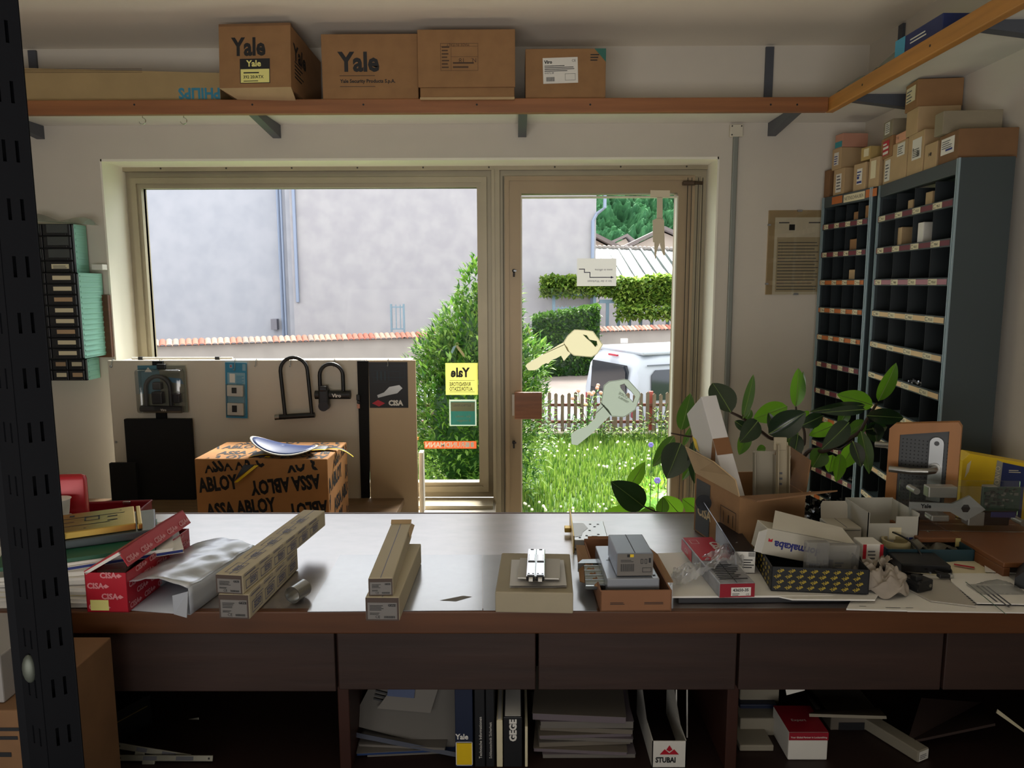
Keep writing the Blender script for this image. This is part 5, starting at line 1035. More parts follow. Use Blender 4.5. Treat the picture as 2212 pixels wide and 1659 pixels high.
# ---- logo boxes: long ones laid towards the window
LOGO = mat('geze_beige', '#c3b79c', .75, var=.05); LOGP = mat('geze_print', '#6b6c85', .6); ENDM = mat('geze_end_shaded', '#4d3f38', .7)  # box ends coloured darker, standing in for shade on their fronts
def longbox(label, pl_, pr_, ytop, far, z, prints=True, endlab=True, wf=None, mats=None, L=None, group='long printed door closer boxes'):
    a, b = aZ(pl_[0], pl_[1], z), aZ(pr_[0], pr_[1], z); ang = math.atan2(b.y-a.y, b.x-a.x); w = (b-a).length; h = aY(pl_[0], ytop, a.y).z-z
    f = aZ(far[0], far[1], z+h); dv = Vector((f.x-b.x, f.y-b.y, 0)); D = L or dv.length; ang = math.atan2(dv.y, dv.x)-math.pi/2
    pr = {}
    if prints:
        r = []; u = .012
        while u < D-.055:
            r += [('o', u, h*.16, u+.048, h*.62, .0016, 1), ('t', 'GEZE', h*.36, u+.0435, h*.53, 1, dict(rot=math.pi, bold=.04, sx=.8)), ('r', u+.018, h*.70, u+.054, h*.735, 1), ('r', u+.018, h*.70, u+.0195, h*.62, 1), ('o', u-.004, h*.86, u+.040, h*1.0, .001, 1), ('l', u, h*.9, u+.04, h*.97, 1, 1)]; u += .062
        tp = []; u = .01
        while u < D-.06: tp += [('o', w*.25, u, w*.72, u+.05, .0012, 1), ('t', 'GEZE', w*.32, w*.64, u+.008, 1, dict(rot=math.pi/2, bold=.03, sx=.7))]; u += .075
        pr = {'right': r, 'top': tp, 'front': [('r', .001, .001, w-.001, h-.001, 2)]}
    else: pr = {'front': [('r', .001, .001, w-.001, h-.001, 2)]}
    st = [('front', w*.07, h*.08, w*.93, h*.78, [mat('end_label_shaded', '#77736f', .6), INK], [('l', .004, h*.38, w*.5, h*.62, 4, 1), ('t', 'GEZE', h*.13, w*.60, h*.55, 1, dict(bold=.04)), ('t', 'CE', h*.16, w*.22, h*.05, 1), ('b', w*.48, h*.05, w*.8, h*.14, 1), ('l', .004, h*.2, w*.35, h*.3, 2, 1)])] if endlab else []  # label darkened as well, its shade held in the colour
    return carton('closer_box', label, 'box', a, ang, (w, D, h), mats or [LOGO, LOGP, ENDM], pr, st, group=group), a, w, h, ang, D
o, a, w, h1, ang, D = longbox('lower beige box of the left pair of long logo boxes', (474, 1336), (541, 1337), 1283, (638, 1188), Z, L=.26)
o2 = longbox('upper longer beige box of the left pair, printed on top and side', (472, 1290), (535, 1289), 1248, (673, 1135), Z+h1+.001, L=.42)
# make the upper one sit exactly on the lower one
o2[0].location = Vector((a.x-.004, a.y+.002, Z+h1+.0008))
# steel tube
a = aZ(632, 1304, Z+.0); R0 = .0178; tb = thing('steel_ring', 'short polished steel tube lying on its side in front of the left logo boxes', 'tube', (a.x, a.y+.0, Z+R0+.0006), RZ(math.radians(-18)) @ RX(-math.pi/2))
MB().ring(R0, R0-.0015, 0, .042, 36).build('tube_wall', STEEL, tb, smooth=True)
# desk mat sheets
FILM = mat('desk_film', '#8d8f96', .22, 0, var=.18, scale=9, spec=.8, bump=.05); nb_ = FILM.node_tree.nodes['Principled BSDF']; nb_.inputs['Coat Weight'].default_value = 1; nb_.inputs['Coat IOR'].default_value = 2.2; nb_.inputs['Coat Roughness'].default_value = .2
q = [aZ(*p, Z) for p in ((664, 1322), (735, 1199), (1041, 1199), (1042, 1319))]
mb = MB().prism([(p.x, p.y) for p in q], Z-.0003, Z+.0009); mb.poly([(aZ(p[0], p[1], Z).x, aZ(p[0], p[1], Z).y, Z+.0012) for p in ((950, 1298), (1000, 1288), (1020, 1290), (985, 1300))], 1)
tag(mb.build('desk_mat', [FILM, mat('glue_mark', '#77726a', .7)]), 'worn silvery desk film under the second pair of logo boxes', 'desk mat')
q = [aZ(*p, Z) for p in ((1044, 1319), (1043, 1199), (1268, 1199), (1290, 1320))]
FILM2 = mat('desk_film_dull', '#77797f', .3, 0, var=.1, scale=12, spec=.8); nb_ = FILM2.node_tree.nodes['Principled BSDF']; nb_.inputs['Coat Weight'].default_value = 1; nb_.inputs['Coat IOR'].default_value = 2.0; nb_.inputs['Coat Roughness'].default_value = .22
tag(MB().prism([(p.x, p.y) for p in q], Z-.0003, Z+.0006).build('desk_mat', FILM2), 'duller grey desk mat under the beige flat box', 'desk mat')
ZM = Z+.0013
o, a, w, h1, ang, D = longbox('lower white-beige box of the right pair of long boxes', (790, 1341), (864, 1340), 1290, (903, 1190), ZM, False, L=.30)
o2 = longbox('upper beige box with an opened end flap in the right pair of long boxes', (805, 1288), (858, 1289), 1250, (888, 1155), ZM+h1+.0006, False, L=.33)
o2[0].location = Vector((a.x+.006, a.y+.004, ZM+h1+.0008)); W2, D2, H2 = o2[2], o2[5], o2[3]
for q_ in ([(0, D2-.002, H2), (W2, D2-.002, H2), (W2, D2+.008, H2+.007), (0, D2+.008, H2+.007)], [(W2, D2-.06, H2), (W2, D2, H2), (W2+.008, D2-.002, H2-.004), (W2+.008, D2-.10, H2-.004)]): MB().poly(q_).build('end_flap', CARD2, o2[0], solid=.0012)
# ---- beige flat box with papers and two closers
a, b = aZ(1070, 1323, ZM), aZ(1238, 1326, ZM); w = (b-a).length; h = aY(1070, 1278, a.y).z-ZM; f = aZ(1236, 1193, ZM+h); D = .215
fb = carton('flat_box', 'plain beige flat box holding up paper bags and two metal door strikes', 'box', a, math.atan2(b.y-a.y, b.x-a.x), (w, D, h), [BEIGE, BROWNINK], seam=False)
fa = math.atan2(b.y-a.y, b.x-a.x); zb = ZM+h
def onbox(u, v, z=0): c, s_ = math.cos(fa), math.sin(fa); return Vector((a.x+c*u-s_*v, a.y+s_*u+c*v, zb+z))
stack_sheet('paper_bag', 'larger translucent paper bag lying flat on the beige flat box', 'paper bag', *onbox(w*.54, D*.42)[:2], zb+.001, w*.74, D*.66, .004, fa+.02, mat('bag_paper', '#c9c6c2', .6), curl=.01)
stack_sheet('paper_bag', 'smaller paper bag on top of the larger one under the door strikes', 'paper bag', *onbox(w*.56, D*.42)[:2], zb+.012, w*.56, D*.5, .003, fa-.02, mat('bag_paper2', '#b5b0a6', .6))
for i, u in enumerate((.455, .575)):
    o = thing('door_strike', ['left one of the two chrome door strikes lying side by side on paper bags', 'right one of the two chrome door strikes lying side by side on paper bags'][i], 'door strike', onbox(w*u, D*.06, .0165), fa, 'pair of chrome door strikes')
    mb = MB().bbox(-.0095, 0, 0, .0095, .155, .011, .0015, 0); F = FR((-.0095, 0, .0114), (1, 0, 0), (0, 1, 0)); deco(mb, F, [('r', .002, .0, .017, .008, 1), ('r', .002, .075, .017, .085, 1), ('o', .003, .09, .016, .12, .001, 1), ('r', .006, .148, .013, .152, 1), ('r', .003, .013, .007, .016, 1), ('r', .012, .013, .016, .016, 1)]); mb.build('strike_body', [CHROME, INKG], o)
    MB().bbox(-.004, -.008, .003, .004, .003, .009, .001).build('adjuster', WHITE, o)
# ---- lock plate with key, behind
a = aZ(1240, 1185, Z); lp = thing('rim_lock', 'white-silver rim lock with upright brass face plate on the counter behind the brown tray', 'lock', (a.x, a.y, Z), -.03)
mb = MB().bbox(0, 0, 0, .085, .15, .022, .002); F = FR((0, 0, .0224), (1, 0, 0), (0, 1, 0)); deco(mb, F, [('r', .004+.0, .12, .02, .126, 1), ('p', [(.0, .02), (.02, .03), (.025, .06), (.04, .09), (.03, .13), (.0, .13)], 2)]+[('r', x, y, x+.006, y+.005, 1) for x, y in ((.045, .12), (.055, .10), (.065, .12), (.04, .07), (.06, .04), (.03, .03), (.07, .02), (.012, .015))]+[('r', .045, .014, .06, .03, 1)])
mb.build('lock_case', [mat('lock_white', '#d8dad9', .25, .6), INK, NICKEL], lp)
MB().bbox(-.004, -.035, -.0, -.001, .185, .045, .0008).build('faceplate', BRASS, lp); MB().bbox(-.02, .10, .006, -.004, .125, .018, .002).build('latch_bolt', BRASS, lp)
# ---- open carton tray with lock cases
a, b = aZ(1296, 1322, Z), aZ(1452, 1324, Z); w = (b-a).length; h = aY(1296, 1276, a.y).z-Z; D = aZ(1300, 1168, Z+h).y-a.y; ot = thing('carton_tray', 'opened brown cardboard tray holding a lock case and a boxed lock on the counter', 'tray', a, .02)
mb = MB().box(0, 0, 0, w, .003, h).box(0, D-.003, 0, w, D, h+.005).box(0, 0, 0, .003, D, h*.96).box(w-.003, 0, 0, w, D, h*.96).box(0, 0, 0, w, D, .003)
deco(mb, FACES['front'](w, D, h), [('l', .02, h*.35, .05, h*.48, 2, 1), ('l', w-.055, h*.35, w-.012, h*.48, 2, 1)]); mb.build('tray_body', CARD3 if False else [mat('tray_brown', '#8a5f42', .85, var=.1), INK], ot)
for q_ in ([(0, .03, h*.9), (0, D-.02, h*.9), (-.022, D-.03, h*1.0), (-.03, .10, h*.5)], [(w, .05, h*.9), (w, D-.02, h*.9), (w+.02, D-.06, h*.7), (w+.014, .05, h*.9)]): MB().poly(q_).build('side_flap', CARD, ot, solid=.002)
MB().poly([(0.01, D-.003, h), (w-.01, D-.003, h), (w-.01, D+.012, h+.006), (.01, D+.012, h+.006)]).build('back_flap', mat('tray_brown', ''), ot, solid=.002)
lk = thing('mortise_lock', 'grey steel lock case with four thick bolts pointing left, in the brown tray', 'lock', a+Vector((.016, .02, .0045)), .02)
mb = MB().bbox(0, 0, 0, w*.74, .19, h+.012, .002); F = FR((0, 0, h+.0125), (1, 0, 0), (0, 1, 0)); deco(mb, F, [('r', .012, .10, .03, .102, 1), ('r', w*.66, .012, w*.70, .018, 1)]); deco(mb, FACES['front'](w*.74, .19, h), [('o', w*.46, .014, w*.62, .028, .001, 2), ('r', w*.5, .019, w*.57, .023, 1)]); mb.build('lock_case', [mat('case_steel', '#a8adb5', .3, .6), INK, NICKEL], lk)
for k in range(4): MB().cyl((-.040+.002*k, .035+.026*k, .030), (0, .035+.026*k, .030), .0105, 16).build('bolt', mat('bolt_steel', '#8a9193', .25, .8), lk, smooth=True)
MB().prism([(0, .128), (0, .152), (-.034, .150), (-.046, .128)], .020, .040).build('latch_bolt', mat('bolt_steel', ''), lk)
c = Vector((a.x+.036, a.y+.03, Z+h+.0178)); cw = w*.52
carton('lock_box', 'small grey-blue box with black printed front on top of the bolted lock case', 'box', c, .03, (cw, .115, .048), [mat('box_slate', '#8d96a6', .35, .2), INK, mat('label_grey', '#6f6a64', .6), YEL],
       {'front': [('r', .001, .001, cw-.001, .047, 2), ('b', .008, .010, cw*.48, .026, 1), ('l', .008, .03, cw*.5, .036, 2, 1), ('o', cw*.65, .026, cw*.72, .036, .0012, 1), ('o', cw*.76, .026, cw*.83, .036, .0012, 1), ('r', cw*.87, .028, cw*.93, .038, 1), ('r', cw*.28, .040, cw*.36, .046, 1), ('r', cw*.36, .040, cw*.46, .046, 3), ('o', cw*.7, .008, cw*.95, .018, .001, 1)]})
# ---- flat stack of paper sheets / brochures centre right
a = aZ(1460, 1295, Z); zs = Z+.0005
q = [aZ(*p, Z) for p in ((1454, 1302), (1448, 1240), (1700, 1225), (1850, 1296), (1700, 1305))]
def flatsheet(name, label, pts, z, t, m, cat='sheet', items=None, group=None):
    P = [aZ(x, y, z) for x, y in pts]; c = sum(P, Vector())/len(P); mb = MB().prism([(p.x-c.x, p.y-c.y) for p in P], 0, t)
    if items: deco(mb, FR((P[0].x-c.x, P[0].y-c.y, t+.0003), (P[1]-P[0]), Vector((0, 0, 1)).cross(P[1]-P[0])), items)
    o = mb.build(name, [m, INKG, RED, GREEN, TEAL], loc=Vector((c.x, c.y, z))); return tag(o, label, cat, group)
flatsheet('cardboard_pad', 'dark cardboard pad under the white papers in the middle right of the counter', [(1466, 1303), (1462, 1262), (1800, 1240), (1860, 1300)], Z, .010, DGREY, 'pad')
zp = Z+.0105
flatsheet('paper_pad', 'thick white paper pad under the red-ended lock box', [(1452, 1292), (1455, 1235), (1560, 1195), (1720, 1200), (1800, 1290)], zp, .004, PAPER, 'paper pad')
flatsheet('brochure', 'white brochure with pink stripes left of the red-topped lock box', [(1420, 1250), (1418, 1198), (1490, 1195), (1505, 1245)], Z+.0008, .003, PAPER, 'brochure', [('r', .01, .05, .05, .054, 2)])
# box pair, red-topped
zq = zp+.0045
a = aZ(1553, 1292, zq); b = aZ(1632, 1292, zq); w = (b-a).length; _f = aZ(1473, 1162, zq+.031); D = (_f-a).length
carton('lock_box', 'long lock box with grey patterned lid and dark red labelled end', 'box', a, math.atan2(_f.y-a.y, _f.x-a.x)-math.pi/2, (w, D, .031), [mat('box_pattern_grey', '#9b9da3', .4, .1, var=.3, scale=30), INK, DRED, WHITE, RED],
       {'front': [('r', .001, .001, w-.001, .030, 2), ('r', w*.33, .004, w*.88, .022, 3), ('t', '43650-35', .0085, w*.38, .0135, 1, dict(bold=.03)), ('t', 'CE', .006, w*.74, .005, 1), ('l', w*.36, .005, w*.6, .011, 2, 1)], 'top': [('r', .002, D-.15, w-.002, D-.002, 4), ('t', 'CISA', .030, w*.72, D-.035, 3, dict(rot=-math.pi/2, bold=.04)), ('o', w*.15, D-.045, w*.4, D-.02, .001, 3), ('l', w*.1, .02, w*.9, D-.17, 9, 1)], 'left': [('r', .002, .002, D-.19, .029, 4), ('t', 'CISA', .014, .03, .009, 3)]})
# clear plastic bag in front
a = aZ(1500, 1270, zq)
mb = MB().sheet(lambda u, v: (a.x-.055+.17*u+.03*v, a.y-.01+.10*v+.05*u, zq+.036*math.exp(-((u-.75)*3)**2)+.004+.028*abs(noise.noise(Vector((u*5, v*4, 2))))+.012*abs(noise.noise(Vector((u*14, v*10, 5))))), 40, 26)
tag(mb.build('plastic_bag', glassy('bag_clear', (.95, .96, .97), .14, .12, .28, (.8, .8, .82)), smooth=True), 'crumpled clear plastic bag draped over the red lock box in the middle right', 'bag')
# dark open slim box (black / silver) leaning
_g, _h = aZ(1546, 1140, Z), aZ(1604, 1232, Z); a = aZ(1560, 1240, zq); sbx = thing('lock_box', 'slim navy and silver box lying open against the large carton', 'box', (aZ(1588, 1234, zq).x-.006, aZ(1590, 1234, zq).y-.01, zq+.0006), math.atan2(_g.y-_h.y, _g.x-_h.x)-math.pi/2)
NAVY = mat('navy_card', '#12161f', .35); SLC = mat('silver_card', '#7d8492', .3, .3)
mb = MB().bbox(0, 0, 0, .046, .20, .050, .0015); deco(mb, FACES['front'](.046, .2, .05), [('r', .001, .001, .045, .049, 2), ('l', .018, .012, .044, .035, 4, 1), ('o', .006, .02, .016, .034, .001, 1), ('b', .03, .038, .044, .048, 1)]); mb.build('box_body', [NAVY, INK, PAPER], sbx)
MB().poly([(0, 0, .051), (0, .20, .051), (-.028, .22, .095), (-.028, .0, .095)]).poly([(0, -.001, .004), (-.002, -.035, .01), (-.004, -.03, .045), (0, -.001, .052)]).build('open_lid', [SLC], sbx, solid=.0015)
mb = MB().disc(.02, 20, 0, T(-.026, .23, .09) @ RX(1.2)); mb.build('lid_tab', NAVY, sbx, solid=.0015)
# ---- large open carton
a = aY(1590, 1200, 1.70); b = aY(1755, 1190, 1.70); cz0 = Z+.0004
bc0 = aZ(1593, 1210, cz0); bw, bd, bh = .30, .26, .155
BC = thing('open_carton', 'large open brown carton full of packaging in front of the rubber plant', 'carton', (bc0.x, bc0.y, cz0), math.radians(4))
P0 = aY(1543, 1130, bc0.y+.25)
mb = MB().box(0, 0, 0, bw*.58, .004, bh).box(0, bd-.004, 0, bw*.58, bd, bh)
lf = [(-.0, 0), (-.075, .23)]
def wallq(p, q_, z0, z1, mi=0, t=.004): d = (Vector((q_[0]-p[0], q_[1]-p[1], 0))); n_ = Vector((0, 0, 1)).cross(d).normalized()*t; v = [(p[0], p[1], z0), (q_[0], q_[1], z0), (q_[0], q_[1], z1), (p[0], p[1], z1)]; return v, [(x+n_.x, y+n_.y, z) for x, y, z in v]
mb = MB(); A0, A1, A2, A3 = (0, 0), (.165, .015), (.165, .225), (-.035, .225)
hz = [bh, bh, bh, bh]
for p, q_ in ((A0, A1), (A1, A2), (A2, A3), (A3, A0)):
    v, v2 = wallq(p, q_, 0, bh); mb.add(v+v2, [(0, 1, 2, 3), (7, 6, 5, 4), (3, 2, 6, 7), (0, 4, 5, 1), (1, 5, 6, 2), (0, 3, 7, 4)], 0)
mb.add([(x, y, .002) for x, y in (A0, A1, A2, A3)], [(0, 1, 2, 3)], 0)
FL = FR((A3[0]-.0008, A3[1], 0), (A0[0]-A3[0], A0[1]-A3[1], 0), (0, 0, 1)); deco(mb, FL, [('r', .01, .004, .085, bh-.012, 2), ('t', 'CISA', .035, .02, .05, 3, dict(bold=.03)), ('o', .14, .06, .215, .11, .0015, 1), ('r', .155, .07, .157, .1, 1), ('r', .178, .075, .182, .095, 1), ('r', .2, .07, .202, .1, 1)])
mb.build('carton_body', [CARD, INK, mat('print_dark_grey', '#3a3d40', .6), mat('print_pale', '#c9b48c', .7)], BC)
MB().poly([(A0[0], A0[1], bh), (A1[0], A1[1], bh), (A1[0]+.035, A1[1]-.08, bh+.028), (A0[0]+.018, A0[1]-.055, bh+.004)]).build('front_flap', CARD3, BC, solid=.003)  # browner card here carries the flap's shadow in its colour
MB().poly([(A1[0], A1[1], bh), (A2[0], A2[1], bh), (A2[0]+.025, A2[1]+.0, bh+.085), (A1[0]+.018, A1[1]+.02, bh+.075)]).build('right_flap', CARD3, BC, solid=.003)
MB().poly([(A0[0]-.001, A0[1], bh), (A3[0], A3[1], bh), (A3[0]-.022, A3[1]+.02, bh+.065), (A0[0]-.045, A0[1]+.06, bh+.07), (A0[0]-.012, A0[1], bh+.04)]).build('left_flap', CARD2, BC, solid=.003)
# tall white box with brown tape leaning in the carton
p0 = aY(1598, 1092, bc0.y+.055); tp = aY(1533, 859, bc0.y+.20); wl = thing('flat_white_box', 'tall white flat box with crossed brown tape leaning out of the large carton', 'box', p0, FR((0, 0, 0), (tp-p0).cross(Vector((-1, -.12, 0))), tp-p0).to_3x3())
Lh = (tp-p0).length*1.02; mb = MB().bbox(-.12, 0, -.02, .0, Lh, .022, .002); F = FR((-.12, 0, .0225) , (1, 0, 0), (0, 1, 0)) @ Matrix.Diagonal((1.6, 1, 1, 1))
TAPE = mat('tape_brown', '#7a5334', .35)
deco(mb, F, [('p', [(.0, Lh*.52), (.075, Lh*.20), (.075, Lh*.32), (.0, Lh*.64)], 1), ('p', [(.0, Lh*.12), (.014, Lh*.10), (.075, Lh*.5), (.075, Lh*.6), (.0, Lh*.2)], 1), ('p', [(.0, Lh*.66), (.012, Lh*.60), (.012, Lh*.72), (.0, Lh*.78)], 2)])
deco(mb, FR((.0006, 0, .022), (0, 1, 0), (0, 0, -1)), [('r', Lh*.45, .0, Lh*.6, .042, 1)]); mb.build('box_body', [mat('white_card_2', '#c9c6c4', .5), TAPE, YEL], wl)
for i, (px0, py0, px1, py1, wd, lb, m_, yy) in enumerate(((1650, 1075, 1640, 975, .05, 'grey open cardboard insert standing in the large carton next to the white box', mat('card_grey2', '#8d8676', .8), .10), (1690, 1072, 1665, 958, .028, 'long narrow folded card sleeve with writing in the large carton', BEIGE, .07), (1718, 1075, 1712, 985, .035, 'short grey card piece at the right inside the large carton', mat('card_grey2', ''), .12))):
    p = aY(px0, py0, bc0.y+yy); t_ = aY(px1, py1, bc0.y+yy+.02); d_ = t_-p
    o = thing('card_insert', lb, 'packaging', p, FR((0, 0, 0), (1, -.1, 0), d_).to_3x3()); L_ = d_.length
    mb = MB().box(-wd/2, -.06, -.01, wd/2, L_, -.008).box(-wd/2, -.06, -.01, -wd/2+.002, L_*.96, .014).box(wd/2-.002, -.06, -.01, wd/2, L_*.93, .014)
    if i == 1: deco(mb, FR((-wd/2, 0, -.0075), (1, 0, 0), (0, 1, 0)), [('l', wd*.3, L_*.2, wd*.6, L_*.5, 3, 1)]); mb.bbox(-wd*.7, L_-.02, -.012, wd*.4, L_+.012, -.006, .002)
    mb.build('insert_body', [m_, INKG], o)
# ---- yellow-patterned open box with white packaging
a, b = aZ(1665, 1276, Z+.016), aZ(1876, 1284, Z+.016); zy = Z+.0160; w = (b-a).length; h = .052; D = .17
yb = thing('patterned_box', 'black open box with repeated yellow lettering, filled with white packaging', 'box', a, math.atan2(b.y-a.y, b.x-a.x)); NB = mat('pattern_black', '#16181b', .45); YP = mat('pattern_yellow', '#a8912f', .5)
mb = MB().box(0, 0, 0, w, .002, h).box(0, D, 0, w, D+.002, h).box(0, 0, 0, .002, D, h).box(w-.002, 0, 0, w, D, h).box(0, 0, 0, w, D, .002)
def yale_print(W, H, rot=.9): 
    it = []; j = 0; x = .008
    while x < W-.008: it += [('t', 'Yale', .0095, x+(.006 if k % 2 else 0), .003+k*.0118, 1, dict(rot=.55, bold=.04, sx=.8)) for k in range(int(H/.0125))]; x += .0225; j += 1
    return it
deco(mb, FACES['front'](w, D, h), yale_print(w, h)); deco(mb, FACES['left'](w, D, h), yale_print(D, h)); mb.build('box_body', [NB, YP], yb)
flatsheet('paper_sheet', 'white paper sheets sticking out under the black patterned box', [(1650, 1284), (1700, 1270), (1900, 1280), (1890, 1298), (1712, 1297)], zp+.0001, .003, PAPER)
WC = mat('carton_white', '#b9b3a4', .6, var=.05)
dk = thing('handle_box', 'white box with upside-down blue lettering and a red mark lying across the patterned box', 'box', aY(1644, 1196, a.y+.07), RZ(.05) @ RY(math.radians(12)))
mb = MB().bbox(0, 0, 0, .205, .06, .058, .0015); deco(mb, FACES['front'](.205, .06, .058), [('t', 'dormakaba', .0235, .128, .034, 1, dict(rot=math.pi, bold=.035)), ('p', [(.008, .030), (.017, .030), (.017, .038), (.0125, .034), (.008, .038)], 2)]); mb.build('box_body', [WC, mat('ink_violet', '#2b2f70', .5), RED], dk)
MB().poly([(0, 0, .002), (0, 0, .056), (-.022, -.012, .050), (-.022, -.012, .006)]).build('end_flap', WHITE, dk, solid=.0015)
MB().poly([(.01, .0, .059), (.20, .0, .059), (.18, .035, .082), (.03, .05, .088)]).build('top_flap', mat('carton_white', ''), dk, solid=.0015)
for i, (x0, x1, yt, yb_, lb) in enumerate(((1738, 1790, 1172, 1230, 'left of two clear plastic blister shells in the patterned box'), (1776, 1866, 1186, 1232, 'right, wider one of two clear plastic blister shells in the patterned box'))):
    p, q_ = aY(x0, yb_, a.y+.02), aY(x1, yt, a.y+.02); o = thing('blister_shell', lb, 'blister shell', (p.x, a.y+.012+.022*i, zy+.0022)); mb = MB().bbox(0, 0, 0, q_.x-p.x, .02, q_.z-zy, .003, 0)
    mb.build('shell', glassy('shell_plastic', (.9, .9, .9), .12, .15, .25, (.6, .6, .58)), o); mb = MB(); deco(mb, FR((.006, -.0004, .03), (1, 0, 0), (0, 0, 1)), [('b', 0, 0, .022, .022, 0), ('l', .026, .0, .045, .02, 3, 0)]); mb.build('print', INKG, o)
# small white cartons behind
def smallbox(label, px0, px1, yb_, yt, Yd, m=WC, d=.07, flap=True, ang=0, pr=None, name='small_carton', group='small white cartons at the back of the counter', stick=()):
    p, q_ = aY(px0, yb_, Yd), aY(px1, yb_, Yd); zt = aY(px0, yt, Yd).z; w = q_.x-p.x; z0 = Z+.0006; hfull = zt-z0; fl = .045 if flap else 0; h = hfull-fl
    o = carton(name, label, 'box', (p.x, Yd, z0), ang, (w, d, h), [m, INKG, RED], pr(w, h) if pr else {}, stick, group=group)
    if flap: MB().prism([(.002, 0), (w-.002, 0), (w-.002, fl*.8), (w*.9, fl), (w*.1, fl), (.002, fl*.8)], -.0006, .0006, 0, T(0, d-.004, h-.001) @ RX(math.radians(80))).build('lid_flap', m, o)
    return o
smallbox('white carton with rounded raised flap, left one behind the lettered white box', 1637, 1686, 1200, 1116, 1.74, flap=True)
smallbox('white carton with printed raised flap behind the lettered white box, in the middle', 1692, 1752, 1180, 1100, 1.80, flap=True, d=.06, pr=lambda w, h: {'front': [('l', w*.4, h*.6, w*.85, h*.75, 2, 1)]})
smallbox('grey-white carton with open wide flap right of the middle carton', 1795, 1858, 1210, 1102, 1.76, d=.08, pr=lambda w, h: {'front': [('l', w*.42, h*.86, w*.95, h*.92, 1, 1)]})
smallbox('tiny white box with red corners lying beside the blister shells', 1862, 1906, 1218, 1176, 1.60, m=WHITE, flap=False, d=.05, name='tiny_box', group=None, pr=lambda w, h: {'front': [('r', 0, h*.5, w*.17, h, 2), ('r', w*.83, h*.5, w, h, 2), ('l', w*.25, h*.5, w*.75, h*.85, 3, 1)]})
# bag of black parts behind the boxes
r_ = random.Random(5); mb = MB()
for k in range(160): p = aY(r_.uniform(1752, 1800), r_.uniform(1088, 1118), 1.93); p.y += r_.uniform(-.04, .03); mb.tube([p, p+Vector((r_.gauss(0, .012), r_.gauss(0, .01), r_.gauss(0, .012)))], .005, 5)
o = mb.build('cable_ties', mat('shiny_black', '#0c0d10', .25), None); tag(o, 'tangled heap of shiny black plastic parts behind the small white cartons', 'parts', kind='stuff')
# ---- rag
a = aZ(1920, 1286, zp); mb = MB().sheet(lambda u, v: (a.x+.0+(.052+.010*noise.noise(Vector((u*6, v*6, 1))))*math.cos(2*math.pi*u)*math.sin(math.pi*(.08+.47*v))*1.05, a.y+.045+(.055)*math.sin(2*math.pi*u)*math.sin(math.pi*(.08+.47*v)), zp+.002+.046*math.cos(math.pi*.5*min(1, v*1.02))*(.85+.3*abs(noise.noise(Vector((math.cos(6.28*u)*3, math.sin(6.28*u)*3, v*5)))))+.007*math.sin(u*38+v*9)), 90, 36)
tag(mb.build('cleaning_rag', mat('rag_cloth', '#9c9184', .9, var=.12, scale=30, bump=.3), smooth=True), 'crumpled grey-beige cleaning rag beside the black patterned box', 'rag')
mb = MB().sheet(lambda u, v: (a.x-.045+.09*u+.02*v, a.y+.08+.09*v, zp+.004+.045*(1-v*.7)*abs(math.sin(3*u+1.4))+.014*abs(noise.noise(Vector((u*7, v*6, 9))))), 40, 24)
tag(mb.build('cleaning_rag', mat('rag_cloth', ''), smooth=True), 'second fold of rag lying behind the crumpled one next to the blister shells', 'rag')
# ---- papers on the right
zr = Z+.0008
flatsheet('document', 'white printed leaflet at the counter edge under the rag', [(1828, 1318), (1990, 1322), (1980, 1285), (1840, 1296)], zr, .003, PAPER, 'leaflet', [('l', .03, .012, .05, .016, 1, 1), ('l', .08, .008, .11, .014, 1, 1), ('l', .12, .010, .14, .014, 1, 1)])
flatsheet('document', 'large white sheet covering the right end of the counter', [(1960, 1322), (2260, 1326), (2180, 1200), (2030, 1205), (1950, 1290)], zr+.0002, .0025, PAPER, 'sheet', [('l', .14, .03, .30, .12, 9, 1)])
flatsheet('document', 'grey card sheet lying under the small black lock part', [(1962, 1275), (2010, 1300), (2108, 1312), (2050, 1254), (1990, 1250)], zr+.0035, .003, mat('grey_paper', '#a8a297', .7), 'sheet')
flatsheet('document', 'printed form with a green line at the right end of the counter', [(2055, 1258), (2110, 1304), (2250, 1308), (2170, 1240), (2050, 1240)], zr+.0068, .002, PAPER, 'form', [('r', .0, .028, .16, .030, 3), ('l', .02, .04, .13, .07, 3, 1)])
flatsheet('document', 'paper with curled end near the wooden ledge on the right', [(1960, 1236), (1990, 1222), (2115, 1208), (2160, 1240), (2050, 1246)], zr+.0035, .0015, CREAM, 'sheet', [('l', .05, .03, .09, .034, 1, 1)])
a = aZ(2165, 1285, zr+.009); mb = MB().sheet(lambda u, v: (a.x-.045+.10*u, a.y+.02*v+.045*u*0+.03*v, zr+.010+.020*math.sin(math.pi*u)*math.sin(math.pi*v)+.004*abs(noise.noise(Vector((u*9, v*9, 3))))), 26, 14)
tag(mb.build('plastic_bag', glassy('bag_milky', (.85, .86, .85), .12, .2, .4, (.42, .42, .40)), smooth=True), 'small milky plastic bag lying on the papers at the right end', 'bag')
# small black lock part
a = aZ(1994, 1278, zr+.007); bp = thing('lock_cylinder', 'small black cylinder block lying on the grey sheet beside the rag', 'lock part', (a.x, a.y+.01, zr+.0070), .4)
MB().bbox(-.022, -.012, .0, .022, .016, .024, .003).cyl((-.014, -.014, .014), (-.014, .018, .014), .010, 14).bbox(-.02, -.006, .022, -.002, .012, .034, .003).build('cylinder_block', BLACK, bp); MB().cyl((.012, -.0125, .012), (.012, -.0135, .012), .004, 10).build('screw', NICKEL, bp)
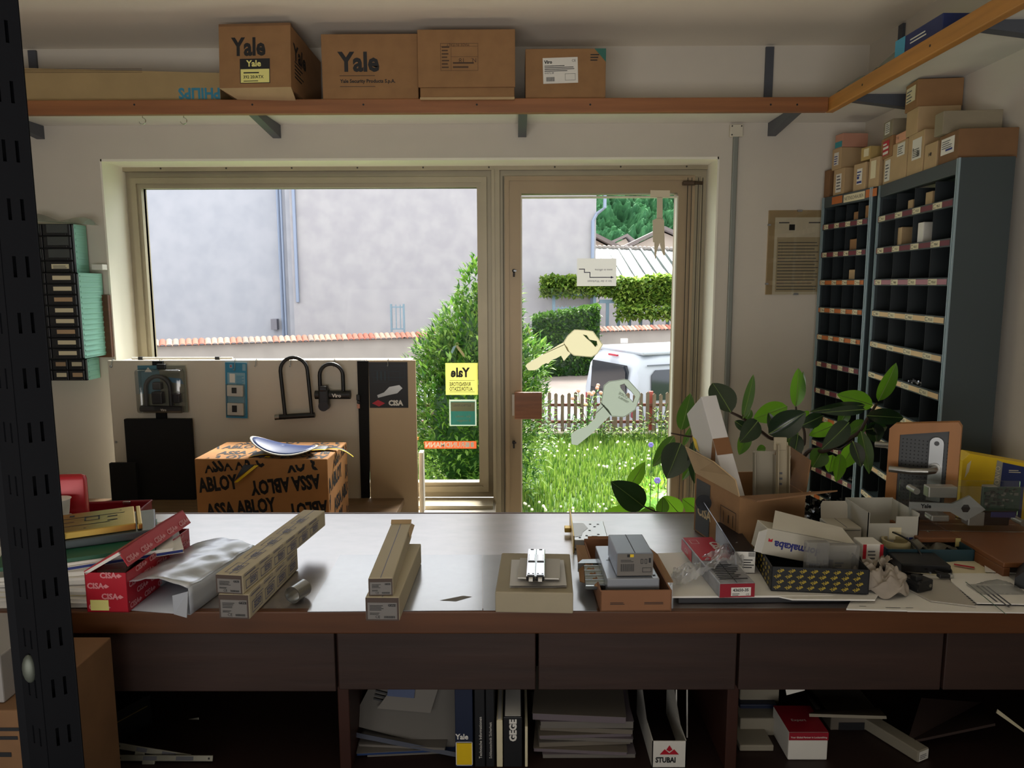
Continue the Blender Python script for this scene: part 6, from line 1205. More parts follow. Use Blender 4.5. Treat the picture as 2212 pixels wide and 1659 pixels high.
# cable with plug, adapter
a = aZ(1990, 1240, zr); ad = thing('power_adapter', 'flat black power adapter box with cables on the counter right of the rag', 'adapter', (a.x, a.y+.02, zr+.006), -.1); MB().bbox(-.045, -.03, 0, .06, .05, .020, .003).build('adapter_body', BLACK, ad)
def cable(label, pts, r, z0=None):
    P = [Vector(p) for p in pts]; out = []
    for i in range(len(P)-1):
        p0, p1, p2, p3 = P[max(i-1, 0)], P[i], P[i+1], P[min(i+2, len(P)-1)]
        for k in range(8): t = k/8; out.append(.5*((2*p1)+(-p0+p2)*t+(2*p0-5*p1+4*p2-p3)*t*t+(-p0+3*p1-3*p2+p3)*t**3))
    out.append(P[-1]); return out
C1 = [aY(x, y, Y_) for x, y, Y_ in ((1880, 1165, 1.80), (1950, 1168, 1.78), (2000, 1176, 1.72), (1960, 1172, 1.74), (1915, 1155, 1.76), (1920, 1147, 1.75), (1960, 1165, 1.7), (1985, 1190, 1.66), (1998, 1225, 1.6), (2010, 1238, 1.55))]
cb = thing('cable', 'looping thin black cable with a silver plug on the right of the counter', 'cable', C1[-1]); MB().tube(cable('', C1, .002), .0022, 8).build('cord', BLACK, cb, smooth=True, world=True)
C2 = [aZ(x, y, zr+.012) for x, y in ((2000, 1225), (2030, 1215), (2052, 1228), (2052, 1242), (2030, 1236), (2005, 1228), (1970, 1212), (1930, 1198), (1900, 1178))]
MB().tube(cable('', C2, .002), .0022, 8).build('cord', BLACK, cb, smooth=True, world=True)
a = aZ(2040, 1248, zr+.009); MB().bbox(a.x-.014, a.y-.006, a.z, a.x+.010, a.y+.008, a.z+.009, .002).build('plug_body', BLACK, cb, world=True); MB().bbox(a.x+.010, a.y-.004, a.z+.001, a.x+.018, a.y+.006, a.z+.008, .0006).build('plug_tip', CHROME, cb, world=True)
# teal tray with tape roll, small things
a = aZ(1915, 1215, Z+.0006); gb = thing('parts_tray', 'shallow teal box with a tape roll and clear bags inside, behind the adapter', 'box', (a.x, a.y+.0, Z+.0006), -.03); TD = mat('teal_dark', '#1e3d48', .5)
mb = MB().box(0, 0, 0, .20, .003, .032).box(0, .12, 0, .20, .123, .032).box(0, 0, 0, .003, .12, .032).box(.197, 0, 0, .20, .12, .032).box(0, 0, 0, .2, .12, .003); mb.build('tray_body', TD, gb)
tr = thing('tape_roll', 'roll of transparent tape standing in the teal box', 'tape', (a.x+.045, a.y+.05, Z+.0045)); MB().ring(.032, .026, 0, .034, 32).build('tape', mat('tape_clear', '#a79a72', .2), tr, smooth=True)
mb = MB().sheet(lambda u, v: (a.x+.08+.11*u, a.y+.012+.095*v, Z+.02+.02*abs(noise.noise(Vector((u*4, v*4, 7))))+.008*math.sin(u*12)), 24, 16); tag(mb.build('plastic_bag', glassy('bag_tan', (.8, .8, .75), .1, .2, .5, (.38, .35, .28)), smooth=True), 'brownish plastic bag filling the right half of the teal box', 'bag')
# white open bin
p, q_ = aY(1873, 1160, 1.74), aY(1983, 1160, 1.74); zt = aY(1925, 1108, 1.74).z; wb_ = thing('storage_bin', 'white plastic open storage bin with a small blue label at the back of the counter', 'bin', (p.x, 1.74, Z+.0005), 0); W = q_.x-p.x; H = zt-Z; BINM = mat('bin_white', '#b5b2a6', .4)
mb = MB(); mb.add([(0, 0, H*.35), (.028, 0, H*.35), (.028, 0, 0), (0, 0, 0)], [(0, 1, 2, 3)])
mb = MB().box(.0, .0, 0, .002, .13, H).box(W-.002, .0, 0, W, .13, H*.98).box(0, .128, 0, W, .13, H).box(0, 0, 0, W, .13, .002).box(0, 0, 0, W, .002, H*.72).box(.0, 0, H*.72, .004, .002, H).box(W*.55, .0, H*.72, W, .002, H*.9); mb.build('bin_body', BINM, wb_, solid=0)
mb = MB(); F = FR((0, -.001, 0), (1, 0, 0), (0, 0, 1)); deco(mb, F, [('r', W*.42, H*.3, W*.66, H*.62, 0), ('r', W*.74, H*.22, W*.80, H*.36, 1), ('r', W*.82, H*.22, W*.90, H*.36, 1)]); mb.build('label', [CREAM, INKB], wb_)
# door sample with handle
OAK = mat('sample_oak', '#b0763f', .45, var=.2, scale=4, stretch=(3, 3, .6)); MESHM = mat('perforated_grey', '#4c4e50', .5, .3)
yS = 1.965; bl = aY(1912, 1120, yS); tl = aY(1899, 915, yS); tr_ = aY(2024, 890, yS-.06); W = .165; H = tl.z-bl.z+.04
ds = thing('door_handle_sample', 'wood-framed perforated sample board with a steel lever handle, on the right of the counter', 'handle sample', (bl.x-.002, yS, Z+.0006), RZ(math.radians(-36)))
H = tl.z-Z; mb = MB(); h2 = H+.022
mb.prism([(0, 0), (W, 0), (W, h2-.012), (W-.012, h2), (.01, H+.002), (0, H-.01)], -.012, .012, 0, FR((0, 0, 0), (1, 0, 0), (0, 0, 1)))
# frame ring built as four rails around a recessed sheet
mb = MB(); Fm = FR((0, 0, 0), (1, 0, 0), (0, 0, 1)); fw = .026
mb.prism([(0, 0), (fw, 0), (fw, H-fw), (0, H-.012)], -.014, .014, 0, Fm).prism([(W-fw, 0), (W, 0), (W, h2-.012), (W-fw, h2-fw)], -.014, .014, 0, Fm).prism([(0, H-.012), (fw, H-fw), (W-fw, h2-fw), (W, h2-.012), (W-.008, h2), (.012, H+.002)], -.014, .014, 0, Fm).box(fw, -.014, 0, W-fw, .014, .02)
mb.build('wood_frame', OAK, ds)
mb = MB().prism([(fw, .02), (W-fw, .02), (W-fw, h2-fw), (fw, H-fw)], -.006, .006, 0, Fm); F = FR((0, -.0066, 0), (1, 0, 0), (0, 0, 1))
for i in range(12):
    for j in range(22): x, z = fw+.006+i*.0095, .03+j*.0098; mb.add([(x, z, 0), (x+.003, z, 0), (x+.003, z+.003, 0), (x, z+.003, 0)], [(0, 1, 2, 3)], 1, F) if z < H-fw-.006 else 0
mb.build('perforated_sheet', [MESHM, INK], ds)
xh = W-.052; mb = MB(); pts = [(xh-.016+.0, H*.30), (xh+.016, H*.30)]+[(xh+.016*math.cos(t), H*.86+.016*math.sin(t)) for t in [i*math.pi/10 for i in range(11)]]; mb.prism(pts, .007, .016, 0, Fm).cyl((xh, -.0165, H*.86), (xh, -.018, H*.86), .006, 12, 1); mb.build('backplate', [mat('plate_steel', '#a9abac', .3, .7), INKG], ds)
MB().tube([(xh, -.016, H*.62), (xh, -.045, H*.62), (xh-.012, -.058, H*.615), (xh-.05, -.062, H*.60), (xh-.10, -.060, H*.595)], .0088, 14).cyl((xh, -.016, H*.62), (xh, -.022, H*.62), .014, 16).build('lever_handle', NICKEL, ds, smooth=True)
MB().tube([(.03, .014, H*.74), (.03, .05, H*.74), (.02, .058, H*.74), (-.045, .062, H*.73)], .0088, 14).build('rear_lever', NICKEL, ds, smooth=True)
# wooden ledge on the right and stuff on it
lz = aY(2120, 1168, 1.70).z; lx = aY(2085, 1168, 1.70).x
wl_ = thing('wooden_riser', 'brown wooden riser box at the right end of the counter carrying the acrylic lock display', 'riser', (1.22, 1.8, Z))
x0 = aY(1985, 1150, 1.72).x; lz0 = aY(2000, 1162, 1.72).z
MB().bbox(lx, 1.56, lz-.012, 1.41, 1.86, lz, .002).bbox(lx, 1.56, Z+.0005, lx+.016, 1.86, lz-.012, .002).bbox(x0, 1.72, lz0-.012, lx-.0, 1.86, lz0, .002).build('riser_board', mat('riser_wood', '#7c4d2b', .5, var=.2, scale=5), wl_, world=True)
MB().bbox(x0+.09, 1.74, Z+.0005, x0+.115, 1.85, lz0-.012, .002).build('riser_leg', BLKM, wl_, world=True)
a = aY(2066, 1195, 1.73); tag(MB().box(a.x-.012, 1.7175, Z+.02, a.x+.02, 1.7185, lz0-.0).build('sticky_note', mat('note_yellow', '#b3a668', .7)), 'yellow paper note stuck under the acrylic lock display', 'note')
ac = thing('acrylic_lock_display', 'clear acrylic display of a lock mechanism with a green circuit board, on the wooden riser', 'lock display', (x0+.002, 1.80, max(lz, lz0)+.0008), math.radians(-3))
W = aY(2203, 1100, 1.80).x-x0; H = aY(2000, 1043, 1.80).z-lz0; ACR = glassy('acrylic', (.93, .94, .93), .06, .02)
MB().bbox(0, -.03, 0, W, -.026, H, .001).build('front_plate', ACR, ac); MB().bbox(0, .026, 0, W, .030, H, .001).build('rear_plate', ACR, ac)
ST = mat('mech_steel', '#a9a69f', .35, .5)
mb = MB().prism([(.004, H*.44), (.10, H*.42), (.14, H*.22), (.185, H*.48), (.145, H*.78), (.105, H*.60), (.004, H*.62)], .018, .024, 0, FR((0, 0, 0), (1, 0, 0), (0, 0, 1))); F = FR((0, -.0245, 0), (1, 0, 0), (0, 0, 1))
deco(mb, F, [('p', [(.137+.011*math.cos(t), H*.5+.011*math.sin(t)) for t in [i*math.pi/3 for i in range(6)]], 1), ('t', 'Yale', .014, .03, H*.5, 1, dict(bold=.04))]); mb.build('sliding_plate', [mat('plate_pale', '#a8a8a6', .4), INK], ac)
mb = MB().bbox(.012, -.018, .005, .03, .015, H*.38, .003).bbox(.06, -.018, .02, .105, .018, H*.32, .004).bbox(.05, -.016, H*.7, .12, .012, H*.95, .003).bbox(.15, -.016, .01, .19, .016, H*.4, .003).bbox(.19, -.012, H*.5, .22, .012, H*.96, .003).cyl((.02, -.02, H*.85), (.02, .02, H*.85), .008, 12).cyl((.24*W/.25, -.02, .02), (.24*W/.25, .02, .02), .008, 12).build('mechanism', ST, ac)
mb = MB().bbox(W*.62, -.012, H*.42, W*.93, -.006, H*.95, .001, 0)
for k in range(40): x, z = W*.63+rnd.random()*W*.27, H*.45+rnd.random()*H*.45; mb.box(x, -.016, z, x+.004+.006*rnd.random(), -.012, z+.003+.004*rnd.random(), rnd.choice((1, 2, 0)))
mb.build('circuit_board', [mat('pcb_green', '#123a2e', .4), BLACK, NICKEL], ac); MB().bbox(W*.62, -.012, .01, W*.86, .015, H*.40, .004, 0).bbox(W*.70, -.014, H*.28, W*.90, -.011, H*.40, .001, 1).build('battery_pack', [BLACK, mat('battery_blue', '#343a6e', .4)], ac)
# yellow and blue box, behind
p, q_ = aY(2078, 1062, 2.00), aY(2212, 1062, 2.00); zt = aY(2100, 980, 2.0).z
yw = thing('product_box', 'yellow and blue product box standing at the far right behind the acrylic display', 'box', (p.x-.005, 2.0, Z+.0006), RZ(math.radians(-7))); zz_ = .0
W = .20; H = zt-Z; mb = MB().prism([(0, 0), (W, 0), (W, H-.03), (.018, H+.0), (-.0, H-.02)], -.05, 0, 0, FR((0, 0, 0), (1, 0, 0), (0, 0, 1))); F = FR((0, -.0006, 0), (1, 0, 0), (0, 0, 1))
deco(mb, F, [('p', [(.078, 0), (.098, 0), (.103, H-.022), (.088, H-.016)], 1), ('p', [(.098, 0), (.162, 0), (.162, H-.034), (.103, H-.022)], 2), ('t', 'OAVO', .018, .098, H-.085, 3, dict(rot=math.pi/2)), ('l', .12, H-.05, .155, H-.04, 2, 3), ('p', [(.012, H-.03), (.022, H-.018), (.018, H-.05), (.008, H-.07)], 3)])
mb.build('box_body', [YEL, mat('print_silver', '#9c9a8e', .4), BLUE, CREAM], yw)
# black cash drawer or keyboard at the far right and red/white leaflet
a = aZ(2140, 1240, Z+.02); kb = thing('card_terminal', 'black sloping plastic terminal at the far right edge of the counter', 'terminal', (a.x+.02, 1.50, Z+.0105), RZ(math.radians(-38)))
MB().prism([(0, 0), (.16, 0), (.16, .05), (.03, .055), (0, .02)], 0, .09, 0, FR((0, .09, 0), (1, 0, 0), (0, 0, 1))).build('terminal_body', BLACK, kb); mb = MB().bbox(.035, .008, .053, .15, .08, .057, .002).build('screen', mat('screen_grey', '#34363b', .3), kb)
flatsheet('leaflet', 'white leaflet with a red stripe beside the black terminal', [(2128, 1236), (2124, 1192), (2200, 1192), (2215, 1240)], Z+.009, .0012, PAPER, 'leaflet', [('r', .01, .02, .02, .06, 2)])
# ---- printed carton on the bench behind the counter
p = aZ(426, 1180, BZ+.0006); Yb_ = 2.70; p = aY(426, 1100, Yb_); q_ = aY(712, 1100, Yb_); zt = aY(560, 991, Yb_).z; W = q_.x-p.x; H = zt-BZ; D = .30
def abloy(W, H, ang=.12, s=.052, ox=0):
    it = []; j = 0; y = -.02
    while y < H+.02:
        x = -.10+ox-(.17 if j % 2 else 0); i = 0
        while x < W-.02:
            inv = (i+j) % 2; L = .31
            it.append((x, y, inv)); x += L; i += 1
        y += .088; j += 1
    return it
bx = thing('printed_carton', 'large brown carton covered in repeated black lettering on the bench below the hanging locks', 'carton', (p.x, Yb_, BZ+.0006), math.radians(-1))
mb = shell(MB(), W, D, H, seam=False, b=.004)
def clipped(F, W, H, ox=0):
    for x, y, inv in abloy(W, H, ox=ox):
        v, f = text_geo('ASSA ABLOY', .045); s = .074; wt = max(q.x for q in v)*s*.62
        pts = []
        for q in v: xx, yy = q.x*s*.62, q.y*s; xx, yy = (wt-xx, .052-yy) if inv else (xx, yy); c_, s_ = math.cos(.11), math.sin(.11); pts.append((x+xx*c_-yy*s_, y+xx*s_+yy*c_))
        ff = [t for t in f if all(.003 < pts[i][0] < W-.003 and .003 < pts[i][1] < H-.003 for i in t)]
        mb.add([(a_, b_, .0003) for a_, b_ in pts], ff, 1, F)
clipped(FACES['front'](W, D, H), W, H); clipped(FACES['right'](W, D, H), D, H, .04); clipped(FACES['top'](W, D, H), W, D, .02)
mb.build('box_body', [mat('cardboard_orange', '#b9834e', .8, var=.1, scale=12), INK], bx)
# rolled strip and blue wobbler on top
RBm = mat('ribbon_navy', '#2a303d', .4); mb = MB(); c0 = Vector((p.x+W*.27, Yb_-.006, zt+.002))
def rib(u, v):
    # u along, v across: lies over the lid then hangs down the front
    x = W*.40+W*.52*u; return (x, Yb_+.02+.11*u+.045*v*(1-.2*u), zt+.004+.006*math.sin(u*9)+.004*v)
bl_ = thing('printed_ribbon', 'navy and yellow printed ribbon draped over the top and front of the lettered carton', 'ribbon', (p.x+W*.5, Yb_+.06, zt))
mb.sheet(lambda u, v: (p.x+rib(u, v)[0], rib(u, v)[1], rib(u, v)[2]), 24, 3, 0); mb.sheet(lambda u, v: (p.x+rib(u, 0)[0], rib(u, 0)[1]-.012*v, rib(u, 0)[2]-.0005), 24, 1, 1)
mb.sheet(lambda u, v: (p.x+W*(.40-.09*u+.12*v*(1-u)), Yb_-.004-.02*math.sin(1.5*u)+.03*(1-u)**3, zt+.004-.085*u+.002*v), 14, 3, 0)
mb.sheet(lambda u, v: (p.x+W*(.52-.21*u+.035*v*(1-u*.3)), Yb_-.005-.02*math.sin(1.5*u)+.03*(1-u)**3, zt+.004-.088*u), 14, 1, 1)
mb.sheet(lambda u, v: (p.x+W*(.92+.22*u), Yb_+.13-.01*u+.03*v*(1-u), zt+.007+.012*math.sin(2.4*u)-.035*u*u), 12, 2, 0); mb.sheet(lambda u, v: (p.x+W*(.92+.22*u), Yb_+.13-.01*u-.008*v, zt+.0065+.012*math.sin(2.4*u)-.035*u*u), 12, 1, 1)
mb.build('ribbon', [RBm, YEL], bl_, world=True, solid=.0008)
A_, B_ = aY(541, 975, Yb_+.05), aY(684, 965, Yb_+.05)
wb = thing('blue_disc', 'curved blue oval plastic disc with a white edge lying on the lettered carton', 'disc', ((A_.x+B_.x)/2, Yb_+.06, zt+.008)); Rx = (B_.x-A_.x)/2
f_ = lambda r, t: (Rx*r*math.cos(t), .085*r*math.sin(t), .028+.022*math.cos(t*1.0+2.6)*r+.016*r*r*math.cos(2*t)+.012*r*math.sin(t))
mb = MB().sheet(lambda u, v: f_(v*.93+.001, 2*math.pi*u), 48, 8, 0).sheet(lambda u, v: f_(.93+.07*v, 2*math.pi*u), 48, 1, 1); mb.build('disc', [mat('disc_blue', '#24407c', .35), WHITE], wb, smooth=True, solid=.003)
# ================================================================== RUBBER PLANT
RL = mat('rubber_leaf', '#2f4a33', .22, spec=.7, var=.15, scale=6); add_translucent(RL, '#6fa02c', .30)
RLD = mat('rubber_leaf_shaded', '#25332b', .2, spec=.7); add_translucent(RLD, '#3f6a26', .12)  # leaf in shade, painted as a darker copy of the leaf colour
RLG = mat('rubber_leaf_backlit', '#3d6a2c', .3, spec=.5); add_translucent(RLG, '#86c02e', .55)  # backlit leaf, its glow painted as a brighter copy
RIB = mat('leaf_rib', '#7f9a55', .4); BRK = mat('plant_stem', '#3b2b22', .7)
rp = thing('rubber_plant', 'large rubber plant with broad glossy leaves behind the open carton, in front of the door', 'potted plant', (.95, 2.45, 0))
def q4(x, y): return 1280+x/3.16, 780+y/3.16
def rleaf(bx, by, tx, ty, wpx, kind, Y0, Y1, side=1, curl=.12, roll=0.0):
    B, Tp = aY(*q4(bx, by), Y0), aY(*q4(tx, ty), Y1); d = Tp-B; L = d.length; W = wpx/3.16/FPX*Y0*1.18
    dn = d.normalized(); n_ = Vector((0, -1, .25)); n_ = (n_-dn*n_.dot(dn)).normalized(); s_ = dn.cross(n_)
    if roll: n_, s_ = n_*math.cos(roll)+s_*math.sin(roll), s_*math.cos(roll)-n_*math.sin(roll)
    nu, nv = 6, 12; v = []
    for j in range(nv+1):
        t = j/nv; wd = W*.5*(math.sin(math.pi*t**.85)**.72)*(1 if t < .93 else .8); wd = max(wd, .0006)
        for i in range(nu+1):
            u = i/nu*2-1; p = B+dn*L*t+s_*wd*u+n_*(-abs(u)**1.5*0+ (abs(u)*wd*.28) - curl*L*(t*t) + curl*L*t)
            v.append(p)
    f = [(j*(nu+1)+i, j*(nu+1)+i+1, (j+1)*(nu+1)+i+1, (j+1)*(nu+1)+i) for j in range(nv) for i in range(nu)]
    mb = MB().add(v, f, 0); mid = [v[j*(nu+1)+nu//2]+n_*.0012 for j in range(nv+1)]; mb.tube(mid, [.0016-.0010*j/nv for j in range(nv+1)], 5, 1)
    mb.build('leaf', [{'d': RLD, 'm': RL, 'b': RLG}[kind], RIB], rp, smooth=True, world=True)
LV = [(605, 470, 668, 220, 100, 'm', 2.35, 2.32), (556, 512, 408, 722, 84, 'm', 2.35, 2.3), (602, 560, 505, 803, 178, 'd', 2.32, 2.26), (690, 542, 696, 836, 86, 'd', 2.3, 2.28), (745, 560, 612, 815, 70, 'm', 2.42, 2.4), (760, 545, 700, 620, 60, 'm', 2.45, 2.4),
      (792, 795, 766, 912, 55, 'b', 2.45, 2.44), (352, 995, 124, 822, 165, 'd', 2.3, 2.24), (248, 862, 357, 688, 84, 'b', 2.42, 2.38), (332, 1030, 76, 1036, 100, 'b', 2.4, 2.36), (470, 1045, 480, 925, 80, 'm', 2.38, 2.36), (600, 1052, 485, 920, 110, 'b', 2.46, 2.44), (752, 1050, 612, 940, 120, 'b', 2.42, 2.4), (430, 1025, 320, 1030, 60, 'm', 2.44, 2.4),
      (618, 580, 668, 452, 34, 'm', 2.38, 2.4), (945, 352, 818, 150, 155, 'd', 2.32, 2.42), (1026, 392, 1098, 92, 62, 'm', 2.3, 2.36), (1128, 408, 1004, 556, 118, 'd', 2.26, 2.2), (1330, 310, 1096, 398, 124, 'b', 2.48, 2.5), (1386, 312, 1404, 48, 92, 'b', 2.44, 2.46), (1420, 250, 1438, 70, 40, 'm', 2.46, 2.46),
      (1202, 498, 1456, 348, 158, 'd', 2.22, 2.2), (1385, 452, 1298, 600, 84, 'm', 2.42, 2.4), (1402, 500, 1366, 672, 86, 'd', 2.34, 2.3), (1422, 442, 1572, 372, 86, 'd', 2.3, 2.36), (1912, 302, 1668, 228, 112, 'b', 2.5, 2.5), (1950, 272, 2072, 12, 92, 'b', 2.46, 2.42), (1862, 300, 1482, 345, 64, 'd', 2.36, 2.3),
      (1862, 330, 1565, 352, 60, 'd', 2.3, 2.22), (1748, 420, 1563, 600, 118, 'd', 2.24, 2.16), (1645, 440, 1476, 508, 82, 'b', 2.45, 2.4), (1868, 372, 2122, 388, 96, 'd', 2.4, 2.44), (1776, 548, 1832, 724, 86, 'd', 2.34, 2.3), (1830, 478, 1888, 770, 86, 'm', 2.36, 2.3), (1694, 632, 1662, 824, 78, 'b', 2.42, 2.38),
      (1640, 640, 1612, 760, 88, 'b', 2.45, 2.44), (1572, 600, 1500, 725, 118, 'm', 2.44, 2.42), (1790, 560, 1690, 740, 100, 'b', 2.5, 2.48), (1860, 410, 1720, 520, 90, 'm', 2.44, 2.42), (1900, 420, 1940, 560, 110, 'd', 2.48, 2.46), (1080, 330, 1040, 410, 50, 'm', 2.4, 2.4), (970, 410, 1070, 480, 60, 'd', 2.3, 2.3),
      (1060, 480, 1000, 640, 80, 'm', 2.5, 2.48), (1280, 520, 1330, 400, 60, 'm', 2.5, 2.5), (1850, 470, 2010, 450, 80, 'd', 2.46, 2.5), (1440, 345, 1465, 380, 50, 'b', 2.48, 2.48), (1180, 590, 1120, 610, 50, 'm', 2.5, 2.5), (1240, 500, 1200, 350, 60, 'd', 2.45, 2.45), (1740, 330, 1680, 440, 70, 'm', 2.5, 2.5)]
for l in LV: rleaf(*l)
root = Vector((.92, 2.5, .50))
def br(pts, r0, r1): P = cable('', [root if p is None else aY(*q4(p[0], p[1]), p[2]) for p in pts], 0); n = len(P); MB().tube(P, [r0+(r1-r0)*i/(n-1) for i in range(n)], 7).build('branch', BRK, rp, smooth=True, world=True)
br([None, (1420, 705, 2.48), (1600, 610, 2.42), (1800, 500, 2.4), (1870, 400, 2.4), (1940, 290, 2.45)], .009, .004); br([None, (1360, 650, 2.45), (1200, 520, 2.38), (1040, 400, 2.32), (945, 350, 2.32)], .008, .004)
br([None, (1405, 690, 2.46), (1445, 560, 2.42), (1440, 460, 2.42), (1400, 400, 2.42), (1388, 312, 2.44)], .006, .003); br([(1040, 400, 2.32), (1030, 390, 2.31), (1026, 370, 2.3)], .003, .002)
br([None, (1000, 900, 2.48), (860, 640, 2.42), (750, 530, 2.38), (640, 512, 2.36), (535, 492, 2.35)], .007, .002); br([None, (900, 1090, 2.46), (600, 1055, 2.42), (440, 1030, 2.36), (340, 985, 2.32)], .006, .002); br([None, (1500, 690, 2.46), (1690, 600, 2.42), (1780, 540, 2.38)], .004, .002); br([None, (900, 960, 2.48), (800, 800, 2.45), (760, 560, 2.45)], .004, .002)
MB().tube([(.95, 2.45, 0), (.95, 2.45, .01), (.95, 2.45, .36), (.95, 2.45, .38)], [.12, .13, .17, .17], 28).build('pot', mat('pot_clay', '#7a4a35', .8), rp, world=True, smooth=True)
MB().tube([(.95, 2.45, .375), (.95, 2.45, .384)], [.155, .155], 24).build('soil', mat('soil', '#2b211a', .95), rp, world=True); MB().tube([(.95, 2.45, .36), root, root+Vector((0, 0, .02))], [.018, .013, .008], 8).build('stem', BRK, rp, world=True)

# ================================================================== BLACK SLOTTED POST in the foreground
PM = mat('post_paint', '#07080c', .75, 0, spec=.12)
post = thing('slotted_post', 'black slotted steel shelving post in the left foreground', 'post', (-.4535, .70, 0))
def arm(L, th, dirx, diry):
    mb = MB(); cols = [0, L*.26, L*.26+.0028, L*.60, L*.60+.0028, L]; p = .0525; z = 0; k = 0
    zs = []
    while z < 2.59: zs += [(z, z+.033, False), (z+.033, min(z+p, 2.595), True)]; z += p
    for i in range(5):
        hole = i in (1, 3)
        if not hole: x0, x1 = cols[i], cols[i+1]; mb.add([(x0*dirx, x0*diry, 0), (x1*dirx, x1*diry, 0), (x1*dirx, x1*diry, 2.595), (x0*dirx, x0*diry, 2.595)], [(0, 1, 2, 3)])
        else:
            x0, x1 = cols[i], cols[i+1]
            for (a_, b_, h_) in zs:
                if not h_: mb.add([(x0*dirx, x0*diry, a_), (x1*dirx, x1*diry, a_), (x1*dirx, x1*diry, b_), (x0*dirx, x0*diry, b_)], [(0, 1, 2, 3)])
    return mb
MB().add([(-.046, .008, 0), (.018, .008, 0), (.018, .008, 2.59), (-.046, .008, 2.59)], [(0, 1, 2, 3)]).build('slot_backing', PM, post, solid=.0018).location = (-.0216+.006, .0, 0)  # plate added behind the slots so that they show dark
a1 = math.radians(38); arm(.030, .002, math.cos(a1), math.sin(a1)).build('right_flange', PM, post, solid=.0018).location = (-.0266+.005, -.01, 0)
a2 = math.radians(152); arm(.034, .002, math.cos(a2), math.sin(a2)).build('left_flange', PM, post, solid=.0018).location = (-.0266+.005, -.01, 0)
a = aY(60, 1450, .69); MB().ball((a.x-(-.452)+.0, a.y-.70+.005, a.z), .010, 0, sc=(.7, .5, 1.5), n=8).build('corner_nut', mat('nut_grey', '#4d5149', .5, .5), post, smooth=True)
# cartons at the far left in front of the counter
a = aY(57, 1535, 1.10); carton('cardboard_box', 'brown carton with faded print standing on the floor at the left, behind the black post', 'box', (a.x-.34, 1.10, 0), 0, (.34, .25, a.z), [CARD3, INK], {'front': [('l', .28, a.z-.05, .33, a.z-.02, 2, 1), ('l', .24, a.z-.08, .335, a.z-.06, 1, 1)]})
b = aY(35, 1392, 1.16); carton('white_box', 'white box on the brown carton at the left, behind the black post', 'box', (b.x-.20, 1.12, a.z+.0008), 0, (.20, .16, b.z-a.z), [mat('white_card_shaded', '#8f8b88', .6), INKG], seam=False)  # white card greyed, shade painted into its colour

# ================================================================== UNDER THE COUNTER
ZU = .5856
def uq(px, py, Y): return aY(px, py, Y)
def uprow(name, label, px0, px1, pyt, Y, m, d=.22, lean=0, items=None, cat='binder', ms=None, group=None):
    a, b = uq(px0, 1640, Y), uq(px1, 1640, Y); h = uq(px0, pyt, Y).z-ZU; w = b.x-a.x
    h = min(h, .184); t = thing(name, label, cat, (a.x, Y, ZU), 0, group); mb = MB().bbox(0, 0, 0, w, d, h, .0015)
    if items: deco(mb, FACES['front'](w, d, h), items(w, h))
    mb.build('spine', [m]+(ms or [PAPER, YEL]), t); MB().box(.003, .004, h-.004, w-.003, d, h+.0005).build('pages', PAPER, t)
NAV = mat('binder_navy', '#15203a', .5); BLU = mat('binder_blue', '#1c3766', .5); DK = mat('binder_dark', '#15161a', .5)
uprow('binder', 'dark blue binder with white lettering over a yellow square, left of the row of binders', 984, 1022, 1480, 1.446, NAV, items=lambda w, h: [('t', 'Yale', .017, .001, .064, 1, dict(bold=.03, sx=.9)), ('r', .001, .006, w-.002, .055, 2), ('o', .001, .004, w-.001, .058, .0015, 1)])
uprow('binder', 'thin dark binder with vertical writing, next to the blue-lettered one', 1026, 1048, 1480, 1.446, DK, items=lambda w, h: [('t', 'Technische Informationen', .009, w*.7, .02, 1, dict(rot=math.pi/2))])
uprow('binder', 'second thin dark binder with vertical writing', 1050, 1068, 1480, 1.446, DK, items=lambda w, h: [('t', 'Schliesstechnik Sicherheit', .008, w*.7, .02, 1, dict(rot=math.pi/2))])
uprow('catalogue', 'narrow cream-spined catalogue between the dark binders', 1073, 1086, 1556, 1.446, CREAM, cat='catalogue')
uprow('binder', 'wide black binder with boxed letters on its spine', 1088, 1128, 1549, 1.446, DK, items=lambda w, h: [('t', 'GEGE', .020, w*.68, h*.52, 1, dict(rot=math.pi/2, bold=.05))])
for i, (x0, x1, y) in enumerate(((1030, 1052, 1482), (1056, 1080, 1482), (1090, 1130, 1484))): uprow('catalogue', ['grey catalogue standing at the back behind the thin binders', 'second grey catalogue standing at the back behind the thin binders', 'grey catalogue standing at the back behind the wide black binder'][i], x0, x1, y, 1.75, mat('cat_grey', ''), .1, cat='catalogue')
uprow('catalogue', 'thin pale folder leaning at the right of the wide black binder', 1134, 1140, 1570, 1.446, CREAM, cat='folder')
def pile(label0, px, py_top, Y, n, w, d, cols, name, cat, group, x_off=0, tt=(.006, .014), seed=1, slope=0):
    r_ = random.Random(seed); z = ZU; top = min(uq(px, py_top, Y).z, .765); x = uq(px, 1640, Y).x; i = 0
    ts = [r_.uniform(*tt) for _ in range(n)]; k = (top-ZU)/(sum(ts)+.0006*n)
    for i in range(n):
        o = thing(name, label0[i], cat, (x+r_.uniform(-.012, .012)+x_off, Y+d/2+r_.uniform(-.008, .01), z), r_.uniform(-.09, .09), group); t = ts[i]*k
        MB().bbox(-w/2, -d/2, 0, w/2, d/2, t, .001).build('pages', cols[i % len(cols)], o); MB().box(-w/2-.001, -d/2-.001, t, w/2+.001, d/2, t+.0005).build('cover', cols[(i+1) % len(cols)], o); z += t+.0012
    return z
GP = mat('shaded_paper', '#6f6a64', .8); LP = mat('shaded_lilac_paper', '#6c6268', .8)  # papers darkened in colour to stand in for shade under the counter
ordn = ['lowest', 'second lowest', 'third lowest', 'fourth lowest', 'fifth lowest', 'sixth lowest', 'seventh lowest', 'topmost']
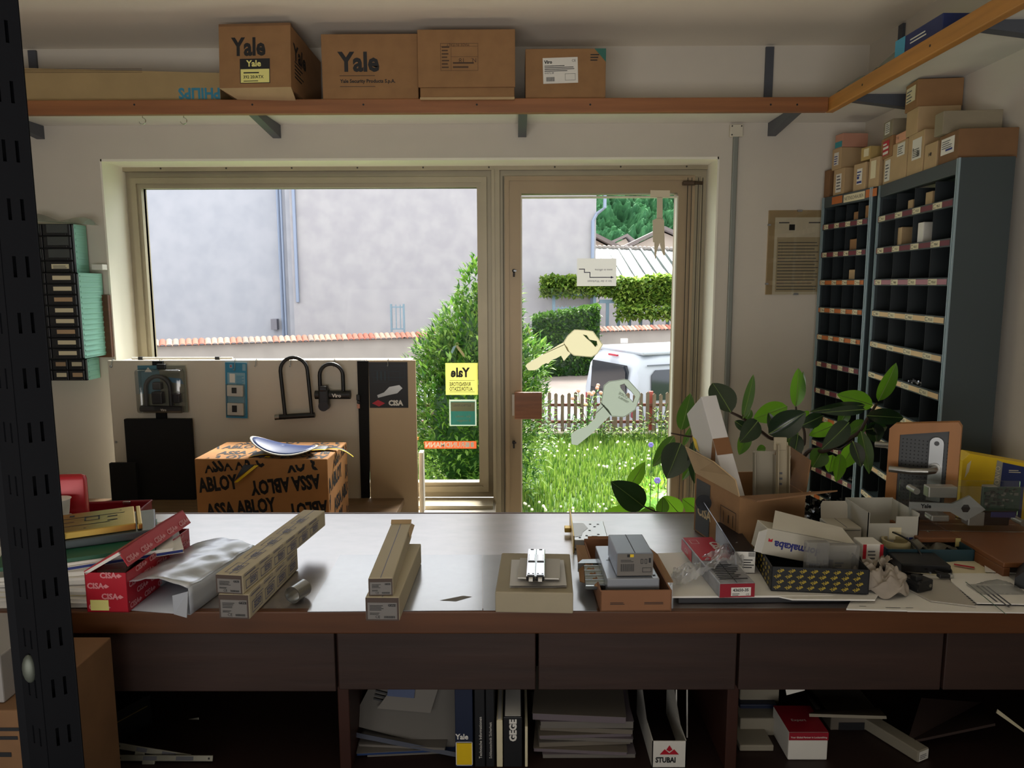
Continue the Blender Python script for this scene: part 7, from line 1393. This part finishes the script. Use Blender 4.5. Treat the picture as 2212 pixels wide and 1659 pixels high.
pile(['%s notebook of the pile left of the white magazine box' % s for s in ordn], 1265, 1548, 1.48, 8, .20, .2, [GP, LP, mat('card_grey3', '#6f675c', .8)], 'notebook', 'notebook', 'notebooks piled under the counter', seed=4)
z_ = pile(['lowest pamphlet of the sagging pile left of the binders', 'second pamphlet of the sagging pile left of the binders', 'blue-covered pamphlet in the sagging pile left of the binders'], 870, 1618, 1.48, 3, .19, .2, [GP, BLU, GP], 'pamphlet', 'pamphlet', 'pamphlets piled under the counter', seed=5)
for i, (pts, lb, m, Y) in enumerate((([(758, 1580), (1000, 1628), (1010, 1640), (756, 1590)], 'navy folder sloping down across the pamphlet pile', NAV, 1.47), ([(756, 1565), (978, 1622), (1040, 1480), (800, 1480)], 'white technical leaflet hanging slanted over the folders', mat('leaflet_shaded', '#625e58', .7), 1.49), ([(815, 1530), (930, 1540), (948, 1482), (850, 1482)], 'leaflet with a blue picture at the top of the slanted pile', mat('leaflet_shaded_pale', '#77726b', .7), 1.475))):  # leaflet colours darkened the same way for the shade
    P = [uq(x, y, Y+.03*((1659-y)/160)*2) for x, y in pts]; c = sum(P, Vector())/4; mb = MB().poly([p-c for p in P])
    if i == 1: deco(mb, FR(P[0]-c+Vector((.01, -.001, .012)), P[1]-P[0], P[3]-P[0]), [('l', .03, .05, .12, .075, 3, 1)])
    if i == 2: deco(mb, FR(P[0]-c+Vector((.01, -.001, .008)), P[1]-P[0], P[3]-P[0]), [('r', .01, .02, .07, .042, 2)])
    tag(mb.build('leaflet', [m, INK, BLU], loc=c, solid=.003), lb, 'leaflet')
mg = thing('magazine_box', 'white magazine box with a red mountain logo under the counter', 'box', uq(1408, 1659, 1.446)*1); mg.location.z = ZU; w = uq(1482, 1600, 1.446).x-uq(1408, 1600, 1.446).x; h = uq(1445, 1601, 1.446).z-ZU
mb = MB().box(0, 0, 0, w, .002, h).box(0, 0, 0, .002, .2, h).box(w-.002, 0, 0, w, .2, h).add([(0, .06, h), (.0, .2, h), (.0, .2, .15)], [(0, 1, 2)]).add([(w, .06, h), (w, .2, h), (w, .2, .15)], [(0, 1, 2)])
F = FACES['front'](w, .2, h); deco(mb, F, [('t', 'STUBAI', .0165, w*.10, h-.048, 1, dict(bold=.04, sx=.80)), ('p', [(w*.22, h-.030), (w*.78, h-.030), (w*.64, h-.018), (w*.5, h-.027), (w*.36, h-.018)], 2), ('p', [(w*.41, h-.019), (w*.5, h-.009), (w*.59, h-.019), (w*.5, h-.0235)], 2), ('r', w*.4, h-.068, w*.58, h-.060, 1)]); mb.build('box_body', [WHITE, INK, RED], mg)
for px, lb in ((1461, 'left thin white rod standing under the counter behind the magazine box'), (1484, 'right thin white rod standing under the counter behind the magazine box')):
    p = uq(px, 1600, 1.55); tag(MB().cyl((p.x, 1.55, ZU), (p.x-.003, 1.56, .772), .0016, 6).build('rod', WHITE), lb, 'rod')
# bay at left: lettered black box and metal strips
a = uq(165, 1640, 1.50); carton('black_box', 'black box with gold lettering lying at the left under the counter', 'box', (a.x-.03, 1.50, ZU), -.5, (.085, .16, .075), [mat('box_black_matt', '#0f0f10', .5), mat('gold_print', '#7d6b35', .5)], {'front': [('t', 'Yale', .022, .03, .045, 1, dict(rot=1.2)), ('t', 'Yale', .018, .055, .015, 1, dict(rot=.5)), ('r', .01, .035, .08, .037, 1)], 'right': [('t', 'Yale', .02, .02, .02, 1), ('r', .01, .05, .15, .052, 1)]}, seam=False)
STP = mat('strip_metal', '#8d8a7c', .4, .5)
for i, (x0, y0, x1, y1, Y, lb) in enumerate(((250, 1610, 412, 1636, 1.47, 'upper slanting metal door strip under the counter at left'), (252, 1637, 460, 1638, 1.46, 'lower horizontal metal door strip under the counter at left'), (265, 1583, 430, 1555, 1.62, 'dark metal door strip lying further back under the counter at left'))):
    P, Q = uq(x0, y0, Y), uq(x1, y1, Y); L = (Q-P).length; o = thing('door_strip', lb, 'metal strip', P, FR((0, 0, 0), Q-P, (0, .3, 1)).to_3x3(), 'metal door strips under the counter'); mb = MB().bbox(0, -.006, -.002, L, .006, .0015, .0008)
    deco(mb, FR((0, 0, .0018), (1, 0, 0), (0, 1, 0)), [('r', .006, -.002, .010, .002, 1), ('r', L-.010, -.002, L-.006, .002, 1), ('r', L*.28, -.004, L*.42, .004, 2), ('r', L*.62, -.004, L*.8, .004, 2)]); mb.build('strip_plate', [STP, INK, INKG], o)
    if i < 2: MB().bbox(L*.27, -.018, -.003, L*.40, -.004, .002, .001).build('tongue', STP, o)
# bay at right
def ubox(label, px0, px1, py0, py1, Y, m, d=.12, rot=0, pr=None, name='stored_box', tilt=None, z=None):
    a, b = uq(px0, py1, Y), uq(px1, py0, Y); h = b.z-a.z; w = b.x-a.x; z0 = max(a.z, ZU) if z is None else z
    carton(name, label, 'box', (a.x, Y, z0), rot, (w, d, b.z-z0), m if isinstance(m, list) else [m, INK], pr(w, b.z-z0) if pr else {}, seam=False, tilt=tilt); return b.z
REDB = mat('box_crimson', '#8f1226', .5)
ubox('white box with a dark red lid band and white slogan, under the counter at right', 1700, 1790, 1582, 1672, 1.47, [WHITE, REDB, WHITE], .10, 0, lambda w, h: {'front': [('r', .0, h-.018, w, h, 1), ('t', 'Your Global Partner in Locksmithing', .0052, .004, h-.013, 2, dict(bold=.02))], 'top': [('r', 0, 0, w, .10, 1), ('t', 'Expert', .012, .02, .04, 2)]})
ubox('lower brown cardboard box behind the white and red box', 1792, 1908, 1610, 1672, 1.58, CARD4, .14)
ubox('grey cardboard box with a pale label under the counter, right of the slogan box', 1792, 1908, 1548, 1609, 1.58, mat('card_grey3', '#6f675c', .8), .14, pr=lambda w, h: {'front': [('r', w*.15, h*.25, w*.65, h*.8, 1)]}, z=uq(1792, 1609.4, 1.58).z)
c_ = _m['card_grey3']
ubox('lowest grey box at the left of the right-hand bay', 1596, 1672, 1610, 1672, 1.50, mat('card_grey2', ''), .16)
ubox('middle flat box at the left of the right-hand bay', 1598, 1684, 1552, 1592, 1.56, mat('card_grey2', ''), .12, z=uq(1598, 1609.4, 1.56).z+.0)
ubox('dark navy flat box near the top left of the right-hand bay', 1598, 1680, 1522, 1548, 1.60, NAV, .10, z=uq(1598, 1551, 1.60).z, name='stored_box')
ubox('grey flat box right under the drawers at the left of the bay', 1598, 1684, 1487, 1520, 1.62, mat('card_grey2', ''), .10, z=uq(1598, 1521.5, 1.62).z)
a = uq(1912, 1600, 1.52); b = uq(1965, 1636, 1.50)
carton('long_box', 'long white-grey box with labelled end lying slanted under the counter at right', 'box', (b.x-.005, 1.46, ZU+.0005), .45, (.034, .2, .026), [mat('card_grey2', ''), INKG, WHITE], {'front': [('r', .002, .002, .032, .024, 2), ('l', .005, .006, .028, .018, 3, 1)]}, seam=False)
for i, (pts, lb) in enumerate((([(1748, 1545), (1915, 1550), (1900, 1532), (1760, 1536)], 'flat cardboard sheets lying on the grey labelled box'), ([(1960, 1605), (2150, 1565), (2120, 1520), (1990, 1510)], 'large dark sheet bundle slanting at the right under the counter'), ([(1980, 1625), (2212, 1640), (2200, 1600), (2050, 1590)], 'dark plastic bag heap low at the right under the counter'), ([(2155, 1532), (2230, 1590), (2232, 1596), (2152, 1540)], 'thin pale strip slanting at the far right under the counter'))):
    P = [uq(x, y, 1.50+.12*(k in (2, 3) if i != 3 else 0)) for k, (x, y) in enumerate(pts)]; c = sum(P, Vector())/4
    tag(MB().poly([p-c for p in P]).build('loose_sheet', [mat('card_grey2', ''), mat('dark_sheet', '#33241f', .7), mat('bag_dark', '#3a3c3e', .3), CREAM][i], loc=c, solid=.006 if i < 3 else .002), lb, 'sheet')
a = uq(1800, 1500, 1.47); tag(MB().add([(-.032, 0, -.012), (.005, -.002, .0), (.0, 0, .012), (-.036, .002, .008)], [(0, 1, 2, 3)]).build('tag_label', WHITE, loc=uq(1712, 1490, 1.46)+Vector((.02, 0, 0)), solid=.001), 'small white printed tag hanging just under the right-hand drawer', 'tag')
